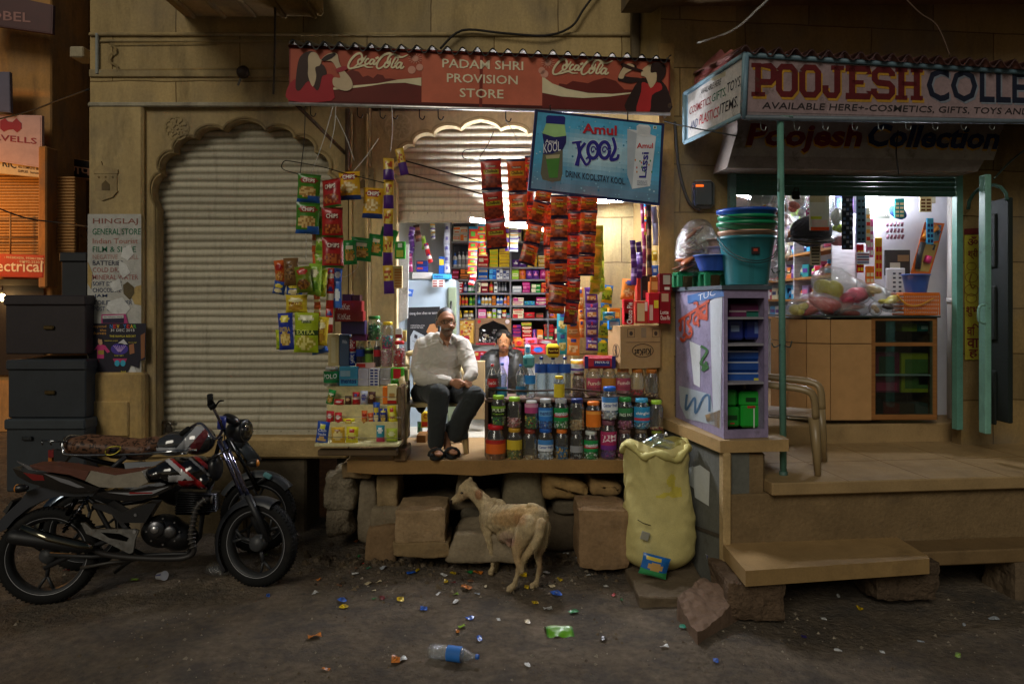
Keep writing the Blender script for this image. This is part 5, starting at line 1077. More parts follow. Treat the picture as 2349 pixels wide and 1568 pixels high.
def bottle(label,x,yt,yb,w,Y,cap,liquid,lab,labv,txt=None,tcol='white',waist=0,name='drink_bottle',cat='bottle',group=TJ,lfill=.8,axis=None,glass='clear',c=None,h=None,r=None,ribs=0):
    c=c or P(x,yb,Y);h=h or (yb-yt)*Y/F;r=r or w/2*Y/F;t=thing(name,label,cat,c,group);ax=axis or (0,0,1)
    q=V((0,0,1)).rotation_difference(V(ax).normalized()).to_matrix()
    prof=[(r*.7,.003),(r*.95,h*.02)]+[(r*(1-(waist*math.exp(-((k/10-.5)/.16) ** 2))-(ribs*(k % 2))),h*(.05+.06*k)) for k in range(11)]+[(r*.9,h*.7),(r*.62,h*.8),(r*.34,h*.88),(r*.27,h*.92),(r*.27,h*.945)]
    m=M(glass,True);m.lathe(prof,c,'#eef4f6',16,axis=ax,caps=False);m.build('bottle_body',t)
    if liquid:m=M('plastic',True);m.lathe([(a*.95,b) for a,b in prof if b < h*lfill],c,liquid,14,axis=ax,mat='clear' if liquid == '#e8f0f4' else None);m.build('drink',t)
    m=M('plastic',True);m.lathe([(r*.31,h*.935),(r*.33,h*.94),(r*.33,h*.99),(r*.28,h),(0,h)],c,C_(cap),12,axis=ax);m.build('cap',t)
    if lab:
        m=M('paper',True);z0,z1=h*(1-labv[1]),h*(1-labv[0]);wr=r*(1.02-waist*.2)
        m.lathe([(wr,z0),(wr,z1)],c,C_(lab),16,arc=(185,355) if not axis else None,axis=ax,caps=False)
        if txt:
            def mp(a,b):an=R(222+96*a);return c+q @ V((wr*1.012*math.cos(an),wr*1.012*math.sin(an),z0+(z1-z0)*(.3+.4*b)))
            m.text(txt,None,None,None,C_(tcol),'paper',.02,mp=mp)
        m.build('bottle_label',t)
    return t
def b7(label,x,yt,yb,w,*a,Y=5.95,**k):(cx,ct),(_,cb)=A7((x,yt),(x,yb));return bottle(label,cx,ct,cb,w/3.9208*.94,Y,*a,**k)
WT='#e8f0f4'
b7('red-capped cola bottle first on the rack top beside the seated man',988,582,905,95,'red','#2a130e','#c0242a',(.42,.66),'Coca-Cola')
b7('blue-capped waisted water bottle with its blue label low down',1080,570,902,100,'blue',WT,'#2a7aa8',(.68,.95),None,waist=.12)
b7('blue-capped pinched water bottle in front of the young man',1258,586,886,92,'blue',WT,'#2c6f98',(.68,.95),None,waist=.2)
b7('short water bottle with bright blue band under a teal tissue pack',1350,600,905,96,'white',WT,'#2a86d0',(.28,.55),None)
for i,(x,lb) in enumerate(((1455,'large water bottle with navy label nearest the teal tissue pack'),(1568,'middle one of three large water bottles with navy labels'),(1682,'large water bottle with navy label nearest the purple-lettered bag'))):
    b7(lb,x,512,905,118,'navy',WT,'#1f4fa0',(.16,.38),None,Y=6.12,ribs=.03)
def ibox(label,pts,Y,dep,col,name='carton',cat='box',group=None,texts=(),yaw=0,bands=(),side=None,r=.004,m_='card'):
    """box whose front fills the photo rectangle"""
    (x0,y0),(x1,y1)=pts;a,b=P(x0,y1,Y),P(x1,y0,Y);w_,h_=b.x-a.x,b.z-a.z;m=M(m_);c=V(((a.x+b.x)/2,Y+dep/2,(a.z+b.z)/2));q=Matrix.Rotation(yaw,3,'Z')
    m.box(c,(w_,dep,h_),C_(col),r,rot=(0,0,yaw),cols=side)
    fr=lambda u,v,o:c+q @ V(((u-.5)*w_,-dep/2-o,(v-.5)*h_))
    for u0,v0,u1,v1,cc in bands:m.face([fr(u0,v0,.0015),fr(u1,v0,.0015),fr(u1,v1,.0015),fr(u0,v1,.0015)],C_(cc))
    for s,u0,v0,u1,v1,cc in texts:O=fr(u0,v0,.003);m.text(s,O,fr(u1,v0,.003)-O,fr(u0,v1,.003)-O,C_(cc),None,.015)
    return tag(m.build(name),label,cat,group)
ibox('teal tissue pack balanced on the short water bottle',A7((1282,497),(1392,618)),5.9,.09,'#5fa0a0','tissue_pack',bands=((.1,.3,.35,.7,'#2f7a80'),),r=.02)
ibox('yellow tissue pack with dark oval emblem lying on the big water bottles',A7((1508,392),(1634,520)),6.05,.1,'#e2c22c','tissue_pack',r=.02,bands=((.1,.28,.92,.72,'#4a2a18'),),texts=(('Paper Roll',.16,.4,.86,.6,'#e8cf50'),))
ibox('blue and white tissue pack behind the yellow one',A7((1300,400),(1356,492)),6.2,.1,'#cfdfe8','tissue_pack',r=.015,bands=((.15,.2,.8,.8,'#4a90c8'),))
ibox('red and navy detergent pack lying on the pink-labelled jars',A8((112,972),(292,1044)),5.98,.12,'#b02a3a','soap_pack',r=.018,m_='film',bands=((.0,0,.12,1,'#2a2a6c'),(.88,0,1,1,'#2a2a6c'),(.3,.2,.82,.62,'#26307c')),texts=(('PRIYA-G',.34,.42,.78,.6,'#eef0f4'),))
packet('white purple-lettered snack bag lying before the stone wall',*A8((30,990),(112,1074))[0],*A8((30,990),(112,1074))[1],6.1,'whitesachet',.08)
# cardboard carton and biscuit boxes
t=thing('cardboard_carton','open brown cardboard carton printed upside down, resting on the jars by the pilaster','carton',P(1455,845,6.0))
m=M('card');FL=V((P(1420,800,5.9).x,5.9,0));cA,cB,cC=P(1405-10,843,6.25),P(1423,845,5.95),P(1515,846,6.06)
cz0,cz1=P(0,845,5.98).z,P(0,748,5.98).z
def wq(a,b,z0,z1,col):m.face([V((a.x,a.y,z0)),V((b.x,b.y,z0)),V((b.x,b.y,z1)),V((a.x,a.y,z1))],col)
cD=cA+(cC-cB)
m.prism([V((p.x,p.y,cz0)) for p in (cA,cB,cC,cD)],(0,0,cz1-cz0),'#a9895f')
m.build('carton_body',t)
fpn=Pl(V((cB.x,cB.y,cz0)),V((cC.x,cC.y,cz0)),V((cB.x,cB.y,cz1)));lpn=Pl(V((cA.x,cA.y,cz0)),V((cB.x,cB.y,cz0)),V((cB.x,cB.y,cz1)))
m=M('paper')
def pring(pl,cx,cy,rx,ry,wd,col):m.stroke(pl,[(cx+rx*math.cos(k*.35),cy+ry*math.sin(k*.35)) for k in range(19)],wd,col,.002)
(cx,cy),=A8((450,940));pring(fpn,cx,cy,24,15,1.5,'#33291f');a,b,d=fpn(cx+19,cy-6,.003),fpn(cx-19,cy-3,.003),fpn(cx+18,cy+9,.003);m.text('KitKat',a,b-a,d-a,'#33291f',bold=.02)
(cx,cy),=A8((294,940));pring(lpn,cx,cy,7,15,1.2,'#33291f');a,b,d=lpn(cx+2,cy+13,.003),lpn(cx+2,cy-13,.003),lpn(cx-4,cy+13,.003);m.text('KitKat',a,b-a,d-a,'#33291f',bold=.02)
m.stroke(fpn,A8((352,892),(552,890)),1,'#5a4634',.002,sm=False)
for x in (382,525):m.stroke(fpn,A8((x-20,815),(x+20,815),(x+20,862),(x-20,862),(x-20,815)),1.2,'#4a3a2c',.002,sm=False);m.pell(fpn,*A8((x,840))[0],4,5,'#4a3a2c',.003)
m.ppoly(fpn,A8((440,806),(470,806),(470,866),(440,866)),'#8f7a5c',.002)
m.build('print',t)
BX='biscuit boxes on the cardboard carton'
ibox('red choco pie box standing upright with white lettering on its side',A8((340,642),(398,790)),5.98,.1,'red',group=BX,bands=((.05,.1,.6,.9,'#8a1c1e'),(.1,.15,.5,.45,'#c89a5c')),side={'x+':'#d8c8b8'},name='biscuit_box')
m=M('paper');a=P(*A8((388,785))[0],5.976);b=P(*A8((390,660))[0],5.976);m.text('Choco Pie',a+V((0,0,0)),b-a,V((-.045,0,0)),'#f0e4dc',bold=.02);tag(m.build('price_sticker'),'white lettered strip on the upright choco pie box','sticker')
ibox('fruit biscuit box with cream pictures next to the upright red box',A8((412,652),(482,782)),6.02,.12,'#b5382c',group=BX,bands=((.08,.1,.68,.9,'#d8c090'),(.7,.55,.95,.95,'#e0e0d8')),name='biscuit_box')
ibox('large red choco pie box with yellow price corner',A8((484,604),(545,782)),5.96,.14,'#b3202a',group=BX,bands=((.5,.5,.92,.75,'#e2c83a'),(.08,.1,.4,.6,'#d8b0a0')),name='biscuit_box')
ibox('dark red choco pie box, last on the carton by the pilaster',A8((545,600),(612,784)),5.99,.16,'#8a1a22',group=BX,bands=((.2,.7,.8,.95,'#c8a080'),),texts=(('Lotte',.1,.3,.8,.42,'#f0dcd0'),('Choco Pie',.1,.12,.9,.26,'#f0dcd0')),name='biscuit_box')
ibox('maroon barcode box on top of the dark red choco pie box',A8((545,492),(620,598)),6.03,.14,'#6d1c22',group=BX,bands=((.3,.4,.85,.9,'#b8a8a0'),(.4,.1,.8,.25,'#d8d0c8')),name='biscuit_box')
ibox('orange food box at the top of the biscuit pile',A8((492,512),(548,606)),6.1,.12,'#b5622c',group=BX,bands=((.15,.2,.85,.7,'#d8a860'),),name='biscuit_box')
ibox('black food carton standing behind the fruit biscuit box',A8((440,505),(492,648)),6.2,.1,'#2a2022',group=BX,bands=((.2,.1,.8,.4,'#6a2a2c'),),name='biscuit_box');ibox('thin red food carton beside the black carton',A8((415,508),(440,650)),6.22,.1,'#b03a2c',group=BX,name='biscuit_box')
packet('brown and cream puffed snack bag behind the upright red box',*A8((330,525),(412,648))[0],*A8((330,525),(412,648))[1],6.15,'orange_snack',.06,-.1)
ibox('yellow and orange tea box behind the upright red box',A8((252,694),(320,752)),6.15,.1,'#d8892c',group=BX,bands=((.1,.15,.9,.6,'#e8c860'),),name='tea_box');ibox('blue tea box below the yellow and orange one',A8((252,754),(318,818)),6.15,.1,'#2a7cc0',group=BX,bands=((.1,.2,.9,.7,'#a0c8e0'),),name='tea_box')
# rack carrying the jars
t=thing('jar_rack','dark wooden rack behind the jar rows with a bar along its top','rack',P(1310,1052,6.1))
m=M('wood');a,b=P(1112,914,5.95),P(1518,918,5.95);m.box(((a.x+b.x)/2,6.1,a.z-.014),(b.x-a.x,.36,.028),'#5a4334',.006);m.build('top_board',t)
m=M('wood');m.box((a.x+.015,6.1,(a.z+ZP)/2-.015),(.03,.36,a.z-ZP-.03),'#54402f',.006);m.build('end_board',t)
m=M('wood');m.box(((a.x+b.x)/2,6.26,(a.z+ZP)/2-.02),(b.x-a.x-.03,.02,a.z-ZP-.04),'#4f3c2c',.004);m.build('back_board',t)
m=M('wood');q=[P(*p,5.9) for p in A7((945,820),(1300,838),(1600,830))]+[P(*p,5.92) for p in A8((30,1163),(210,1180),(520,1215))];m.tube(spline(q,3),.009,'#3a2a1e',6);m.tube([P(*A7((938,780))[0],5.9),P(*A7((938,910))[0],5.9)],.012,'#6d6050',6);m.build('guard_bar',t)
# ------------------------------------------------------------------ tiered snack stand
t=thing('tiered_stand','cream stepped display stand with four tiers beside the seated man','stand',P(830,1045,5.95))
TY=[5.72,5.83,5.94,6.05,6.16]
def tier(y,x0,x1,Yf,Yb,ydown):
    a,b=P(x0,y,Yf),P(x1,y,Yf);m=M('oldpaint');m.box(((a.x+b.x)/2,(Yf+Yb)/2,a.z-.012),(b.x-a.x,Yb-Yf,.024),'#d6cd9c',.004)
    z0=P(0,ydown,Yb).z;m.box(((a.x+b.x)/2,Yb-.006,(a.z+.0+P(0,ydown,Yf).z)/2),(b.x-a.x-.01,.012,max(.02,P(0,ydown,Yf).z-a.z)),'#d2c78f',.003);m.build('tier_shelf',t)
z5=lambda x,y:A5((x,y))[0]
tier(z5(0,1486)[1],z5(278,0)[0],z5(728,0)[0],5.62,5.83,z5(0,1392)[1]);tier(z5(0,1384)[1],z5(326,0)[0],z5(736,0)[0],5.82,5.93,z5(0,1290)[1]);tier(z5(0,1280)[1],z5(342,0)[0],z5(742,0)[0],5.92,6.03,z5(0,1190)[1]);tier(z5(0,1182)[1],z5(342,0)[0],z5(770,0)[0],6.02,6.13,z5(0,1085)[1]);tier(z5(0,1082)[1],z5(350,0)[0],z5(770,0)[0],6.1,6.3,z5(0,1076)[1])
m=M('wood');a=P(*z5(735,1500),5.8);m.box((a.x,6.0,(a.z+P(*z5(735,1180),5.8).z)/2),(.03,.5,P(*z5(735,1180),5.8).z-a.z),'#6d5a40',.006);m.box((P(*z5(745,0),5.75).x-.02,5.9,.865),(.1,.3,.1),'#6b5236',.01);m.build('side_board',t)
m=M('wood');a,b=P(*z5(290,1515),5.66),P(*z5(715,1515),5.66);m.box(((a.x+b.x)/2,5.72,a.z-.035),(b.x-a.x,.08,.05),'#5c4a34',.008);m.build('support_beam',t)
m=M('metal')
for y in (1450,1340,1238,1145):m.tube([P(*z5(335,y),5.6+(1450-y)*.001),P(*z5(742,y+(8 if y > 1300 else 0)),5.6+(1450-y)*.001)],.0025,'#9a968c',4)
m.build('guard_wire',t)
TG='snacks on the tiered stand'
def s5(label,q,Y,des,tl=0,dep=.05):(a,b),(c,d)=A5(q[:2],q[2:]);return packet(label,a,b,c,d,Y,des,dep,tl,group=TG,nu=7,nv=9)
design('blue_biscuit','#1f4fb0',((.5,.2,.3,.1,'#d8dc40'),(.5,.8,.34,.14,'#d8b070')),(('Club',.15,.45,.85,.32,'#e8e8f0'),('Snacks',.15,.62,.85,.5,'#e8e8f0')))
design('gold_biscuit','#c9a02c',((.5,.5,.36,.26,'#e0cc88'),(.5,.2,.3,.08,'#8a5a1c')),());design('yellow_biscuit','#ddd025',((.5,.5,.3,.3,'#e8e070'),(.5,.22,.2,.1,'#c0342a')),(('Smart',.2,.7,.8,.5,'#a5281c'),));design('teal_card','#3a9ab0',(('b',.66,1,'#c03a5c'),(.5,.3,.3,.16,'#e0e8e8')),());design('lime_biscuit','#a8b83a',((.5,.4,.32,.2,'#d8dca0'),('b',.85,1,'#6a8a24')),())
design('red_box','#b5222a',((.5,.4,.3,.14,'#e8d8d0'),),());design('choc','#4a2a20',((.5,.4,.36,.16,'#c8a878'),),());design('silver_choc','#a9aebc',((.5,.45,.34,.2,'#4a4a8c'),),())
for a in (('blue biscuit pack with yellow top leaning at the lowest tier end',(296,1368,362,1482),5.66,'blue_biscuit',-.12),('gold biscuit pack on the lowest tier next to the blue pack',(366,1398,440,1484),5.66,'gold_biscuit',.03),('bright yellow biscuit pack with red letters on the lowest tier',(448,1396,514,1482),5.66,'yellow_biscuit',-.05),('teal and pink card pack on the lowest tier',(606,1388,652,1480),5.7,'teal_card',0),('lime green biscuit pack at the inner end of the lowest tier',(660,1404,720,1476),5.68,'lime_biscuit',0),
  ('first red chocolate pack on the second tier from below',(342,1312,384,1380),5.84,'red_box',-.05),('second red chocolate pack on the second tier from below',(386,1320,424,1382),5.84,'red_box',.04),('small yellow bar lying on the second tier from below',(430,1352,494,1384),5.84,'yellow_biscuit',0),('orange wafer pack on the second tier from below',(528,1310,560,1384),5.84,'orange_pouch',0),('crumpled orange red pack on the second tier from below',(560,1322,598,1382),5.86,'orangesachet',.1),('tall blue cookie pack on the second tier from below',(590,1266,626,1384),5.84,'blue_pouch',0),('navy and orange cookie pack on the second tier from below',(626,1300,664,1380),5.85,'blue_extra',0),('yellow and red wafer pack leaning on the second tier from below',(664,1284,712,1380),5.84,'yellow_biscuit',.1),
  ('green chocolate roll leaning on the third tier from below',(356,1200,396,1278),5.95,'green_snack',-.25),('flat red pack on the third tier from below',(382,1250,436,1280),5.93,'red_box',0),('dark chocolate pack on the third tier from below',(440,1232,476,1278),5.94,'choc',0),('red and cream chocolate pack on the third tier from below',(480,1212,520,1278),5.94,'redsachet',0),('silver blue chocolate pack on the third tier from below',(522,1206,562,1278),5.94,'silver_choc',0),('brown chocolate pack on the third tier from below',(564,1210,604,1276),5.95,'choc',0)):s5(*a)
def i5(label,q,Y,dep,col,**k):return ibox(label,A5(q[:2],q[2:]),Y,dep,col,group=k.pop('group',TG),**k)
i5('orange bar box on the third tier from below',(640,1184,666,1276),5.95,.05,'orange',name='biscuit_box');i5('cream biscuit box with red foot on the third tier from below',(666,1172,714,1274),5.94,.05,'#d8cc98',name='biscuit_box',bands=((0,0,1,.18,'#a82a24'),(.2,.3,.8,.55,'#b58a4c')));i5('kraft brown box at the end of the third tier from below',(716,1180,744,1270),5.97,.05,'#a5803f',name='biscuit_box')
i5('sky blue mint box with dark blue letters on the fourth tier',(410,1078,508,1180),6.04,.07,'#56b0da',name='mint_box',bands=((.05,.5,.6,.8,'#a8d4ea'),),texts=(('mentos',.1,.14,.92,.36,'#20358a'),));i5('pale grey chewing gum box on the fourth tier',(510,1088,566,1180),6.04,.07,'#c6c6d4',name='gum_box');i5('white box of navy gum packs in two columns on the fourth tier',(568,1086,622,1180),6.04,.06,'#dcdce2',name='gum_box',bands=[(.12+.42*c_,.04+.16*r_,.44+.42*c_,.14+.16*r_,'#2a3a80') for c_ in (0,1) for r_ in range(6)]);i5('silver foil box on the fourth tier',(626,1086,684,1176),6.05,.06,'silver',name='gum_box',m_='metal');i5('green bubble gum box with red picture on the fourth tier',(684,1084,750,1176),6.04,.06,'#4a9a30',name='gum_box',bands=((.2,.4,.8,.95,'#b52a30'),),texts=(('Fruba',.14,.08,.86,.28,'#2a1c1c'),));i5('red and white lolly box lying on the top tier',(500,1058,598,1086),6.08,.06,'#d8b8b0',name='gum_box',bands=((0,.2,.5,.9,'#c03a34'),))
jar('green-banded clear tub at the outer end of the fourth tier',*z5(370,1078),z5(0,1180)[1],36,6.06,'white','#1f8a4c',None,.1,[('POLO',.35,.75,'#eef4ee')],labv=(.2,.8),name='candy_tub',group=TG)
i5('glossy gold carton standing on the top tier',(350,904,408,1074),6.14,.09,'#cdbb86',name='cigarette_carton',texts=(),bands=((.3,.1,.7,.9,'#d8cca0'),));m=M('paper')
i5('steel blue carton standing beside the gold one',(410,908,462,1076),6.14,.09,'#56677f',name='cigarette_carton',texts=(('Win',.3,.72,.8,.84,'#dde4ee'),))
def can(label,q,Y,col,top,txt):(x0,y0),(x1,y1)=A5(q[:2],q[2:]);c=P((x0+x1)/2,y1,Y);h=(y1-y0)*Y/F;r=(x1-x0)/2*Y/F;m=M('gloss',True);m.lathe([(r*.8,0),(r,h*.05),(r,h*.92),(r*.8,h),(r*.7,h*.98),(0,h*.98)],c,col,16,colf=lambda i,j:'#b9bcc0' if i > 1 else col);m.text(txt,None,None,None,'#f0ecec','paper',.02,mp=lambda a,b:c+V((r*1.02*math.cos(R(225+90*b)),r*1.02*math.sin(R(225+90*b)),h*(.2+.6*a))));return tag(m.build('drink_can'),label,'can',TG)
can('blue cola can on the top tier',(464,996,500,1072),6.16,'#1f3f9c','','Pepsi');can('red cola can stacked on the blue can',(464,916,500,996),6.16,'#b3202a','','Coca-Cola')
def b5(label,x,yt,yb,w_,*a,Y=6.16,**k):(cx,ct),(_,cb)=A5((x,yt),(x,yb));return bottle(label,cx,ct,cb,w_/2.1778*.94,Y,*a,**k)
b5('dark cola bottle with blue cap and blue band on the top tier',522,932,1062,46,'blue','#2a130e','#1f3f9c',(.4,.68),None,group=TG);b5('lime soda bottle with black band on the top tier',568,944,1058,46,'black','#8fc81e','#1c2a14',(.38,.56),None,group=TG);b5('dark cola bottle with red cap and red band on the top tier',612,920,1080,38,'red','#2a130e','#b3202a',(.42,.64),None,group=TG)
def j5(label,x,yt,yb,w_,*a,Y=6.16,**k):(cx,ct),(_,cb)=A5((x,yt),(x,yb));return jar(label,cx,ct,cb,w_/2.1778*.94,Y,*a,group=TG,**k)
j5('green-lidded jar of green sweets on the stand top',598,808,940,76,'green',None,('green','#2f7a3c','#8ac08a'),.7,Y=6.2);j5('yellow-lidded jar of blue and pink lollies on the stand top',668,838,975,64,'yellow',None,('teal','pink','red'),.5);j5('clear jar of pale pink sweets on the top tier',662,965,1080,62,'magenta',None,('#d8a8a8','#e0d0cc','#c06a78'),.8);j5('red-lidded jar of red and white sweets nearest the seated man',730,940,1082,66,'red',None,('red','#e0d4d0','#c84a50'),.78)
i5('white cigarette pack with red base on the red-lidded jar',(708,874,744,926),6.12,.02,'#d8d4cc',name='cigarette_pack',bands=((0,0,1,.4,'#8f2a2c'),));i5('cream pouch behind the white cigarette pack',(738,884,766,945),6.2,.03,'#d8c878',name='pouch')
for i,(q,lb,tx) in enumerate((((388,728,530,786),'upper red chocolate box tilted over the drink cans','KitKat'),((384,782,538,838),'lower red chocolate box tilted over the drink cans','KitKat'),((418,832,546,905),'purple chocolate box beneath the red ones',''),((425,692,476,735),'small purple box on top of the red chocolate boxes',''),((476,905,552,940),'dark magenta box edge behind the cans',''),((478,696,520,730),'dark wine box on top of the red chocolate boxes',''))):
    i5(lb,q,6.02+.03*(i > 1)+.04*(i > 2),.1,('#8f1c22','#8f1c22','#2f2256','#3a1c4c','#5c1c4c','#3a1420')[i],name='chocolate_box',group='chocolate boxes hung at the jamb',texts=((tx,.12,.2,.55,.75,'#e6d6d0'),) if tx else (),m_='plastic')
# hanging matchbox card and juice poster on the jamb
ibox('cream hanging card of small match boxes by the shop jamb',A6((0,1120),(130,1342)),6.35,.02,'#d8c890','match_card','card',bands=[(.4,.06+.12*k,.95,.15+.12*k,'#c08a4a') for k in range(7)]);ibox('green lemon juice card hanging by the shop jamb',A6((55,882),(158,1052)),6.4,.03,'#3fa03c','juice_card','card',bands=((.15,.1,.8,.5,'#c8d85c'),(.3,.65,.7,.9,'#e8f0e0')))
t=thing('jamb_board','white wooden board with a rounded cut at the shop jamb behind the stand','board',P(900,900,6.7));m=M('oldpaint');pl=fp(6.62);m.prism([pl(*q) for q in [(878,560),(938,560),(935,730),(905,745),(886,790),(880,850)]],(0,.03,0),'#c4c6c4');m.build('board_panel',t)
m=M('wood');m.box((P(884,0,6.55).x,6.6,(P(0,560,6.55).z+ZP)/2),(.06,.06,P(0,560,6.55).z-ZP),'#6a5c48',.008);m.build('jamb_post',t)
t=thing('shop_shelving','grey steel shelving with crowded shelves along the rear shop wall','shelving',P(1160,735,8.7))
SY=8.52
ROWS=[553,612,640,671,700,730];XE=1300
for y in ROWS+[789]:
    x0=1034 if y != 789 else 1171
    a,b=P(x0,y,SY),P(XE,y,SY);m=M('ironpaint');m.box(((a.x+b.x)/2,SY+.17,a.z-.012),(b.x-a.x,.36,.022),'#77757a',.003);m.build('shelf_board',t)
for x in (1034,1092,1171,1257):
    a,b=P(x,510,SY),P(x,789 if x >= 1171 else 735,SY);m=M('ironpaint');m.box((a.x,SY+.17,(a.z+b.z)/2),(.02,.37,a.z-b.z),'#6d6b70',.003);m.build('upright',t)
m=M('matte');a,b=P(1034,505,SY),P(XE,790,SY);m.box(((a.x+b.x)/2,8.88,(a.z+b.z)/2),(b.x-a.x,.02,a.z-b.z),'#54525a',.002);m.build('back_sheet',t)
RN=['top','second','third','fourth','fifth','sixth','lowest']
cnt={}
KN={'box':'box','soap':'soap box','bottle':'bottle','pack':'packet','jarl':'small jar','tube':'carton'}
def shelf_item(kind,colr,acc,x,y,w_,h_,Y,row,where):
    i=cnt.get(row,0);cnt[row]=i+1
    lb=f"{colr} {KN[kind]} with {acc} mark, {ORD[i]} from the fridge, {where}"
    sd=random.Random(i*31+int(x));c=P(x+w_/2,y,Y);wm,hm=w_*Y/F,h_*Y/F;m=M('plastic');col=shade(C_(colr),sd.uniform(.85,1.1));ac=C_(acc)
    c.y += .06+sd.uniform(0,.03)
    if kind in ('box','soap','tube'):
        m.box(c+V((0,0,hm/2)),(wm*.96,.1,hm),col,.004,mat='card')
        f=lambda u0,v0,u1,v1,cc,o=.002:m.face([c+V(((u-.5)*wm,-.05-o,v*hm)) for u,v in ((u0,v0),(u1,v0),(u1,v1),(u0,v1))],cc,'paper')
        k=sd.choice((0,1,2))
        if k == 0:f(.1,.3,.9,.62,ac);f(.2,.4,.8,.5,col,.003)
        elif k == 1:f(.06,.08,.5,.9,ac);f(.55,.55,.9,.72,ac)
        else:f(.06,.62,.94,.9,ac);f(.2,.2,.8,.34,ac)
    elif kind == 'bottle':
        r=wm*.46;m.sm=True;m.lathe([(r*.9,0),(r,hm*.05),(r,hm*.62),(r*.75,hm*.74),(r*.36,hm*.8)],c,col,10);m.lathe([(r*.42,hm*.79),(r*.42,hm),(0,hm)],c,ac,8);m.lathe([(r*1.03,hm*.18),(r*1.03,hm*.5)],c,ac,8,arc=(200,340))
    elif kind == 'jarl':
        r=wm*.46;m.sm=True;m.lathe([(r*.9,0),(r,hm*.08),(r,hm*.7),(r*.8,hm*.76)],c,col,10);m.lathe([(r*.9,hm*.74),(r*.9,hm),(0,hm)],c,ac,10);m.lathe([(r*1.03,hm*.2),(r*1.03,hm*.55)],c,'#e0dccc',8,arc=(200,340))
    else:
        m.sm=True;S=surf(wm,hm,.05,i,.04);m.grid(lambda u,v:c+V((0,0,hm))+S(u,v),5,5,lambda u,v:ac if (u-.5) ** 2*5+(v-.45) ** 2*9 < .5 and (int(u*9)+int(v*7)) % 4 else col,'film');m.grid(lambda u,v:c+V((0,0,hm))+S(u,v,1),3,3,col,'film')
    tag(m.build({'box':'product_box','soap':'soap_box','bottle':'bottle','pack':'packet','jarl':'small_jar','tube':'carton'}[kind]),lb,{'jarl':'jar','pack':'packet','bottle':'bottle'}.get(kind,'box'),None)
# (kind, colour, accent, count, width, height, pile)
FILL=[
 [(1038,('box','white','orange',2,17,17,2)),(1074,('box','sky blue','white',1,15,30,1)),(1096,('soap','yellow','brown',2,19,19,2)),(1138,('box','red','sky blue',2,15,34,1)),(1176,('box','cream','purple',2,10,32,1)),(1200,('pack','gold','white',3,16,12,3)),(1258,('pack','lime','yellow',2,18,34,1))],
 [(1037,('bottle','white','blue',1,11,34,1)),(1048,('bottle','white','grey',3,9,37,1)),(1076,('bottle','grey','black',1,9,38,1)),(1085,('bottle','white','red',1,8,34,1)),(1096,('soap','red','cream',1,24,11,3)),(1122,('soap','yellow','lime',1,20,9,5)),(1144,('soap','yellow','gold',1,25,11,4)),(1175,('pack','purple','white',2,16,18,1)),(1210,('soap','gold','yellow',1,22,9,4)),(1234,('soap','gold','cream',1,20,9,3)),(1262,('pack','orange','white',2,16,30,1))],
 [(1036,('soap','maroon','pink',1,16,11,2)),(1054,('soap','brown','orange',1,22,12,2)),(1080,('tube','cream','blue',1,10,16,1)),(1096,('box','blue','yellow',1,23,13,2)),(1121,('box','blue','sky blue',1,17,12,2)),(1139,('tube','white','navy',2,7,24,1)),(1154,('tube','silver','navy',2,7,22,1)),(1174,('box','lime','cream',1,16,22,1)),(1191,('pack','orange','red',1,15,25,1)),(1207,('pack','purple','pink',2,15,22,1)),(1239,('pack','magenta','pink',1,17,23,1)),(1260,('pack','red','yellow',2,16,22,1))],
 [(1036,('box','brown','amber',1,10,20,1)),(1047,('soap','red','white',1,14,13,2)),(1062,('bottle','navy','silver',1,9,26,1)),(1072,('bottle','green','white',2,9,24,1)),(1094,('tube','cream','black',1,8,24,1)),(1103,('box','maroon','cream',1,17,25,1)),(1121,('bottle','red','gold',1,11,27,1)),(1133,('tube','white','black',1,8,25,1)),(1142,('bottle','black','grey',3,7,26,1)),(1175,('box','silver','white',1,22,16,1)),(1198,('soap','magenta','pink',1,18,8,3)),(1218,('soap','green','cream',1,22,10,2)),(1241,('soap','red','orange',1,15,12,2)),(1260,('pack','pink','maroon',2,15,20,1))],
 [(1036,('bottle','amber','gold',1,9,22,1)),(1046,('box','orange','brown',1,10,23,1)),(1057,('bottle','gold','red',2,8,24,1)),(1075,('bottle','lime','green',2,8,23,1)),(1094,('bottle','navy','sky blue',1,8,24,1)),(1103,('bottle','white','gold',3,8,23,1)),(1128,('box','amber','brown',1,9,24,1)),(1138,('bottle','white','blue',2,8,22,1)),(1155,('bottle','lavender','orange',1,8,24,1)),(1163,('box','orange','red',1,6,22,1)),(1175,('soap','cream','magenta',1,26,9,2)),(1203,('pack','sky blue','green',2,12,10,1)),(1229,('soap','magenta','cream',1,26,9,2)),(1260,('pack','red','white',2,15,20,1))],
 [(1038,('bottle','gold','yellow',3,7,18,1)),(1062,('jarl','brown','yellow',2,12,18,1)),(1096,('tube','pink','white',1,19,22,1)),(1116,('jarl','yellow','black',1,12,21,1)),(1129,('tube','lime','lavender',1,9,24,1)),(1139,('jarl','white','blue',1,11,11,2)),(1151,('jarl','red','yellow',1,11,20,1)),(1162,('box','teal','pink',1,8,12,1)),(1175,('box','cream','red',1,26,11,2)),(1203,('pack','red','brown',1,24,14,1)),(1229,('box','brown','red',1,18,12,1)),(1259,('pack','orange','purple',2,16,15,1))],
 [(1175,('soap','yellow','red',1,20,8,2)),(1175,('soap','purple','red',1,20,7,4,16)),(1196,('soap','lime','red',1,24,8,1,42)),(1197,('soap','red','cream',1,23,8,5)),(1222,('pack','purple','pink',1,9,34,1)),(1232,('box','orange','cream',1,14,34,1)),(1248,('soap','green','cream',1,20,9,2)),(1248,('soap','red','brown',1,22,9,3,18)),(1272,('box','maroon','cream',1,14,40,1))]]
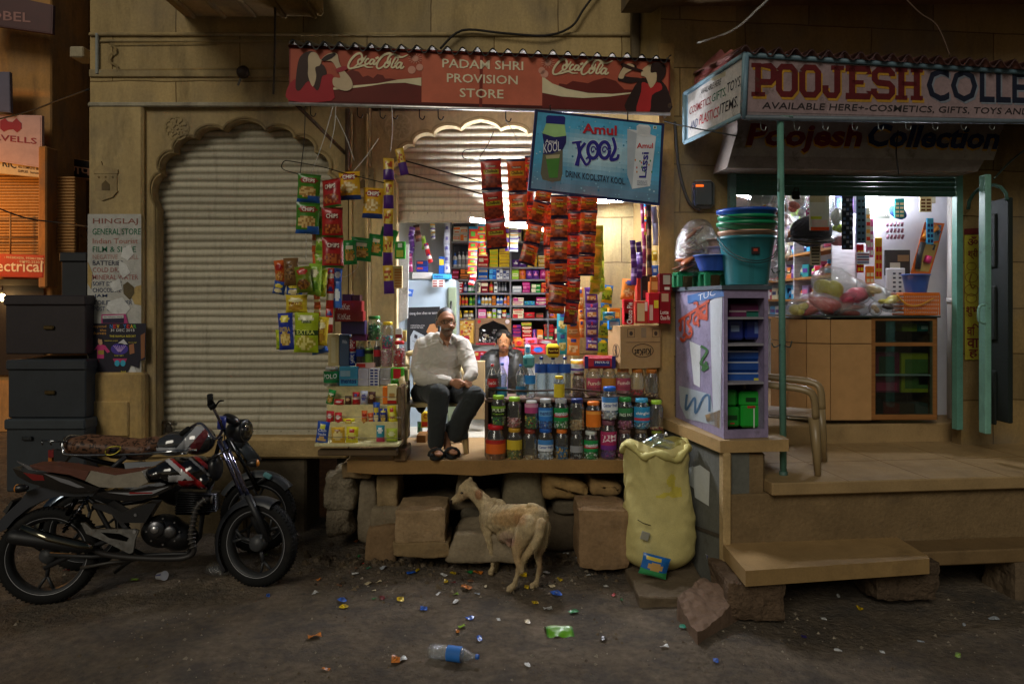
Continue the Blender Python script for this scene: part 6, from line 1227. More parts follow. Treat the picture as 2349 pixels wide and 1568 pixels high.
for r,lst in enumerate(FILL):
    y=(ROWS+[789])[r]
    for x,it in lst:
        kd,c_,a_,n,w_,h_,pile=it[:7];up=it[7] if len(it) > 7 else 0
        for i in range(n):
            for k in range(pile):shelf_item(kd,c_,a_,x+i*w_+(k % 2)*.8,y-k*h_-up,w_,h_*.97,SY,r,RN[r]+' rear shelf')
# heap of red and pink packs in front of the lowest shelf
for i,(x0,y0,x1,y1,c_,a_) in enumerate(((1175,1110,1290,1220,'purple','yellow'),(1195,340,1290,420,'orange','red'),(1300,330,1420,395,'pink','red'),(1420,345,1590,400,'maroon','grey'),(1178,430,1300,490,'red','navy'),(1350,395,1500,490,'red','blue'))):
    if i:(a,b),(c,d)=A7((x0,y0),(x1,y1));design('heap%d' % i,C_(c_),((.5,.5,.34,.25,C_(a_)),),());packet(f'{c_} packet with {a_} patch in the heap behind the young man shoulder',a,b,c,d,7.9-i*.03,'heap%d' % i,.06,random.uniform(-.2,.2))
for lb,pts,w_,Y,des in (('long red and blue noodle-soup sachet strip hanging before the top shelf',A6((828,735),(826,880),(822,965),(820,1045),(815,1115),(812,1195)),22,7.4,'multisachet'),('second noodle-soup sachet strip behind the first',A6((905,720),(905,800),(905,880),(912,940),(918,1010)),17,7.5,'multisachet'),('brown noodle-soup sachet end below the long red strip',A6((825,1195),(822,1250),(800,1310)),16,7.4,'redsachet'),('white and orange sachet strip near the shelf upright',A6((1228,720),(1228,800),(1226,870),(1224,980)),20,7.6,'whitesachet'),('yellow dotted sachet strip next to the white sachets',A6((1160,715),(1160,800),(1158,890),(1156,975)),10,7.6,'gold_strip'),('grey foil sachet strip hanging beside the fridge',A6((568,705),(566,800),(564,900),(566,1000),(568,1100),(572,1190)),13,7.3,'silver_choc'),('white blue sachet strip near the jamb',A6((425,700),(430,780),(432,860)),12,7.3,'whitesachet'),('violet shampoo sachet strip in the jamb corner',A6((230,740),(215,830),(225,940),(200,1030)),14,7.1,'purplesachet'),('pink sachet strip low in the jamb corner',A6((200,1000),(205,1080),(215,1180)),10,7.05,'pinksachet'),('red sachet strip crossing the jamb corner',A6((360,900),(380,990),(410,1090)),12,7.15,'redsachet'),('lime sachet strip in the jamb corner',A6((330,830),(345,900),(340,960)),10,7.2,'lightgreen'),('dark grey sachet strip behind the violet one',A6((265,720),(275,800),(300,880)),16,7.2,'darksachet')):
    strip('sachet_strip',lb,pts,w_,Y,des,.02,'sachet strip','sachet strips inside the shop',seed=int(pts[0][0]),nu=4,nv=6,part='sachet')
for a in (('blue and orange soap carton in the jamb corner',(265,1070,375,1125),7.3,.1,'navy',(('.1'),)),('blue soap carton under the blue and orange one',(265,1126,375,1178),7.3,.1,'#2a3a9c',()),('tall blue and yellow carton beside the grey foil strip',(485,1030,545,1200),7.3,.1,'#2a5ab0',()),('white paper tray on the fridge',(225,1185,420,1250),7.3,.25,'#d4d2cc',()),('sky blue mint box lying on the fridge',(424,1200,598,1250),7.25,.2,'#4aa8d8',()),('white card of six chocolate samples on the fridge edge',(420,1255,540,1332),7.22,.02,'#d8d4d0',())):
    ibox(a[0],A6(a[1][:2],a[1][2:]),a[2],a[3],a[4],bands=[(.08+.5*i,.1+.3*j,.42+.5*i,.28+.3*j,'#8f3a34') for i in (0,1) for j in range(3)] if 'six' in a[0] else (((.1,.45,.6,.8,'#c8502c'),) if 'orange' in a[0] else ((.1,.5,.9,.85,'#d8c040'),) if 'yellow' in a[0] else ()),texts=(('mentos',.1,.25,.6,.75,'#20358a'),) if 'mint' in a[0] else ())
# fridge with poster
t=thing('fridge','pale blue fridge with a black poster on its front, behind the seated man','fridge',P(985,990,7.4))
m=M('plastic');a,b=P(905,985,7.3),P(1044,640,7.3);m.box(((a.x+b.x)/2,7.62,(a.z+b.z)/2),(b.x-a.x,.62,b.z-a.z),'#b4c6d2',.02);m.build('fridge_body',t)
m=M('plastic');m.box((b.x-.03,7.29,(a.z+b.z)/2-.03),(.09,.04,b.z-a.z-.1),'#7d8a72',.012);m.build('door_edge',t)
m=M('metal');m.tube([P(1035,690,7.24),P(1035,790,7.24)],.012,'#4a4a46',6);m.build('handle',t)
m=M('paper');pl=fp(7.285);m.prism([pl(*q) for q in ((934,705),(1009,703),(1009,850),(934,850))],(0,.004,0),'#17181c')
m.ptext('तंबाकू सेवन कैंसर का कारण',pl,939,724,1005,722,8,'#c8c8c8',.004);m.ptext('INTERNATIONAL STYLE',pl,942,748,974,748,3.5,'#c8c8c8',.004);m.ptext('EVEN BETTER TASTE',pl,942,753,971,753,3.5,'#c8c8c8',.004);m.ppoly(pl,[(941,772),(949,757),(985,775),(985,850),(940,850)],'#aeb6bc',.005);m.ppoly(pl,[(951,766),(958,769),(957,777),(950,774)],'#23252a',.007);m.ptext('FOUR SQUARE',pl,946,785,962,789,5,'#33353a',.007);m.ppoly(pl,[(978,760),(986,744),(996,742),(1005,752),(1002,770),(985,770)],'#b07a4c',.006)
m.build('poster_sheet',t)
(x0,y0),(x1,y1)=A6((140,1345),(243,1415));packet('blue gum sticker flap stuck on the fridge side near the jamb',x0,y0,x1,y1,7.2,'bluesachet',.01,-.2,name='sticker',cat='sticker')
# framed devotional picture, niche, red tin
t=thing('framed_picture','gold framed devotional picture hanging behind the two men','picture',P(1068,790,8.3));pl=fp(8.25);q=A7((665,160),(820,158),(815,390),(668,388))
m=M('wood');m.prism([pl(*p) for p in q],(0,.03,0),'#8f6a34');m.build('picture_frame',t);m=M('paper');c=(sum(p[0] for p in q)/4,sum(p[1] for p in q)/4);m.ppoly(pl,[(c[0]+(x-c[0])*.84,c[1]+(y-c[1])*.9) for x,y in q],'#cf9f3c',.003)
for i in range(40):m.pell(pl,c[0]+random.gauss(0,6),c[1]+random.gauss(-2,13),random.uniform(1.2,4),random.uniform(1.2,4),random.choice(('#b5402c','#e0b860','#8a5a24','#d8c890','#c87a3c')),.0045+i*5e-5,n=8)
m.pell(pl,c[0],c[1]+14,7,6,'#b02a3c',.008);m.build('picture_print',t)
t=thing('wall_niche','brown wooden wall niche with scalloped top holding silver-wrapped goods','niche',P(1130,790,8.4));pl=fp(8.4)
q=A7((825,142),(1168,142),(1168,392),(1140,392),(1140,250),(1100,205),(1050,190),(1000,165),(940,190),(890,205),(860,240),(855,392),(825,392));m=M('wood');m.prism([pl(*p) for p in q],(0,.1,0),'#8a6a4c');m.ppoly(pl,A7((830,380),(1165,380),(1165,396),(830,396)),'#b03040',.01);m.pell(pl,*A7((862,175))[0],4,4,'#d03030',.004);m.pell(pl,*A7((1132,175))[0],5,5,'#d8c8c8',.004);m.build('niche_frame',t)
m=M('metal');pl=fp(8.47)
for i in range(90):x,y=A7((random.uniform(860,1130),390-abs(random.gauss(0,75))))[0];p=pl(x,max(y,757));s=random.uniform(.01,.022);m.box(p,(s*1.4,s,s),random.choice(('#aab0b4','#c8ccd0','#8a8c90','#d0c4a0','#c0a8a8')),.003,rot=(random.random()*3,random.random()*3,0))
tag(m.build('foil_sweets'),'heap of silver wrapped sweets inside the scalloped wall niche','sweets',kind='stuff')
ibox('red tin with gold ornaments low on the white wall behind the young man',A7((815,462),(1010,556)),8.2,.08,'#b0242c','tin',bands=((.05,.6,.2,.9,'#d8b060'),(.3,.1,.95,.6,'#3a3a8c'),(.4,.2,.85,.45,'#d8a84c'),(.32,.7,.45,.9,'#c88a98')))
ibox('plain brown carton standing between the two men',A7((790,555),(915,1108)),7.0,.12,'#a5906c','cardboard_carton','carton',r=.004);ibox('yellow food pack on the floor behind the plastic chair',A7((305,1045),(385,1190)),6.75,.1,'#cfae2c','food_pack',bands=((.1,.1,.9,.4,'#b53a24'),),texts=(('C',.3,.6,.7,.9,'#a52a20'),));ibox('low brown carton on the floor behind the plastic chair',A7((262,1262),(350,1362)),6.5,.2,'#8a6238','cardboard_carton','carton');ibox('red and grey box behind the low brown carton',A7((345,1240),(395,1330)),6.8,.15,'#8a2a2c','carton')
design('greenbag','#1f6a4c',((.5,.3,.3,.2,'#2f8a5c'),),());packet('green packet on the floor beside the yellow food pack',*A7((268,1130),(320,1235))[0],*A7((268,1130),(320,1235))[1],6.8,'greenbag',.08)
def wallbox(y,n,kinds,zt,z,where,Y0=7.12,Y1=10.3):
    for i in range(n):
        Y=Y0+(Y1-Y0)*i/n;sd=random.Random(i*17+int(z*100));kd=sd.choice(kinds);h_=zt*sd.uniform(.62,.95);wd=(Y1-Y0)/n*.84;x=xa(Y)-.12;c_,a_=sd.sample(['white','pink','sky blue','navy','lime','cream','orange','purple','teal','red','silver','lavender'],2)
        m=M('plastic');c=V((x,Y+wd/2,z))
        if kd == 'box':m.box(c+V((0,0,h_/2)),(.1,wd,h_),C_(c_),.004);m.box(c+V((-.052,0,h_*.55)),(.004,wd*.7,h_*.3),C_(a_));m.box(c+V((0,-wd/2-.001,h_*.6)),(.07,.003,h_*.35),C_(a_))
        else:m.sm=True;r=min(.042,wd*.46);m.lathe([(r,0),(r,h_*.62),(r*.5,h_*.75),(r*.45,h_)],c,C_(c_),10,colf=lambda i_,j:C_(a_) if i_ == 2 else C_(c_));m.lathe([(r*1.03,h_*.15),(r*1.03,h_*.45)],c,C_(a_),10)
        tag(m.build('cosmetic_box' if kd == 'box' else 'cosmetic_bottle'),f"{c_} cosmetic {'box' if kd == 'box' else 'bottle'} with {a_} band, {ORD[i]} from the door, {where} gift shelf",'box' if kd == 'box' else 'bottle')
t=thing('wall_shelving','wooden wall shelves full of cosmetics deep in the gift shop','shelving',(xa(8.6)-.1,8.6,1.9))
ZS=[2.93,2.63,2.36,2.12,1.9]
for z in ZS:
    m=M('wood');m.prism([V((xa(7.04)-.24,7.04,z)),V((xa(7.04),7.04,z)),V((xa(10.5),10.5,z)),V((xa(10.5)-.24,10.5,z))],(0,0,-.025),'#a8743c');m.build('shelf_board',t)
for Y in (7.03,8.2,9.4):m=M('wood');m.box((xa(Y)-.12,Y,2.4),(.24,.02,1.1),'#d0d0d4',.003);m.build('shelf_side',t)
for i,z in enumerate(ZS):wallbox(0,(9,15,16,16,14)[i],('box','bottle','bottle') if i in (1,2) else ('box','box','bottle'),(.3,.24,.21,.2,.17)[i],z,('highest','second','middle','fourth','lowest')[i])
# counter
t=thing('shop_counter','curved wood-panelled gift shop counter with a glass-fronted display end','counter',P(1960,965,6.7))
pc=[P(1772,960,7.2),P(1810,962,6.72),P(1850,963,6.55),P(1905,964,6.5),P(2000,965,6.5)];zt=P(0,728,6.5).z;zb=.985+.04
m=M('card')
for i in range(4):
    a,b=pc[i],pc[i+1];d_=(b-a).normalized()*.004
    for z0,z1 in ((zb,zt-.24),(zt-.232,zt-.02)):m.prism([V((a.x,a.y,z0))+d_,V((b.x,b.y,z0))-d_,V((b.x,b.y,z1))-d_,V((a.x,a.y,z1))+d_],(0,.05,0),'#b0885a')
m.build('panel',t);m=M('matte');m.prism([V((p.x,p.y+.03,zb-.02)) for p in pc]+[V((pc[-1].x,7.1,zb-.02)),V((pc[0].x+.1,7.3,zb-.02))],(0,0,zt-zb),'#4a3a28');m.build('carcass',t)
m=M('wood');e=P(2150,0,6.5).x;f0=pc[-1].x
for z0,z1 in ((zb,zb+.05),(zt-.26,zt-.225),(zt-.03,zt-.004)):m.box(((f0+e)/2,6.52,(z0+z1)/2),(e-f0,.04,z1-z0),'#8a5c30',.004)
for x in (f0+.015,e-.02):m.box((x,6.521,(zb+zt)/2),(.04,.038,zt-zb-.01),'#8a5c30',.004)
m.box(((f0+e)/2,6.98,(zb+zt)/2),(e-f0,.03,zt-zb),'#4a3420',.004);m.box((e,6.75,(zb+zt)/2),(.03,.46,zt-zb),'#6d4a28',.004);m.box(((f0+e)/2,6.74,zb+.4),(e-f0-.06,.4,.012),'#a8b0b0',.002);m.box(((f0+e)/2,6.74,zt-.24),(e-f0-.06,.4,.012),'#6d4a28',.002);m.build('display_frame',t)
m=M('pane');m.box(((f0+e)/2,6.505,(zb+zt)/2),(e-f0-.07,.004,zt-zb-.06),'#dfeae6');m.build('display_glass',t)
m=M('plastic');m.prism([V((p.x,p.y-.02,zt)) for p in pc]+[V((e+.02,6.48,zt)),V((e+.02,7.1,zt)),V((pc[0].x,7.4,zt))],(0,0,.014),'#2a332f');m.build('top_sheet',t)
DG='goods in the glass display'
for lb,q,c_,bd in (('pink doll box behind the counter glass',(2004,808,2064,900),'#7a2a44',((.2,.4,.8,.9,'#3a4a3a'),(.1,.05,.9,.25,'#b03a5c'))),('yellow-framed toy box behind the counter glass',(2068,810,2146,900),'#a5a52c',((.1,.1,.9,.85,'#5a7a3c'),(.5,.2,.8,.5,'#4ab04a'))),('red bangle box row on the lower display shelf',(2028,925,2064,955),'#6d2a24',()),('brown bangle box on the lower display shelf',(2064,925,2098,955),'#4a3a2c',()),('grey bangle box on the lower display shelf',(2100,925,2144,955),'#4c5450',()),('teal storage box in the upper glass compartment',(2105,742,2146,760),'#2a7a70',((.2,.3,.8,.7,'#d0e0e0'),)),('lime storage box in the upper glass compartment',(2070,742,2104,760),'#8a9a2c',()),('black bottle pair box on the lower display shelf',(2003,915,2026,958),'#1a1c1a',())):ibox(lb,((q[0],q[1]),(q[2],q[3])),6.62,.12,c_,'display_box',group=DG,bands=bd)
def pouch(label,chs,colr,ells=(),inner=(),name='plastic_bag',seed=1,cat='plastic bag'):
    t=thing(name,label,cat,V(ells[0][0]));m=M('cling',True)
    m.blob([],.016,'#f4f6f6',4,ells=ells,chains=chs,disp=lambda p:.012*nz(p,11,seed)+.006*abs(nz(p,26,seed)));m.build('bag_skin',t)
    m=M('film',True)
    sd=random.Random(seed)
    for (c,r_,col) in inner:
        for k in range(3):m.blob([],.012,shade(C_(col),sd.uniform(.75,1.2)),2,ells=[(V(c)+V([sd.uniform(-.45,.45)*q for q in r_]),[q*sd.uniform(.5,.85) for q in r_],(0,sd.uniform(-.8,.8),0))],disp=lambda p:.006*nz(p,14,seed))
    m.build('bag_contents',t);return t
e3=lambda x,y,Y:P(*C3((x,y))[0],Y)
pouch('clear bag of yellow and pink plastic balls topmost on the counter',[],None,[(e3(1200,1060,6.75),(.2,.16,.17),(0,.25,0)),(e3(1420,1130,6.75),(.19,.15,.12),(0,.35,0))],[(e3(1180,1090,6.75),(.13,.1,.12),'#d8d040'),(e3(1400,1170,6.75),(.15,.1,.09),'#e0607c')])
pouch('clear bag of red plastic toys lying low on the counter',[],None,[(e3(1000,1310,6.65),(.25,.15,.12),(0,-.05,0)),(e3(820,1360,6.65),(.14,.12,.09),None)],[(e3(1050,1320,6.65),(.2,.1,.09),'#d8302c'),(e3(820,1360,6.65),(.08,.08,.07),'#d8c83a')],seed=3)
pouch('clear bag with dark red toys under the yellow and pink bag',[],None,[(e3(1350,1360,6.72),(.24,.12,.08),None)],[(e3(1350,1365,6.72),(.2,.08,.06),'#8f2a22')],seed=5)
e4=lambda x,y,Y:P(*B4((x,y))[0],Y)
pouch('clear bag of yellow toy cars at the basket side of the counter',[],None,[(e4(490,750,6.62),(.13,.1,.1),(0,.5,0)),(e4(420,700,6.66),(.13,.09,.07),(0,.5,0))],[(e4(490,740,6.62),(.09,.07,.05),'#d8cc30'),(e4(500,775,6.6),(.08,.06,.04),'#3a2a2c'),(e4(410,690,6.66),(.09,.06,.05),'#c8a040')],seed=7)
pouch('small clear bag of brown beads on the counter edge',[],None,[(e4(420,790,6.55),(.06,.05,.07),None)],[(e4(420,795,6.55),(.04,.035,.045),'#a8804c')],seed=9)
t=thing('plastic_basket','orange perforated plastic basket on the counter end','basket',e4(640,828,6.6));a,b=e4(535,828,6.6),e4(735,712,6.6);m=M('plastic');cx,wd,hh=(a.x+b.x)/2,b.x-a.x,b.z-a.z
for k in range(6):z=a.z+hh*(k/5.3);m.box((cx,6.6,z+.01),(wd*(.9+.018*k),.22,.016 if k < 5 else .03),'#d06a1c',.004)
for k in range(17):u=k/16-.5;m.box((cx+u*wd*.94,6.485,a.z+hh/2),(.012,.008,hh*.95),'#d87424',.002)
m.build('basket_body',t);m=M('plastic');m.tube(spline([e4(535,715,6.47),e4(590,768,6.45),e4(660,772,6.45),e4(735,735,6.47)],5),.007,'#d8a030',6);m.build('handle',t)
def bucket(label,c,r0,r1,h_,col,rim,name='bucket',handle=None,group=None,badge=None,ribs=True):
    t=thing(name,label,'bucket',c,group);m=M('plastic',True);m.lathe([(r0,0),(r0+(r1-r0)*.5,h_*.5),(r1,h_*.93),(r1*1.06,h_*.94),(r1*1.07,h_),(r1*.98,h_),(r1*.94,h_*.9)],c,col,28,caps=False,colf=lambda i,j:shade(rim,1) if i > 1 else (shade(col,.86) if ribs and j % 4 == 0 else col));m.lathe([(0,.004),(r0,.002)],c,col,20);m.build('bucket_body',t)
    if handle:m=M('metal',True);hz=c.z+h_*.9;m.tube([V((c.x+r1*1.1*math.cos(a),c.y-abs(math.sin(a))*r1*1.12,hz-handle*math.sin(a))) for a in [math.pi*i/14 for i in range(15)]],.004,'#55585a',5);m.build('handle',t)
    if badge:m=M('paper');p=c+V((0,-r1*.985,h_*.68));m.box(p,(.06,.004,.05),'#2a1a1c',.001);m.box(p+V((0,-.003,.004)),(.03,.003,.02),'#b0402c',.001);m.build('sticker',t)
    return t
bucket('small blue plastic tub standing in the orange basket',e4(640,716,6.6),.085,.115,.19,'#3a58a8','#4468b8',ribs=False)
t=thing('toy_set','tall orange toy weapon card leaning on the white wall','toy',e4(700,620,6.9));pl=fp(6.93);m=M('paper');m.prism([pl(*q) for q in B4((690,318),(798,325),(712,628),(612,600))],(0,.006,0),'#d86a24');m.ppoly(pl,B4((696,335),(780,335),(765,420),(690,430)),'#6a9ac0',.003);m.ppoly(pl,B4((660,440),(765,430),(710,590),(640,585)),'#b8a060',.003);m.build('card_back',t)
m=M('plastic',True);m.tube([e4(755,345,6.9),e4(705,375,6.9),e4(690,410,6.9)],.035,'#d88a24',8);m.tube([e4(680,430,6.9),e4(660,500,6.9),e4(650,575,6.9)],.026,'#26282a',8);m.tube([e4(712,505,6.9),e4(700,540,6.9)],.035,'#d83a7c',8);m.tube([e4(765,360,6.9),e4(760,385,6.9),e4(775,370,6.9)],.012,'#3a5a7c',6);m.tube([e4(735,470,6.9),e4(745,445,6.9),e4(725,440,6.9)],.01,'#3a3a3c',6);m.build('toy_piece',t)
# hanging goods under the gift shop shutter
HG='goods hung in the gift shop doorway'
for lb,zz,q,Y,c_,bd in (('black hair-clip card strip hanging in the gift shop',C3,(1312,10,1440,660),6.75,'#23262e',[(.08+.3*i,.03+.083*j,.3+.3*i,.075+.083*j,('#4a5a80','#14161c','#8a8a94')[(i+j) % 3]) for i in range(3) for j in range(11)]),('slate blue earring card strip beside the black clip cards',C3,(1480,15,1588,585),6.8,'#4a6478',[(.12+.42*i,.05+.13*j,.4+.42*i,.1+.13*j,'#1c2430') for i in (0,1) for j in range(7)]),('cream hair-pin card hanging before the gift shelves',C3,(942,612,1064,846),6.85,'#b8ac94',[(.12,.06+.155*j,.85,.13+.155*j,'#4a4438') for j in range(6)]),('white toy pack with orange hem hanging in the gift shop',C3,(935,30,1165,440),6.7,'#e0dcd8',[(.05,.0,.98,.1,'#e0502c'),(.05,.32,.6,.4,'#d8d840'),(.1,.12,.9,.3,'#e8c8c8'),(0,.8,.8,.98,'#c8b898')]),('tall patterned cosmetics card beside the earring strip',C3,(1586,170,1640,600),6.85,'#d8ccb0',[(.1,.1+.2*k,.9,.2+.2*k,('#d8402c','#e8a040')[k % 2]) for k in range(4)]),('stack card of blue and white blister packs low beside the shelves',C3,(1478,690,1630,830),6.8,'#c8ccd8',[(.05,.1+.22*k,.95,.2+.22*k,('#3a4a8c','#8a2a44')[k % 2]) for k in range(4)]),('grey watch-strap card high on the white wall',B4,(395,220,500,300),6.9,'#8a9088',[(.06+.12*k,.2,.12+.12*k,.9,'#d8dcd8') for k in range(8)]),('calendar sheet with numbers curling on the white wall',B4,(478,570,582,712),6.95,'#c8c8d0',[(.35+.3*i,.08+.17*j,.5+.3*i,.15+.17*j,'#3a3a4c') for i in (0,1) for j in range(5)]),('dark wall cupboard opening with small goods in the white wall',B4,(470,470,610,610),6.96,'#3a3634',[(.2,.2,.6,.5,'#b0a898'),(.5,.55,.95,.8,'#8a6a4c')]),('white wire switch box under the gift shop ceiling',B4,(665,175,750,215),6.95,'#b8b4a0',())):
    ibox(lb,zz(q[:2],q[2:]),Y,.015,c_,'hanging_card','card',HG,bands=bd)
for i,(x,y,x1,y1,c_,a_) in enumerate(((1965,470,1985,545,'navy','silver'),(1988,500,2004,590,'pink','white'),(2008,545,2024,640,'gold','red'),(2052,455,2075,500,'teal','cream'),(2110,448,2138,486,'cream','brown'),(1966,560,1982,625,'red','yellow'),(1940,455,1958,520,'purple','pink'),(2126,500,2142,560,'sky blue','navy'),(1986,610,2006,680,'orange','cream'),(1850,452,1868,500,'magenta','white'),(1875,455,1892,530,'lime','green'),(1740,452,1758,500,'yellow','red'))):ibox(f'{c_} hanging card with {a_} rows of trinkets in the gift shop',((x,y),(x1,y1)),6.86,.015,C_(c_),'hanging_card','card',HG,bands=[(.1+.45*a,.06+.2*b,.45+.45*a,.18+.2*b,C_(a_)) for a in (0,1) for b in range(4)])
t=thing('cap','dark grey mesh cap hanging among the gift shop goods','cap',e3(960,600,6.8));m=M('cloth',True);m.blob([],.012,'#4a4a52',4,ells=[(e3(950,450,6.85),(.2,.13,.15),None)],disp=lambda p:.004*math.sin(p.x*160)*math.sin(p.z*160));m.build('crown',t);m=M('plastic',True);m.blob([],.012,'#232428',3,ells=[(e3(960,545,6.78),(.22,.16,.035),(.25,0,0))]);m.build('peak',t)
pouch('clear bag of pale toys with lime balls hanging beside the clip cards',[],None,[(e3(1240,320,6.85),(.1,.08,.22),None)],[(e3(1250,410,6.85),(.07,.05,.06),'#b8d040'),(e3(1250,250,6.85),(.06,.05,.1),'#c8c8b8'),(e3(1260,540,6.85),(.08,.05,.06),'#d898a0')],seed=11);pouch('clear bag of orange and white toys near the green post',[],None,[(e3(790,120,6.9),(.12,.09,.13),None)],[(e3(770,170,6.9),(.08,.05,.05),'#e0502c'),(e3(810,90,6.9),(.07,.05,.06),'#e8e4d8')],seed=13)
for k,(x,y,c1_,c2_,lb) in enumerate(((470,250,'#d8d8da','#c83a5c','small bag of pink toys'),(700,60,'#e0502c','#e8d040','bag of orange rings'),(860,220,'#e8e8e0','#3a8ad0','bag of blue beads'),(1020,40,'#e0d8c0','#d84a8c','bag of pink combs'),(640,330,'#c8a080','#8a4a2c','bag of brown bangles'),(560,480,'#d8b0b0','#b02a4c','bag of red bangles'),(600,700,'#c8c0b8','#a06a5c','bag of tan clips'),(560,900,'#b8b0b8','#7a5a6c','bag of violet clips'))):pouch('clear '+lb+' hanging in the gift shop doorway',[],None,[(e3(x,y,7.1),(.1,.07,.12),None)],[(e3(x-15,y+30,7.1),(.06,.05,.06),c1_),(e3(x+15,y-20,7.1),(.06,.05,.06),c2_)],seed=41+k)
pouch('grey plastic carrier bag hanging above the buckets',[],None,[(e3(400,110,6.3),(.14,.08,.12),None)],[(e3(380,60,6.3),(.08,.05,.07),'#d8d8da')],seed=15);pouch('bag of orange and white trinkets half behind the green post',[],None,[(e3(560,160,6.6),(.09,.07,.12),None)],[(e3(575,200,6.6),(.06,.05,.06),'#e07030'),(e3(560,90,6.6),(.06,.05,.05),'#e8d8b8')],seed=17)
t=thing('sunglasses_card','bunch of pink and blue capsule combs hanging on the white wall','combs',e4(530,400,6.9));m=M('plastic',True)
for i in range(5):
    for j in range(3):m.tube([e4(488+i*20+j*2,320+j*34,6.88),e4(484+i*20,342+j*34,6.88)],.012,'#b0788c' if (i+j) % 2 else '#8a5a70',6)
m.build('comb',t);m=M('cloth',True);m.blob([],.012,'#34508a',3,ells=[(e4(540,265,6.9),(.1,.03,.06),(0,.5,0))]);m.build('cloth_top',t)
m=M('plastic',True);m.tube([V((e4(825,0,6.9).x,6.85,.95)),V((e4(825,0,6.9).x,6.85,3.3))],.05,'#d6d4d2',12);m.tube([V((e4(825,0,6.9).x,6.85,e4(0,750,6.85).z-.02)),V((e4(825,0,6.9).x,6.85,e4(0,750,6.85).z+.03))],.056,'#e0dedc',12);tag(m.build('wall_pipe'),'flaking white drain pipe beside the gift shop counter','pipe')
c2=lambda x,y,Y:P(*C2((x,y))[0],Y)
def ch(*a):return [(c2(x,y,Y),r) for x,y,Y,r in a]
def pix(p):return ((p.x*F/p.y+CX)/.93966,(HY-(p.z-H)*F/p.y)/.93966)     # world -> photo pixel
def face_col(cx,cy,s,skin,lip,beard=None,front=0):
    """colour by place on the face: cx,cy nose bridge in C2 rows, s = half face width there"""
    def f(p):
        x,y=pix(p);x,y=(x-980)*4.0219,(y-740)*4.0219;u,v=(x-cx)/s,(y-cy)/s
        if p.y > front:return skin
        if .42 < abs(u)+.0 < .68 and abs(v+.3) < .1:return shade(skin,.3)
        if .38 < abs(u) < .62 and abs(v) < .1:return '#1c1210' if abs(abs(u)-.5) < .07 else '#b8a898'
        if abs(u) < .42 and abs(v-1.12) < .09:return lip
        if beard and (abs(u) < .5 and .8 < v < 1.02):return beard[0]
        if beard and v > .95 and abs(u) < .95 and v < 2:return shade(beard[1],1+.3*nz((p.x*200,p.y*200,p.z*200),1))
        return skin
    return f
SK='#a27355'
per=thing('person','seated older man in white shirt and dark trousers wearing glasses, hands together','person',P(1020,1050,6.05))
HD=dict(ells=[(c2(437,160,6.12),(.072,.09,.088),None),(c2(448,235,6.09),(.056,.07,.072),(0,0,.15)),(c2(456,300,6.06),(.034,.032,.03),None),(c2(468,222,6.0),(.012,.018,.022),None),(c2(347,205,6.13),(.01,.02,.03),None),(c2(525,205,6.12),(.009,.02,.03),None),(c2(405,235,6.04),(.02,.02,.02),None),(c2(505,235,6.03),(.018,.02,.02),None),(c2(455,150,6.04),(.05,.02,.02),None)])
def hand(w,tips,r=.0095):
    o=[]
    for (kx,ky,ky_),(mx_,my,my_),(tx,ty,ty_) in tips:o.append(ch((*w,r*1.5),(kx,ky,ky_,r*1.15),(mx_,my,my_,r),(tx,ty,ty_,r*.8)))
    return o
chains=[ch((435,290,6.14,.052),(430,380,6.2,.058)),ch((430,380,6.22,.06),(400,620,6.26,.11),(350,800,6.28,.12)),ch((230,420,6.26,.05),(185,690,6.18,.045),(470,765,6.0,.028),(500,778,5.99,.03)),ch((590,430,6.26,.05),(660,640,6.15,.042),(655,735,6.02,.028),(650,760,6.0,.03)),
  ch((250,860,6.25,.07),(370,900,5.94,.06),(340,1150,5.92,.045),(320,1390,5.93,.034),(330,1440,5.9,.034),(365,1478,5.78,.026)),ch((480,880,6.25,.07),(700,920,5.97,.06),(520,1180,6.0,.045),(440,1300,6.02,.034),(455,1420,5.98,.034),(510,1466,5.84,.025))]
chains += hand((500,785,5.98),[((545,765,5.96),(585,768,5.93),(615,778,5.93)),((550,785,5.95),(590,792,5.92),(612,795,5.93)),((545,805,5.95),(585,815,5.93),(605,812,5.94)),((535,822,5.96),(565,833,5.94),(585,828,5.95)),((530,750,5.97),(575,752,5.95),(612,772,5.94))])
chains += hand((650,765,5.99),[((668,790,5.97),(650,812,5.95),(628,805,5.94)),((680,800,5.97),(662,826,5.95),(640,822,5.94)),((655,780,5.97),(638,795,5.95),(622,790,5.94)),((686,785,5.98),(680,815,5.96),(660,836,5.95)),((630,765,5.98),(622,776,5.95),(616,786,5.94))])
for fx,fy,fY in ((365,1478,5.8),(510,1466,5.86)):
    for k in range(5):chains.append(ch((fx-26+k*13,fy-6,fY,.014),(fx-26+k*14,fy+6-abs(k-3),fY-.05,.011)))
m=M('skin',True);m.blob([],.0055,SK,4,chains=chains,ells=HD['ells'],colf=face_col(455,190,68,SK,'#5c3028',('#8f877c','#705a4a'),6.09));m.build('body',per)
m=M('hair',True);m.blob([],.007,'#2b2724',3,ells=[(c2(433,124,6.14),(.077,.09,.074),(.2,0,0)),(c2(350,190,6.17),(.016,.04,.05),None),(c2(520,170,6.17),(.012,.04,.05),None)],colf=lambda p:shade('#2f2b28',1+.7*nz((p.x*300,p.y*60,p.z*60),1)));m.build('hair',per)
m=M('metal',True)
for cx in (425,500):m.tube([c2(cx+34*math.cos(a),183+20*math.sin(a),5.998+abs(a-3.14)*0) for a in [k*.449 for k in range(14)]],.0022,'#2a2624',5,closed=True);m.face([c2(cx+33*math.cos(k*.6),183+19*math.sin(k*.6),6.0) for k in range(10)],'#dfe4e4','pane')
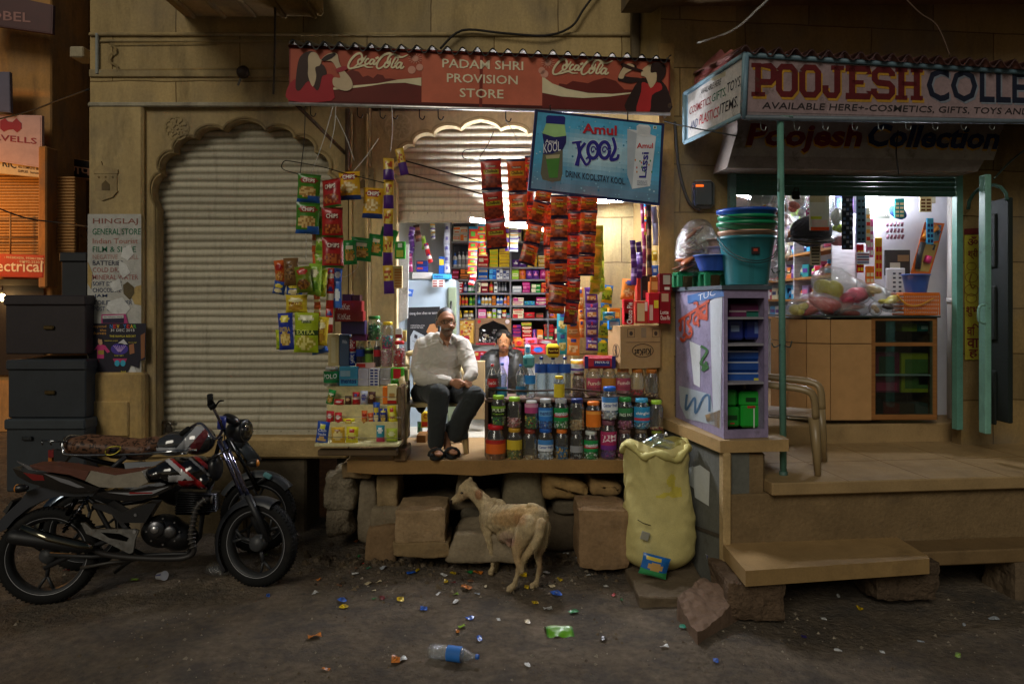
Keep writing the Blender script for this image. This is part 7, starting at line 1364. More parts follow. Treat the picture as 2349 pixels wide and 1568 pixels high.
m.tube([c2(459,178,5.995),c2(466,178,5.995)],.002,'#2a2624',4);m.tube([c2(391,178,6.0),c2(350,190,6.12)],.002,'#2a2624',4);m.tube([c2(534,180,6.0),c2(530,190,6.1)],.002,'#2a2624',4);m.build('glasses',per)
fold=lambda p:.004*nz(p,7,2)+.075*max(0,.08-abs(nz((p.x*4+p.z*3,p.y*4,p.z*8-p.x*4),1.5,3)))+.05*max(0,.07-abs(nz((p.x*7-p.z*7,p.y*5,p.z*8),1.5,6)))
m=M('cloth',True);m.blob([],.008,'#b9b4a9',4,chains=[ch((215,425,6.26,.085),(175,640,6.22,.082),(200,735,6.14,.072),(345,765,6.03,.058),(455,762,6.0,.043)),ch((600,425,6.25,.078),(668,600,6.17,.07),(690,690,6.06,.056),(655,738,6.01,.042)),ch((300,380,6.26,.08),(560,400,6.25,.075)),ch((360,335,6.23,.05),(430,345,6.24,.045),(500,350,6.2,.045))],ells=[(c2(385,560,6.25),(.19,.135,.23),(0,.1,0)),(c2(370,720,6.24),(.2,.16,.13),None)],disp=fold);m.build('shirt',per)
m=M('cloth');pl=fp(6.095)
m.face([c2(340,282,6.14),c2(410,375,6.1),c2(408,405,6.09),c2(360,350,6.1)],'#c2beb4');m.face([c2(490,318,6.13),c2(470,385,6.09),c2(495,405,6.09),c2(520,345,6.1)],'#c2beb4');m.build('collar',per)
m=M('skin');m.face([c2(412,360,6.12),c2(468,372,6.12),c2(458,436,6.1)],SK);m.build('neck_opening',per)
m=M('cloth',True);m.blob([],.01,'#2f3231',5,chains=[ch((230,850,6.26,.1),(370,905,5.95,.098),(350,1100,5.92,.085),(335,1370,5.93,.068)),ch((480,870,6.26,.1),(715,915,5.97,.092),(600,1110,5.98,.09),(540,1265,6.02,.085)),ch((160,880,6.26,.07),(190,1000,6.2,.05),(195,1060,6.2,.02)),ch((480,1220,6.0,.05),(625,1300,6.0,.03))],ells=[(c2(330,850,6.27),(.2,.14,.1),None)],disp=lambda p:.005*nz((p.x,p.y,p.z*.4),9,4)+.09*max(0,.07-abs(nz((p.x*7+p.z*2,p.y*4,p.z*3-p.x*3),1.5,9))));m.build('trousers',per)
for fx,fy,fY in ((345,1496,5.86),(500,1484,5.92)):
    m=M('rubber',True);a=c2(fx,fy,fY);m.prism([V((a.x+(.058+.012*math.sin(k))*math.cos(k),a.y+.125*math.sin(k),ZP+.004)) for k in [i*.45 for i in range(14)]],(0,0,.022),'#1f1f1e');m.tube([a+V((.06*math.cos(k),-.05,.01+.055*math.sin(k))) for k in [i*.524 for i in range(7)]],.018,'#2a2a29',6,flat=.5);m.build('sandal',per)
# young man behind the rack
SK2='#a06e48'
pe2=thing('person','smiling young man in dark jacket and lavender shirt sitting behind the jar rack','person',P(1140,1000,7.55))
m=M('skin',True);m.blob([],.0065,SK2,4,chains=[ch((1005,460,7.55,.052),(1005,560,7.6,.06)),ch((1000,580,7.62,.09),(1000,880,7.65,.12)),ch((810,600,7.62,.05),(790,850,7.5,.04)),ch((1170,600,7.62,.05),(1180,850,7.5,.04)),ch((950,960,7.55,.08),(930,1000,7.2,.07)),ch((1080,960,7.55,.08),(1100,1000,7.2,.07))],ells=[(c2(1005,365,7.56),(.072,.09,.088),None),(c2(1004,425,7.53),(.055,.07,.066),None),(c2(1004,462,7.5),(.03,.03,.025),None),(c2(1002,405,7.445),(.011,.018,.022),None),(c2(925,405,7.57),(.008,.02,.028),None),(c2(1086,402,7.57),(.008,.02,.028),None)],colf=face_col(1003,376,54,SK2,'#a86a5c',('#5a3a2a','#7c5038'),7.54));m.build('body',pe2)
m=M('hair',True);m.blob([],.008,'#17120f',2,ells=[(c2(1005,325,7.6),(.082,.1,.072),(.15,0,0)),(c2(960,318,7.53),(.035,.05,.035),(0,.4,0)),(c2(1050,315,7.53),(.035,.05,.032),(0,-.4,0)),(c2(935,370,7.6),(.014,.05,.04),None),(c2(1078,368,7.6),(.014,.05,.04),None)],disp=lambda p:.006*nz(p,40,2));m.build('hair',pe2)
m=M('leather',True);m.blob([],.012,'#1f1f1c',4,chains=[ch((830,570,7.62,.075),(800,720,7.56,.075),(790,870,7.42,.07),(900,900,7.3,.05)),ch((1150,570,7.62,.075),(1185,720,7.56,.075),(1190,880,7.45,.07)),ch((900,520,7.63,.08),(1120,520,7.63,.08))],ells=[(c2(880,740,7.6),(.15,.15,.3),None),(c2(1125,740,7.6),(.12,.15,.3),None),(c2(1075,800,7.56),(.05,.08,.25),None),(c2(935,500,7.58),(.03,.06,.05),(0,.5,0)),(c2(1068,505,7.58),(.03,.06,.05),(0,-.5,0))],disp=fold);m.build('jacket',pe2)
m=M('cloth',True);m.blob([],.012,'#a79cc8',3,ells=[(c2(1010,720,7.58),(.08,.09,.3),None),(c2(1030,560,7.57),(.04,.05,.06),None)],disp=lambda p:.004*nz(p,14,2));m.build('shirt',pe2)
# dog
c1=lambda x,y,Y:P(*C1((x,y))[0],Y)
def dc(*a):return [(c1(x,y,Y),r) for x,y,Y,r in a]
dog=thing('dog','thin cream and tan street dog standing with its tail low and ears turned','dog',GP(1180,1335))
dch=[dc((1085,640,5.28,.098),(960,610,5.36,.088),(790,640,5.47,.105),(660,650,5.56,.11),(560,620,5.63,.095)),dc((560,570,5.64,.085),(500,480,5.68,.07),(420,390,5.71,.06),(330,320,5.74,.055)),dc((330,300,5.74,.062),(270,325,5.745,.056),(205,385,5.76,.038),(135,432,5.77,.026),(102,455,5.775,.02)),dc((300,250,5.75,.045),(240,300,5.75,.04)),
  dc((330,225,5.78,.024),(325,175,5.79,.015)),dc((385,305,5.68,.024),(420,360,5.655,.028),(432,415,5.65,.018)),
  dc((520,690,5.6,.06),(525,850,5.57,.036),(560,1000,5.56,.022),(580,1110,5.56,.018),(585,1220,5.57,.016),(562,1266,5.55,.024)),dc((590,720,5.68,.05),(620,880,5.68,.032),(635,1060,5.67,.022),(625,1200,5.66,.018),(608,1240,5.64,.022)),
  dc((1010,720,5.23,.085),(930,850,5.24,.068),(872,960,5.23,.05),(862,1080,5.2,.03),(884,1190,5.17,.021),(870,1290,5.18,.016),(835,1400,5.19,.019),(780,1452,5.2,.024)),dc((1140,740,5.25,.075),(1140,900,5.25,.055),(1105,1060,5.26,.03),(1128,1200,5.24,.021),(1105,1310,5.26,.016),(1085,1400,5.28,.019),(1045,1418,5.26,.024)),
  dc((1150,690,5.17,.034),(1120,830,5.13,.034),(1060,950,5.12,.03),(980,1050,5.13,.025),(930,1140,5.15,.021),(925,1220,5.17,.017),(928,1275,5.18,.01)),
  dc((700,840,5.5,.05),(800,820,5.42,.06),(900,780,5.36,.06)),dc((770,880,5.43,.035),(780,950,5.42,.018)),dc((690,870,5.52,.03),(680,900,5.52,.016)),dc((600,450,5.66,.035),(680,480,5.6,.04)),dc((1020,500,5.3,.03),(1090,520,5.27,.03))]
for px,py,pY in ((562,1270,5.54),(608,1244,5.63),(776,1462,5.19),(1042,1428,5.25)):
    for k in range(3):dch.append(dc((px-6+k*8,py,pY,.013),(px-18+k*12,py+12,pY-.025,.011)))
def dcol(p):
    x,y=pix(p);x,y=(x-1080)*4.75,(y-1130)*4.75;n=nz(p,26,1)*.5+nz((p.x*60,p.y*60,p.z*25),1,2)*.5
    c=np.array(L('#b5a17c')[:3])
    def mixp(cx,cy,rx,ry,col,k):
        nonlocal c
        q=((x-cx)/rx) ** 2+((y-cy)/ry) ** 2;w_=max(0,min(1,(1.15-q+n*.5)*1.3))*k;c=c*(1-w_)+np.array(L(col)[:3])*w_
    mixp(760,640,200,110,'#b08550',.55);mixp(900,620,90,120,'#94643f',.45);mixp(960,540,200,70,'#b59460',.6);mixp(420,360,50,70,'#9a6a48',.8);mixp(240,380,90,60,'#b09270',.5);mixp(860,1050,80,240,'#a5845c',.55);mixp(740,860,110,80,'#a08278',.5);mixp(780,920,60,60,'#9c6f68',.6);mixp(1150,1150,60,200,'#8d6a4a',.6);mixp(470,600,60,130,'#a89676',.7);mixp(960,1050,90,180,'#b09468',.5);mixp(1120,700,90,110,'#a8906c',.5)
    if (x-225) ** 2/18 ** 2+(y-345) ** 2/11 ** 2 < 1:return '#14100e'
    if x < 118 and y > 425:return '#2a201c'
    if abs(y-(500-(x-150)*.32)) < 7 and 150 < x < 270 and y > 430:return '#4a3a30'
    return tuple(c*(1+.22*n))
m=M('fur',True);m.blob([],.0065,'#c9b896',5,chains=dch,colf=dcol,disp=lambda p:.004*nz(p,30,1)+.002*nz((p.x,p.y,p.z*.5),90,2)+(.004*math.sin(p.x*80-p.y*70) if .38 < p.z < .55 and 5.4 < p.y < 5.62 else 0));m.build('body',dog)
m2=M('fur');sd=random.Random(5);vs_,ns_=m.last
for i in sd.sample(range(len(vs_)),min(len(vs_),15000)):
    p,n_=vs_[i],ns_[i]
    if p.z > .52 and p.y > 5.72:k=.5
    else:k=1
    d=(n_*.45+V((.55,-.55,-.45))+V([sd.uniform(-.3,.3) for _ in range(3)])).normalized()*sd.uniform(.007,.016)*k;s_=d.cross(n_).normalized()*.0011;m2.face([p-s_,p+s_,p+d],shade(dcol(p),sd.uniform(.75,1.3)))
m2.build('coat',dog)
m=M('gloss',True);a=c1(223,344,5.69);m.lathe([(0,-.008),(.006,-.004),(.008,0),(.006,.004),(0,.006)],a,'#100c0a',10,(-.6,-1,0));m.build('eye',dog)
def moto(label,A,B,bias,lean):
    """a plane through the wheel contacts; returns mapping from photo point + side offset to the world"""
    t=thing('motorcycle',label,'motorcycle',(A+B)/2);up=V((0,0,1));d=(B-A).normalized();up=Matrix.Rotation(lean,3,d) @ up
    pl=Pl(A,B,A+up);return t,pl
A_,B_=GP(114,1380),GP(600,1342)
bk,bp_=moto('black and red motorcycle with brown and beige seat parked before the cream shutter',A_,B_,0,R(-5))
NB=bp_.n;DB=(B_-A_).normalized()
bq=lambda x,y,o=0.0:bp_(*A3((x,y))[0],o)
def pr(m,pts,o0,o1,col,mat=None):m.prism([bq(x,y,o1) for x,y in pts],-NB*(o1-o0),col,mat)
def wheel(t,nm,c,ax,r,wt,spk,col='#141414',rim='#2b2c2e',st='#8f8f92'):
    w_=thing(nm,None,None,c);w_.parent=t;w_.location=c-t.location
    m=M('rubber',True);n=48;prof=[(r-.075,-wt*.42),(r-.06,-wt*.5),(r-.025,-wt*.5),(r-.006,-wt*.34),(r,0),(r-.006,wt*.34),(r-.025,wt*.5),(r-.06,wt*.5),(r-.075,wt*.42)];m.lathe(prof,c,col,n,ax,caps=False)
    q=V((0,0,1)).rotation_difference(V(ax)).to_matrix()
    for k in range(64):
        a=2*math.pi*k/64
        for s in (-1,1):m.box(c+q @ V(((r-.008)*math.cos(a),(r-.008)*math.sin(a),s*wt*.28)),(.016,.008,wt*.3),'#1d1d1d',.002,rot=(q @ Matrix.Rotation(a,3,'Z') @ Matrix.Rotation(s*.4,3,'X')).to_euler())
    m.build('tyre',w_)
    m=M('ironpaint',True);m.lathe([(r-.07,-wt*.44),(r-.09,-wt*.36),(r-.1,0),(r-.09,wt*.36),(r-.07,wt*.44)],c,rim,n,ax,caps=False);m.lathe([(r-.072,wt*.45),(r-.068,wt*.46)],c,st,n,ax,caps=False);m.lathe([(r-.072,-wt*.46),(r-.068,-wt*.45)],c,st,n,ax,caps=False);m.lathe([(0,-.05),(.05,-.045),(.06,-.02),(.06,.02),(.05,.045),(0,.05)],c,'#3a3b3d',20,ax)
    for k in range(spk):
        a=2*math.pi*(k+.3)/spk;f=lambda rr,b:c+q @ V((rr*math.cos(b),rr*math.sin(b),.0))
        m.tube([f(.05,a),f(r*.45,a)],.014,rim,6)
        for s in (-1,1):m.tube([f(r*.43,a),f(r-.085,a+s*.22)],.011,rim,6)
    m.build('rim',w_);return w_
RW=bq(345,1205);rr_=(RW-A_).length
wheel(bk,'rear_wheel',RW,NB,RW.z-gz(RW.x,RW.y)+.004,.11,3)
FW=bq(1800,1125);fax=Matrix.Rotation(R(-24),3,'Z') @ NB
wheel(bk,'front_wheel',FW,fax,FW.z-gz(FW.x,FW.y)+.004,.095,3)
def mguard(m,c,ax,r,w_,a0,a1,col,lift=.03,n=16):
    d=V((ax[1],-ax[0],0)).normalized();d=d if d.dot(DB) > 0 else -d;u=V(ax).cross(d);u=u if u.z > 0 else -u
    prof=[(-.5,-.045),(-.42,-.008),(-.2,.004),(0,.008),(.2,.004),(.42,-.008),(.5,-.045)]
    g=[[m.pt(c+(d*math.cos(R(a))+u*math.sin(R(a)))*(r+lift+dz)+V(ax).normalized()*(s*w_)) for s,dz in prof] for a in [a0+(a1-a0)*i/n for i in range(n+1)]]
    for i in range(n):
        for j in range(6):m.fc((g[i][j],g[i][j+1],g[i+1][j+1],g[i+1][j]),col,None,True)
m=M('plastic',True);mguard(m,FW,fax,.3,.15,66,222,'#2c2e33',.035);m.build('front_mudguard',bk)
m=M('plastic');pr(m,[(700,745),(640,800),(400,800),(300,830),(200,880),(100,960),(40,1030),(-25,1060),(-20,985),(60,905),(150,820),(190,765),(260,740),(480,745)],-.07,.07,'#33363d');m.build('rear_mudguard',bk)
m=M('gloss',True)
def tcol(p):
    x,y=pix(p);x,y=x*2.8507,(y-930)*2.8507
    l=(x-1180)-(y-580)*1.15
    if y > 690 and 1240 < x < 1400:return '#8c1418'
    if 0 < l < 45 or 1170 < x < 1290 and 655 < y < 700 and x+y < 1960:return '#b9b9bc'
    if 45 < l < 75:return '#98161c'
    if 180 < l < 205 and y < 660:return '#7d7d82'
    if 225 < l < 265 and y < 690:return '#98161c'
    return '#0d0d10'
m.blob([],.006,'#0d0d10',12,ells=[(bq(1220,620),(.155,.125,.095),(0,-.1,math.atan2(DB.y,DB.x))),(bq(1340,625),(.14,.13,.105),(0,-.45,math.atan2(DB.y,DB.x))),(bq(1100,640),(.11,.1,.06),(0,-.25,math.atan2(DB.y,DB.x))),(bq(1430,680),(.07,.11,.07),(0,.6,math.atan2(DB.y,DB.x)))],colf=tcol);m.build('fuel_tank',bk)
m=M('chrome');m.lathe([(.03,0),(.028,.012),(0,.014)],bq(1280,505),'#b8b8bc',14,(0,0,1));m.build('fuel_cap',bk)
m=M('leather',True);zs_=lambda pts,hw,col:pr(m,pts,-hw,hw,col)
m.sm=False;pr(m,[(205,585),(330,582),(480,600),(620,628),(590,690),(480,650),(300,625),(230,615)],-.1,.1,'#5f3426');pr(m,[(632,622),(720,640),(800,655),(900,640),(985,625),(1030,700),(960,735),(780,742),(690,735),(592,692)],-.125,.125,'#8d8576');pr(m,[(630,618),(720,632),(800,640),(900,628),(985,622),(900,642),(800,658),(720,644)],-.1,.118,'#5f3426');m.build('seat',bk)
m=M('gloss');pr(m,[(85,605),(200,640),(330,640),(480,670),(600,715),(700,745),(640,770),(480,775),(360,755),(200,705),(120,660)],-.1,.11,'#121215');pr(m,[(160,635),(300,655),(310,690),(230,690)],.108,.114,'#7a1218');pr(m,[(300,640),(480,690),(590,740),(540,740),(420,700)],.108,.113,'#7d7d82');pr(m,[(112,555),(200,590),(290,618),(340,632),(200,615)],.085,.1,'#66666a');m.build('tail_panel',bk)
m=M('gloss');pr(m,[(660,780),(760,760),(900,758),(1050,735),(1190,722),(1195,745),(1080,800),(980,830),(860,835),(740,815)],-.09,.1,'#111114');pr(m,[(740,772),(900,775),(1060,760),(1180,730),(1060,785),(900,792)],.099,.104,'#8f9094');pr(m,[(900,772),(1060,772),(1060,780),(900,784)],.104,.106,'#8c1418');m.build('side_panel',bk)
m=M('plastic');pr(m,[(740,855),(850,915),(1020,850),(1090,850),(1010,985),(860,985),(800,930)],-.06,.085,'#1d1e21');pr(m,[(640,850),(740,860),(860,985),(900,1030),(860,1030),(780,930),(650,880)],.03,.07,'#232428');m.lathe([(.012,0),(.01,.006)],bq(943,930,.086),'#6a6a6c',10,NB);m.build('frame_cover',bk)
m=M('metal');pr(m,[(560,985),(590,985),(640,1030),(940,1030),(965,1040),(940,1100),(925,1190),(900,1200),(720,1110),(600,1060)],.09,.115,'#8d8d8c');pr(m,[(700,1050),(830,1060),(895,1090),(880,1115),(760,1090)],.113,.118,'#0c0c0d');m.lathe([(.014,0),(.012,.01)],bq(937,1045,.115),'#b0b0b2',10,NB);m.build('foot_bracket',bk)
m=M('metal',True)
for k in range(9):pr(m,[(1215,775+k*17),(1500,790+k*14),(1500,797+k*14),(1215,783+k*17)],-.09,.09,'#2a2a2c')
pr(m,[(1240,780),(1480,790),(1450,930),(1220,930)],-.07,.07,'#1a1a1b');m.build('cylinder',bk)
m=M('metal',True);m.blob([],.012,'#3a3a3c',4,ells=[(bq(1140,1040),(.16,.12,.12),None),(bq(1250,1080),(.13,.11,.1),None)]);m.lathe([(.06,.0),(.058,.02),(.05,.028),(0,.028)],bq(1090,1025,.105),'#57575a',20,NB);m.lathe([(.028,.028),(.026,.036),(0,.036)],bq(1085,1025,.105),'#b8b8ba',14,NB);m.lathe([(.045,0),(.042,.02),(.03,.026),(0,.026)],bq(1187,1045,.105),'#6a6a6c',20,NB)
for k in range(8):m.lathe([(.007,0),(.006,.008)],bq(1135+115*math.cos(k*.785),1045+90*math.sin(k*.785),.1),'#8a8a8c',6,NB)
m.build('engine',bk)
m=M('ironpaint',True);m.tube(spline([bq(1500,820,.05),bq(1430,825,.09),bq(1370,880,.1),bq(1345,980,.1),bq(1330,1080,.1),bq(1350,1180,.09),bq(1290,1225,.08),bq(1150,1235,.08),bq(900,1225,.09),bq(720,1200,.1),bq(640,1160,.11)],5),.02,'#2b2826',10)
for k in range(13):a=[(1480,822),(1430,826),(1395,850),(1372,880),(1360,910),(1352,940),(1348,970),(1345,1000),(1340,1030),(1336,1060),(1332,1090),(1336,1120),(1344,1150)][k];b=[(1455,822),(1412,838),(1382,866),(1366,896),(1355,926),(1350,956),(1346,986),(1342,1016),(1338,1046),(1334,1076),(1334,1106),(1340,1136),(1348,1166)][k];m.tube([bq(*a,.095),bq((a[0]+b[0])/2,(a[1]+b[1])/2,.097)],.029,'#4a4540',10)
m.build('exhaust_pipe',bk)
m=M('gloss',True);a,b=bq(60,1075,.14),bq(660,1165,.12);m.tube([a,a+(b-a)*.03,a+(b-a)*.12,a+(b-a)*.7,a+(b-a)*.9,b],[.03,.046,.05,.046,.034,.02],'#19191b',16,mat='ironpaint');m.tube([bq(150,1010,.165),bq(340,1085,.17),bq(540,1130,.165),bq(650,1150,.15)],[.02,.03,.03,.02],'#7d7a6c',10,mat='chrome',flat=.5);m.build('silencer',bk)
m=M('chrome',True);a,b=bq(620,800,.1),bq(440,1050,.11)
m.tube([a,b],.011,'#5a5a5e',8);m.tube([a+(b-a)*(k/60)+(NB*math.cos(k*1.05)+DB*math.sin(k*1.05))*.022 for k in range(3,58)],.005,'#2c2d33',5);m.tube([bq(530,820,.1),bq(470,930,.1)],.018,'#1d1d20',8);m.build('shock_absorber',bk)
m=M('ironpaint',True);m.tube([bq(310,1300,.05),bq(560,1180,.06),bq(800,1090,.06)],.017,'#232325',8);m.tube([bq(345,1205,.08),bq(640,1220,.07),bq(930,1190,.06)],.016,'#2a2a2a',8);m.tube([bq(1480,700),bq(1420,850),bq(1390,1080),bq(1300,1200),bq(1000,1210),bq(800,1100),bq(660,850),bq(560,770)],.017,'#18181a',8);m.tube([bq(960,1205,-.08),bq(800,1330,-.2)],.013,'#232325',6);m.tube([bq(560,1300,.08),bq(760,1262,.06),bq(980,1238,.06)],.012,'#33302c',6);m.build('frame',bk)
m=M('chrome',True)
for o in (.075,-.075):
    k=-38 if o < 0 else 0
    m.tube([bq(1560+k,420-10,o),bq(1725+k,795,o)],.017,'#9a9cc0',10);m.tube([bq(1722+k,790,o),bq(1875+k*.8,1110,o)],.026,'#1d1e21',12,mat='ironpaint');m.lathe([(.02,-.015),(.02,.02)],bq(1870+k*.8,1095,o),'#77777a',8,NB)
m.tube([bq(1450,545,.09),bq(1600,470,.1)],.01,'#77777c',6);m.build('fork',bk)
m=M('chrome',True);m.tube(spline([bq(1470,160,.33),bq(1500,215,.3),bq(1535,290,.2),bq(1545,345,.1),bq(1500,400,-.05),bq(1440,330,-.15),bq(1390,292,-.2),bq(1330,320,-.3),bq(1290,350,-.33)],5),.011,'#b0b2c8',8);m.build('handlebar',bk)
m=M('rubber',True);m.tube([bq(1462,95,.36),bq(1465,160,.33)],.021,'#1c1c1d',12);m.tube([bq(1465,155,.33),bq(1485,185,.31)],.026,'#1c1c1d',12);m.build('grip',bk);m=M('rubber',True);m.tube([bq(1310,330,-.3),bq(1265,365,-.4)],.02,'#1c1c1d',10);m.build('grip',bk)
m=M('metal',True);m.tube(spline([bq(1500,175,.32),bq(1525,140,.35),bq(1555,135,.38)],4),.006,'#2a2a2c',6);m.tube(spline([bq(1480,180,.3),bq(1520,240,.22),bq(1560,330,.1),bq(1560,480,.06)],5),.004,'#1c1c1d',5);m.build('brake_lever',bk)
m=M('plastic',True);m.tube([bq(1545,245,.13),bq(1540,330,.12)],.03,'#2a3a8c',12);m.build('brake_reservoir',bk)
hc=bq(1680,345,-.02);fd=Matrix.Rotation(R(-24),3,'Z') @ DB;m=M('plastic',True);m.lathe([(.02,-.12),(.06,-.09),(.085,-.03),(.09,.03),(.08,.045)],hc,'#1b1c1f',18,fd);m.lathe([(.075,.043),(.05,.06),(0,.066)],hc,'#aab4b8',16,fd,mat='pane');m.build('headlight',bk)
m=M('plastic',True);m.blob([],.01,'#1b1c1f',3,ells=[(bq(1610,265,.05),(.07,.05,.035),(0,.5,0))]);m.build('mirror',bk);m=M('plastic',True);m.blob([],.01,'#1b1c1f',3,ells=[(bq(1500,600,.0),(.05,.08,.1),None)]);m.build('console',bk)
def indi(c,lens):m=M('plastic',True);m.lathe([(.014,-.05),(.028,-.02),(.03,.02),(.02,.032),(0,.034)],c,'#1d1d1f',10,-DB if lens < 2 else DB,colf=lambda i,j:'#1d1d1f' if i < 2 else '#c8781c');m.build('indicator',bk)
indi(bq(140,745,.14),1);indi(bq(1770,570,.14),2)
m=M('ironpaint');pr(m,[(20,905),(75,830),(90,840),(40,925)],-.07,.07,'#2b2a28');m.build('number_plate',bk)
# second motorcycle
A2_,B2_=V((-3.34,5.62,gz(-3.3,5.62))),V((-2.1,5.95,gz(-2.1,5.95)))
b2,bp_=moto('old silver and black motorcycle with leopard-print seat cover parked against the building',A2_,B2_,0,R(-6));NB=bp_.n;DB=(B2_-A2_).normalized()
UP2=Matrix.Rotation(R(-6),3,DB) @ V((0,0,.31));RW2=A2_+UP2;FW2=B2_+UP2
wheel(b2,'rear_wheel',RW2,NB,RW2.z-gz(RW2.x,RW2.y),.1,5);fx2=Matrix.Rotation(R(-14),3,'Z') @ NB;wheel(b2,'front_wheel',FW2,fx2,FW2.z-gz(FW2.x,FW2.y),.085,5)
m=M('ironpaint',True);mguard(m,FW2,fx2,.32,.13,40,150,'#33363a',.03);m.build('front_mudguard',b2)
m=M('chrome',True);mguard(m,RW2,NB,.32,.15,60,178,'#6a7480',.035);m.build('rear_mudguard',b2)
m=M('leather',True);L1,L2=L('#5c4030'),L('#1c120c')
m.blob([],.011,'#5c4030',6,chains=[[(bq(510,455,0),.075),(bq(620,440,0),.085),(bq(800,450,0),.085)],[(bq(800,460,0),.09),(bq(980,475,0),.09),(bq(1080,440,0),.07)],[(bq(560,455,.05),.06),(bq(1000,485,.06),.06)]],colf=lambda p:'#2a1a10' if .12 < nz(p,42,3) < .42 else '#6a4a36');m.build('seat',b2)
m=M('gloss',True);m.blob([],.006,'#3a3c40',10,ells=[(bq(1230,430),(.17,.12,.1),(0,-.15,math.atan2(DB.y,DB.x))),(bq(1380,410),(.14,.13,.12),(0,-.1,math.atan2(DB.y,DB.x)))],colf=lambda p:(lambda x,y:'#a9abb0' if abs((x-1260)+(y-470)*.9) < 38 or (y > 462 and x < 1330) else '#6d2a30' if abs((x-1370)+(y-440)*.6) < 40 else '#35373b')(*(lambda a:(a[0]*2.8507,(a[1]-930)*2.8507))(pix(p))));m.build('fuel_tank',b2)
m=M('gloss');pr(m,[(860,565),(1060,560),(1180,545),(1130,640),(880,640)],-.1,.1,'#8d9094');a=bq(966,612,.103);m.text('CD100',a,bq(1068,608,.103)-a,bq(966,595,.103)-a,'#e4e6ea',bold=.03);m.build('side_panel',b2)
m=M('chrome',True);m.tube(spline([bq(1090,500,.1),bq(800,512,.11),bq(480,512,.11),bq(440,480,.1),bq(440,420,.08),bq(480,380,.02),bq(560,385,-.06)],5),.011,'#a9acb0',8);m.tube([bq(290,412,.1),bq(470,422,.1)],.008,'#8d9094',6);m.tube([bq(290,412,-.1),bq(470,418,-.1)],.008,'#8d9094',6)
for x in (292,352,418):m.tube([bq(x,412,.1),bq(x+4,445,.1)],.006,'#8d9094',5)
m.tube([bq(880,520,.1),bq(740,640,.1)],.02,'#26262a',8,mat='ironpaint');m.tube([bq(1050,500,.12),bq(1370,478,.12)],.014,'#c0c2c6',8);m.build('rear_rack',b2)
m=M('plastic');pr(m,[(335,480),(372,480),(372,530),(335,530)],-.05,.05,'#7d1418');pr(m,[(335,531),(360,531),(360,570),(335,570)],-.04,.04,'#b5641c');pr(m,[(374,475),(500,500),(440,570),(374,560)],-.05,.05,'#202226');m.build('tail_lamp',b2)
m=M('chrome',True);m.tube([bq(1560,330,.08),bq(1800,760,.08)],.018,'#55585e',8);m.tube([bq(1560,330,-.08),bq(1800,760,-.08)],.018,'#55585e',8);m.build('fork',b2)
m=M('metal',True);m.blob([],.014,'#2b2b2d',3,ells=[(bq(1250,720),(.2,.12,.17),None)]);m.build('engine',b2)
m=M('metal',True);m.tube([bq(1120,640),bq(700,560),bq(500,500)],.02,'#1c1c1e',8);m.tube([bq(1250,800),bq(640,880)],.018,'#1c1c1e',8);m.tube([bq(1540,380),bq(1450,700),bq(1250,850)],.018,'#1c1c1e',8);m.build('frame',b2)
m=M('metal',True);m.tube(spline([bq(735,485,.13),bq(760,460,.14),bq(830,455,.14),bq(835,480,.14),bq(790,510,.14),bq(740,510,.13)],4,True),.006,'#a5983c',6,closed=True);m.box(bq(790,483,.13),(.06,.02,.03),'#1c1c1e',.005);m.build('lock_cable',b2)
m=M('plastic');a=bq(1862,657,.1);m.box(a,(.07,.03,.04),'#6aa0a4',.008,rot=(0,.5,0));m.tube([a,bq(1745,740,.05)],.009,'#2a2a2c',6);m.build('indicator',b2)
m=M('plastic',True);m.lathe([(.03,-.1),(.085,-.04),(.09,.03),(.07,.05),(0,.06)],bq(1660,420),'#2c3034',16,DB);m.tube([bq(1640,390,.05),bq(1790,570,.05)],.05,'#3a4046',8,flat=.3);m.build('headlight',b2)
t=thing('display_cabinet','battered lilac wooden cabinet with torn posters on its side, standing on the ledge','cabinet',P(1700,1000,5.4))
z0,z1=1.118,P(0,664,5.15).z;f0,f1=P(1659,0,5.14),P(1761,0,5.2);k0=P(1549,0,6.1);f0.z=f1.z=k0.z=z0;k1=k0+(f1-f0);U=V((0,0,z1-z0));LV='#8d80a0'
m=M('oldpaint');m.prism([f0,k0,k0+U,f0+U],V((.02,0,0)),'#8f86a2');m.build('side_panel',t)
m=M('oldpaint');m.prism([f1,k1,k1+U,f1+U],V((-.02,0,0)),LV);m.prism([k0,k1,k1+U,k0+U],V((0,-.02,0)),'#4a4452');m.build('carcass',t)
m=M('oldpaint');e=(f1-f0).normalized();wd=(f1-f0).length
def rail(u0,u1,za,zb):m.prism([f0+e*u0+V((0,-.012,za)),f0+e*u1+V((0,-.012,za)),f0+e*u1+V((0,-.012,zb)),f0+e*u0+V((0,-.012,zb))],V((0,.03,0)),LV)
hh=z1-z0
for a in ((0,.03,0,hh),(wd-.03,wd,0,hh),(.03,wd-.03,0,.06),(.03,wd-.03,hh-.06,hh)):rail(*a)
m.build('front_frame',t)
for v in (.36,.62,.8):
    m=M('oldpaint');m.prism([f0+V((.02,0,hh*v)),f1+V((-.02,0,hh*v)),k1+V((-.02,0,hh*v)),k0+V((.02,0,hh*v))],(0,0,.015),'#8f8c94');m.build('shelf_board',t)
m=M('oldpaint');m.prism([f0+U+V((-.02,-.03,0)),f1+U+V((.02,-.03,0)),k1+U,k0+U+V((-.02,0,0))],(0,0,.03),'#4a5560');m.build('top_board',t)
cp=Pl(f0,k0,f0+U);m=M('paper')
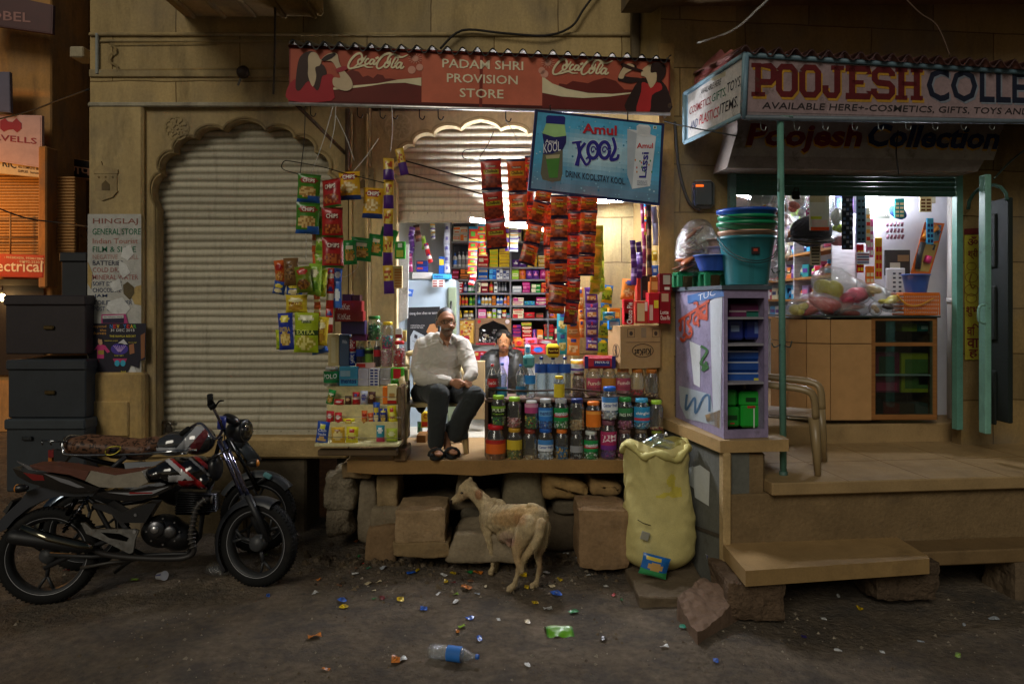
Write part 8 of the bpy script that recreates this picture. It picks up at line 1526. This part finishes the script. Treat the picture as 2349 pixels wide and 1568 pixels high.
for pts,c in (([(270,700),(340,655),(330,1440),(290,1420),(275,1000)],'#c4cad0'),([(150,930),(215,960),(210,1200),(175,1180)],'#d0d4d4'),([(90,1190),(270,1240),(300,1420),(130,1380),(95,1300)],'#a9b4bc'),([(240,1360),(330,1330),(326,1440),(250,1400)],'#a58a62')):m.ppoly(cp,B3(*pts),c,.003)
m.ppoly(cp,B3((138,668),(345,622),(350,672),(140,715)),'#3a6aa8',.006)
(x0,y0),(x1,y1)=B3((200,700),(300,665));m.ptext('TUC',cp,x0,y0,x1,y1,14,'#d8dce0',.008)
(x0,y0),(x1,y1)=B3((85,955),(265,850));m.ptext('गुरुदेव',cp,x0,y0,x1,y1,75,'#b5482c',.006,.02)
for s,w_,c in (([(190,740),(215,770),(250,800),(200,790),(235,740)],6,'#b5482c'),([(215,960),(250,990),(215,1060),(255,1080),(225,1100),(250,1050)],6,'#3a6a3a'),([(135,1240),(130,1330),(180,1260),(185,1350),(230,1260),(262,1250),(265,1340)],5,'#4a6a8a')):m.stroke(cp,B3(*s),w_,c,.006)
m.build('poster_sheet',t)
for lb,q,c,bd in (('purple sanitary pack at the top of the lilac cabinet',(380,715,580,800),'#6d2458',((.5,.1,.95,.5,'#1f6a5c'),(0,.42,1,.54,'#b8a8b0'))),('first navy nappy pack in the lilac cabinet',(372,805,468,925),'#1d2f80',((.2,.4,.7,.7,'#8aa0c8'),)),('second navy nappy pack in the lilac cabinet',(474,810,580,922),'#1d2f80',((.5,.3,.7,.9,'#6a80b8'),)),('topmost blue flat pack of the cabinet pile',(370,985,575,1045),'#1f4fa0',((0,.8,1,.95,'#b0b8c8'),)),('middle blue flat pack of the cabinet pile',(370,1046,578,1110),'#1d4690',((0,.8,1,.92,'#b0b8c8'),)),('lowest blue flat pack of the cabinet pile',(368,1112,575,1180),'#1f4fa0',((0,.85,1,.95,'#b0b8c8'),(.75,.2,.95,.5,'#c8c040'))),('green tissue pack at the back of the cabinet foot',(358,1215,428,1310),'#1f8a2c',()),('big green tissue pack in the cabinet foot',(440,1225,560,1310),'#23a034',((.3,.3,.8,.6,'#14401c'),)),('lower green tissue pack with dark label in the cabinet',(360,1315,445,1430),'#1f8a2c',((.1,.35,.8,.6,'#14401c'),(.3,.15,.6,.22,'#b03030'))),('largest green tissue pack with white stripe in the cabinet',(450,1300,568,1435),'#23a034',((.6,.0,.66,.9,'#d0e0d0'),(.3,.85,.7,.95,'#b03030')))):ibox(lb,B3(q[:2],q[2:]),5.3,.16,c,'hygiene_pack','packet','packs inside the lilac cabinet',bands=bd,r=.015,m_='film')
e_=lambda x,y,Y:P(*B3((x,y))[0],Y)
bb=e_(482,598,5.42);bb.z=z1+.04;BG='stacked buckets on the lilac cabinet'
bucket('large teal bucket with wire handles at the bottom of the stack',bb,.155,.2,.36,'#2f7d86','#2a6f7a',handle=.17,group=BG,badge=True)
for i,(c,cr,lb,h) in enumerate((('#b88a70','#c09478','peach bucket rim nested in the large teal bucket',.34),('#1f7a54','#1c8a5c','lower green bucket nested above the peach rim',.36),('#1f7a58','#1c8a5c','upper green bucket nested under the blue one',.36),('#1c4aa0','#1f4fb0','blue tub topmost in the bucket stack',.36))):bucket(lb,bb+V((0,0,.09+.047*i)),.13,.2+.008*(i % 2),h-.03,c,cr,group=BG,handle=.05 if i else .2)
g='green stools on the lilac cabinet'
for lb,x,Y in (('upturned green plastic stool at the wall end of the cabinet top',140,5.9),('upturned green plastic stool beside the buckets',300,5.6)):
    t=thing('plastic_stool',lb,'stool',e_(x,670,Y),g);b=V((e_(x,0,Y).x,Y,z1+.03));m=M('plastic',True);m.box(b+V((0,0,.11)),(.22,.22,.03),'#1f8a5c',.012);m.build('seat',t)
    for sx in (-1,1):
        for sy in (-1,1):m=M('plastic');m.box(b+V((sx*.085,sy*.085,.05)),(.045,.045,.1),'#1c7a52',.008);m.build('leg',t)
bucket('ribbed blue plastic basin tilted on the green stool',V((e_(285,0,5.55).x,5.55,z1+.15)),.1,.14,.12,'#2f55b0','#3a64c4',group=None)
for i,(c,lb) in enumerate((('#d0c0a8','cream bowl under the lilac one'),('#b9a8c8','lilac bowl in the small bowl stack'),('#c0a090','pinkish bowl topmost in the small bowl stack'))):bucket(lb,V((e_(320,0,5.75).x,5.75,z1+.2+.06*i)),.06,.1,.09,c,c,name='bowl')
pouch('plastic-wrapped stack of brown basins on the green stool by the wall',[],None,[(V((e_(190,0,5.85).x,5.85,z1+.35)),(.17,.15,.24),(0,.15,0))],[(V((e_(170,0,5.85).x,5.85,z1+.2+.06*k)),(.15-.008*k,.13,.022),('#6d3a24','#7a4630')[k % 2]) for k in range(6)]+[(V((e_(160,0,5.82).x,5.8,z1+.24)),(.12,.1,.03),'#b5602a')],seed=21)
# plastic chairs
def chair(name,label,loc,rz,col,group=None):
    t=thing(name,label,'chair',loc,group,rz);T=WM[t.name];mm=lambda k='plastic':M(k,True)
    m=mm();m.T=T;m.grid(lambda u,v:((u-.5)*.46,(v-.5)*.44,.42-.02*math.sin(u*math.pi)*math.sin(v*math.pi)-(.03 if v < .04 else 0)),10,10,col);m.box((0,0,.4),(.44,.42,.02),col,.008);m.build('seat',t)
    m=mm();m.T=T
    def bk(u,v):a=(u-.5)*1.9;return (.245*math.sin(a)/.81,.2+.07*v+.05*math.cos(a),.42+.4*v-.03*(abs(u-.5)*2) ** 2*v)
    for i in range(7):m.tube([bk(.06+i*.147,v) for v in (0,.3,.6,.95)],.024,col,6,flat=.4)
    m.tube([bk(u/10,1) for u in range(11)],.026,col,8);m.tube([bk(0,v/4) for v in range(5)],.024,col,8);m.tube([bk(1,v/4) for v in range(5)],.024,col,8);m.build('backrest',t)
    for s in (-1,1):
        m=mm();m.T=T;m.tube(spline([(s*.25,.24,.66),(s*.27,.05,.645),(s*.275,-.14,.63),(s*.265,-.22,.58),(s*.255,-.235,.42)],4),.032,col,8,flat=.7);m.build('armrest',t)
        for y,d in ((-.22,-.03),(.2,.05)):m=mm();m.T=T;m.tube([(s*.235,y,.42),(s*.25,y+d*.6,.2),(s*.265,y+d,0)],[.042,.034,.024],col,6);m.build('leg',t)
    return t
p=P(1812,1060,5.55);chair('plastic_chair','empty beige plastic armchair on the tiled porch behind the green post',(p.x,5.62,ZP+.001),R(62),'#8f7a56')
p=P(1000,1030,6.25);chair('plastic_chair','cream plastic armchair carrying the seated older man',(p.x-.02,6.25,ZP+.002),R(8),'#c0aa78')
# yellow sack
t=thing('rubbish_sack','bulging yellow woven sack full of empty bottles beside the jar rack','sack',(1.09,5.5,.06));m=M('sack',True);SC=V((1.1,5.49,.05))
tri=lambda t:1-abs(2*(t % 1)-1)
def sk(u,v):
    a=u*2*math.pi;ca,sa=math.cos(a),math.sin(a);q=(math.sin(min(1,v/.16)*math.pi/2) ** .6)*(1-.1*v)+.05*math.sin(v*6.5);r=.245*q*(1+.16*nz((ca,sa,v*1.6),1.1,5));w1=nz((ca*1.2,sa*1.2,v*2),1.2,9)
    r += .02*tri(v*4.6+.5*math.sin(a+1)+1.3*w1) ** 1.5*max(0,.35+nz((ca,sa,v*2),1.3,6))+.022*tri(a*1.1+1.5*w1+v) ** 2*max(0,v-.55)*2+.012*tri(v*7+a*.9+2*w1) ** 2*max(0,nz((ca,sa,v*3),1.5,12))+.003*nz((ca*5,sa*5,v*14),1.2,3)
    if v > .95:r *= 1-(v-.95)*4
    return SC+V((r*math.cos(a)*1.05-.06*(v-.4) ** 2+.012,r*math.sin(a)*.85,.98*v*(1+.03*math.sin(a*2+1)*v)))
m.grid(sk,110,110,lambda u,v:'#c8b94c' if .62 < v < .85 and .72 < u < .86 and nz((u*9,v*9,1),1) > 0 else '#c6ba7a');m.build('sack_body',t)
m=M('sack',True);m.tube([sk(k/40,.93+.03*math.sin(k*.9))+V((0,0,.01)) for k in range(40)],[.026+.01*math.sin(k*1.7) for k in range(40)],'#c4ba74',8,closed=True);m.build('rolled_hem',t)
m=M('print');sp_l=lambda x,y:SC+V(((x-560)/2.8*.94*5.3/F,-.24,H+(HY-(1000+y/2.8)*.93966)*5.3/F-SC.z))
m.tube([sp_l(390,735),sp_l(430,760),sp_l(480,775)],.004,'#4a4428',4);m.box(sp_l(440,845),(.06,.01,.06),'#9a9888',.002,rot=(0,.3,0));m.build('faded_print',t)
bottle('crushed clear bottle poking out of the yellow sack',0,0,0,0,0,'white',None,None,(0,1),c=V((1.0,5.45,1.0)),h=.2,r=.04,axis=(.8,-.2,.5),group=None,ribs=.05);bottle('pale blue bottle lying on the yellow sack top',0,0,0,0,0,'sky blue',None,None,(0,1),c=V((1.22,5.45,1.0)),h=.2,r=.035,axis=(-.9,-.2,.3),group=None)
design('bluebag','#1f6ab8',(('b',.7,1,'#3a9a5c'),(.5,.5,.3,.2,'#c8a060'),(.4,.15,.3,.1,'#d8c040')),());(x0,y0),(x1,y1)=B8((475,995),(670,1140));packet('torn blue and green snack bag fallen at the foot of the yellow sack',x0,y0,x1,y1,5.2,'bluebag',.06,-.25)
# meter, wires, gate, trunks
t=thing('electric_meter','grey electric meter box with orange display on the block wall','meter',P(1610,478,6.15));m=M('plastic');m.box(P(1612,446,6.14),(.19,.1,.24),'#7d7f80',.03);m.build('meter_case',t);m=M('pane');m.box(P(1612,444,6.08),(.17,.03,.21),'#c8ccd0',.012);m.build('meter_window',t);m=M('glowshop');m.box(P(1605,426,6.09),(.065,.01,.018),'#ff6a1c');m.build('meter_display',t)
wire('cable','thick grey cable looping down to the electric meter',[(1548,280),(1552,340),(1560,400),(1580,462),(1606,482)],6.12,.014,'#4a4a48','matte');wire('cable','thin cable slung from the side panel to the wall bracket',[(1524,278),(1580,292),(1690,312)],[6.1,5.8,5.4],.006,'#2b2b2a','matte');wire('cable','dark cable looping over the red sign roof',[(1010,112),(1060,70),(1150,76),(1250,82),(1310,62),(1340,20),(1370,-20)],6.44,.011,'#2a2622','matte');wire('cable','pale cable rising from the block wall above the gift shop roof',[(1600,98),(1680,70),(1740,20),(1790,-30)],[6.0,5.7,5.4,5.2],.009,'#8a8678','matte');wire('cable','twisted rope hanging down before the moulded wall',[(631,-20),(630,120),(627,216)],6.2,.009,'#3a3128','matte');wire('cable','thin wire crossing from the lane to the corner pillar',[(-10,275),(60,258),(120,236),(205,205)],[9,8.6,8,6.7],.01,'#2a2420','matte');wire('cable','black wires sagging across the lane shutter',[(-10,475),(60,500),(130,510),(205,520)],[9,9,9,8],.01,'#1f1a18','matte');wire('cable','knotted black cord with lamp holder hanging under the shutter hood',[(2060,300),(2056,350),(2062,400)],5.75,.006,'#1a1816','matte');wire('cable','dry twig of dead creeper hanging before the upper wall',[(2070,-10),(2110,30),(2150,60),(2180,130)],5.1,.006,'#5a4638','matte')
wire('drain_pipe','rough vertical drain pipe between the two buildings',[(1462,-60),(1458,60),(1462,250)],6.42,.05,'#6d5f48','plaster','pipe');t=thing('wall_lamp','dark round lamp holder fixed on the moulded wall','lamp',P(560,170,6.45));m=M('ironpaint',True);m.lathe([(.05,0),(.06,.03),(.045,.06),(0,.06)],P(560,168,6.48),'#3a2c22',14,(0,-1,0));m.build('lamp_base',t);m=M('matte');m.tube([P(552,180,6.42),P(546,196,6.42)],.01,'#77736a',5);m.build('loose_wire',t);t=thing('wall_bracket','stub of stone beam sticking out of the corner pillar into the lane','bracket',P(190,130,6.6));m=M('stone');m.box(P(190,127,6.7),(.13,.2,.1),'#b0a58a',.01);m.build('stub',t)
t=thing('iron_gate','tall pale green folding iron gate edge at the gift shop side','gate',P(2268,995,5.9));m=M('ironpaint');a,b=P(2263,400,5.75),P(2268,995,5.75);m.box(((a.x+b.x)/2,5.78,(a.z+b.z)/2),(.05,.09,a.z-b.z),'#6f9f8f',.008);m.build('gate_edge',t)
m=M('matte');cxx=P(2300,0,5.9).x
m.box((cxx,5.95,(a.z+b.z)/2-.05),(.04,.3,a.z-b.z-.25),'#121d19',.008);m.tube([(cxx-.03,6.05-.25*math.cos(k),a.z-.2+.16*math.sin(k)) for k in [i*.4 for i in range(9)]],.015,'#3a5a50',6)
for z in (1.3,2.0,2.6):m.box((cxx-.025,6.05,z),(.02,.22,.45),'#0f1815',.01)
m.build('gate_leaf',t);m=M('ironpaint',True);m.tube(spline([P(2258,700,5.73),P(2246,705,5.71),P(2246,735,5.71),P(2260,742,5.73)],4),.01,'#7aa898',6);m.build('handle',t);wire('iron_rod','bent iron rod bracing the green gate to the wall',[(2280,410),(2330,360),(2400,310)],[5.8,6,6.2],.008,'#5a6a60')
for lb,q,c,Y in (('upper dented black iron trunk with orange tag in the stack by the pillar',(12,678,197,812),'#2a2428',6.35),('middle grey iron trunk with two hasps under the upper trunk',(18,826,197,958),'#2b3036',6.3),('lowest pale grey iron trunk standing on the ground by the pillar',(14,962,195,1128),'#33393e',6.25),('narrow dark iron locker standing behind the trunk stack',(140,580,200,690),'#202328',6.8)):
    t=thing('metal_chest',lb,'trunk',P((q[0]+q[2])/2,q[3],Y),'iron trunks by the corner pillar');a,b=P(q[0],q[3],Y),P(q[2],q[1],Y);m=M('ironpaint');m.box(((a.x+b.x)/2,Y+.3,(a.z+b.z)/2),(b.x-a.x,.6,b.z-a.z),c,.01);m.build('trunk_body',t)
    m=M('ironpaint');m.box(((a.x+b.x)/2,Y+.295,b.z-.04),(b.x-a.x+.02,.63,.09),shade(c,1.15),.012);m.build('lid',t)
    if 'narrow' not in lb:
        for u in (.28,.8) if 'upper' not in lb else (.55,):m=M('metal');m.box((a.x+(b.x-a.x)*u,Y-.012,b.z-(.16 if 'upper' not in lb else .28)),(.09,.02,.035),'#6a5a3c' if 'upper' in lb else '#4a4e52',.006);m.build('hasp',t)
# bottle, wrapper, cup and the rest of the litter
bottle('crumpled empty water bottle with blue label lying on the street',0,0,0,0,0,'blue',None,'#2a6fc0',(.34,.62),c=GP(983,1508,.045),h=.31,r=.043,axis=(1,-.24,-.01),group=None,ribs=.09,glass='cling')
def cup(label,p,ax,s=1.0):t=thing('paper_cup',label,'cup',p);m=M('paper',True);m.lathe([(.022*s,0),(.033*s,.075*s),(.035*s,.077*s),(.031*s,.074*s)],p,'#c9c9cc',16,ax,colf=lambda i,j:'#5a5a9a' if i == 0 and j % 4 == 1 else '#c9c9cc');m.build('cup_wall',t)
cup('white paper cup with blue strokes lying beside the motorcycle',GP(362,1330,.03),(1,-.5,.25));cup('white paper cup standing behind the split boulder',GP(1628,1338,.15),(0,0,1),.9)
t=thing('biscuit_wrapper','open lime green biscuit wrapper lying on the street near the bottle','wrapper',GP(1278,1450));m=M('film',True);c=GP(1278,1450,.004);m.grid(lambda u,v:c+V(((u-.5)*.17+.02*v,(.5-v)*.14,.035*math.sin(v*3) ** 2+.012*nz((u*4,v*4,1),1))),14,10,lambda u,v:'#a9c084' if v < .5 else '#5f9a1c' if .1 < u < .9 else '#3f7a1c');m.build('wrapper_sheet',t);pouch('black plastic bag lying against the front tyre',[],None,[(GP(505,1316,.04),(.11,.09,.06),None)],[(GP(505,1316,.03),(.1,.08,.05),'#0e0e10')],name='plastic_bag',seed=31);pouch('crumpled clear and yellow bag under the broad step slab',[],None,[(GP(2030,1360,.05),(.13,.1,.05),(0,.2,0))],[(GP(2040,1368,.03),(.08,.05,.02),'#8a8c4a')],seed=33)
LM=[('dog',1190,1335),('plastic bottle',1040,1520),('motorcycle',450,1350),('boulder',1640,1400),('biscuit wrapper',1280,1445),('flat step rock',1040,1290),('broad step slab',1950,1400)]
LIT=[]
for zz,s in ((B6,"1100,1245,w 1180,1230,y 1310,1225,g 1120,1305,y 1180,1335,m 1320,1310,b 1290,1370,o 1200,1390,l 1380,1390,s 1055,1395,w 1200,1470,w 935,1525,u 1600,1160,u 1650,1165,w 1625,1100,y 1745,1250,y 1790,1345,y 1955,1225,w 2065,1290,y 2000,1335,c 2035,1400,u 1860,1475,y 1940,1330,k 2065,1010,y 1960,1025,o 2115,1065,w 2210,1050,s 2225,1110,s 2300,1245,w 470,1315,c 560,1300,c 520,1372,c 525,1440,g 590,1435,m 740,1450,y 255,1455,u 270,1510,y 365,1235,w 30,1395,w 65,1280,o 230,1330,b 480,1185,t 450,1150,r 370,1185,b 480,1085,w 395,1085,g 595,1185,s 375,960,o 830,1225,u 880,1205,y 1140,1130,s 1450,1350,c 1965,1525,w 1385,1225,o"),(B7,"160,603,o 225,790,o 625,740,o 980,570,o 1005,545,l 1050,497,u 1105,613,u 1380,517,c 1645,460,g 1815,612,k 1380,765,w 1875,362,r 1920,388,g 1830,312,w 2275,545,t 2165,660,w 660,735,w 1215,505,w 1500,440,w"),(B5,"825,1310,v 1135,1155,y 1015,1085,w 1475,1340,s 1680,1417,l 1880,1212,s 1715,1245,s 935,1215,w 335,1445,u 1260,1398,w 1015,1390,w"),(A3,"1830,1430,v 1865,1495,u 935,1390,l 1845,1215,l 460,1320,r")):
    for q in s.split():x,y,c=q.split(',') if q.count(',') == 2 else (q.split(',')+['']);LIT.append((zz,float(x),float(y),c))
LC={'w':('white','#d8d8d4'),'y':('yellow','#dcb91c'),'g':('green','#1f7a3c'),'m':('maroon','#6d1c1c'),'b':('brown','#7a5238'),'o':('orange','#d07a2a'),'l':('lime','#8ab02c'),'s':('silver','#b0b8c0'),'u':('blue','#2a5fc0'),'c':('cream','#d0bf98'),'k':('black','#26221f'),'t':('teal','#1f8a6c'),'r':('red','#b82c24'),'v':('violet','#3a2f70')}
LCN={}
for i,(zz,x,y,c) in enumerate(LIT):
    (px,py),=zz((x,y));sd=random.Random(i);n_,hx=LC[c];lm=min(LM,key=lambda q:(q[1]-px) ** 2+4*(q[2]-py) ** 2)[0];LCN.setdefault((n_,lm),[]).append((math.hypot(px-[q for q in LM if q[0] == lm][0][1],2*(py-[q for q in LM if q[0] == lm][0][2])),i))
rank={i:(n_,lm,k,len(v)) for (n_,lm),v in LCN.items() for k,(_,i) in enumerate(sorted(v))}
for i,(zz,x,y,c) in enumerate(LIT):
    (px,py),=zz((x,y));sd=random.Random(i);n_,hx=LC[c];p=GP(px,py,.006);s=sd.uniform(.015,.03)*(1.4 if c in 'uyov' and zz is not B5 else 1);a=sd.uniform(0,3);m=M('film',True);lw=sd.uniform(.45,.8);ph=sd.uniform(0,6)
    def f(u,v):dx,dy=(u-.5)*2*s,(v-.5)*2*s*lw;return p+V((dx*math.cos(a)-dy*math.sin(a),dx*math.sin(a)+dy*math.cos(a),s*.28*(1+math.sin(u*4+ph)*math.cos(v*3+ph))+.004*nz((u*5,v*5,i),1)))
    m.grid(f,5,4,lambda u,v:shade(hx,1.2 if (int(u*5)+int(v*4)+i) % 5 == 0 else .4 if abs(v-.5) < .2 and abs(u-.5) < .25 and c in 'yuo' else .75));n2,lm,k,tot=rank[i]
    tag(m.build('litter_wrapper'),f"{n2} crumpled scrap on the dirt, "+(f"the only {n2} one" if tot == 1 else f"{ORD[k]} closest {n2} one")+f" near the {lm}",'litter')
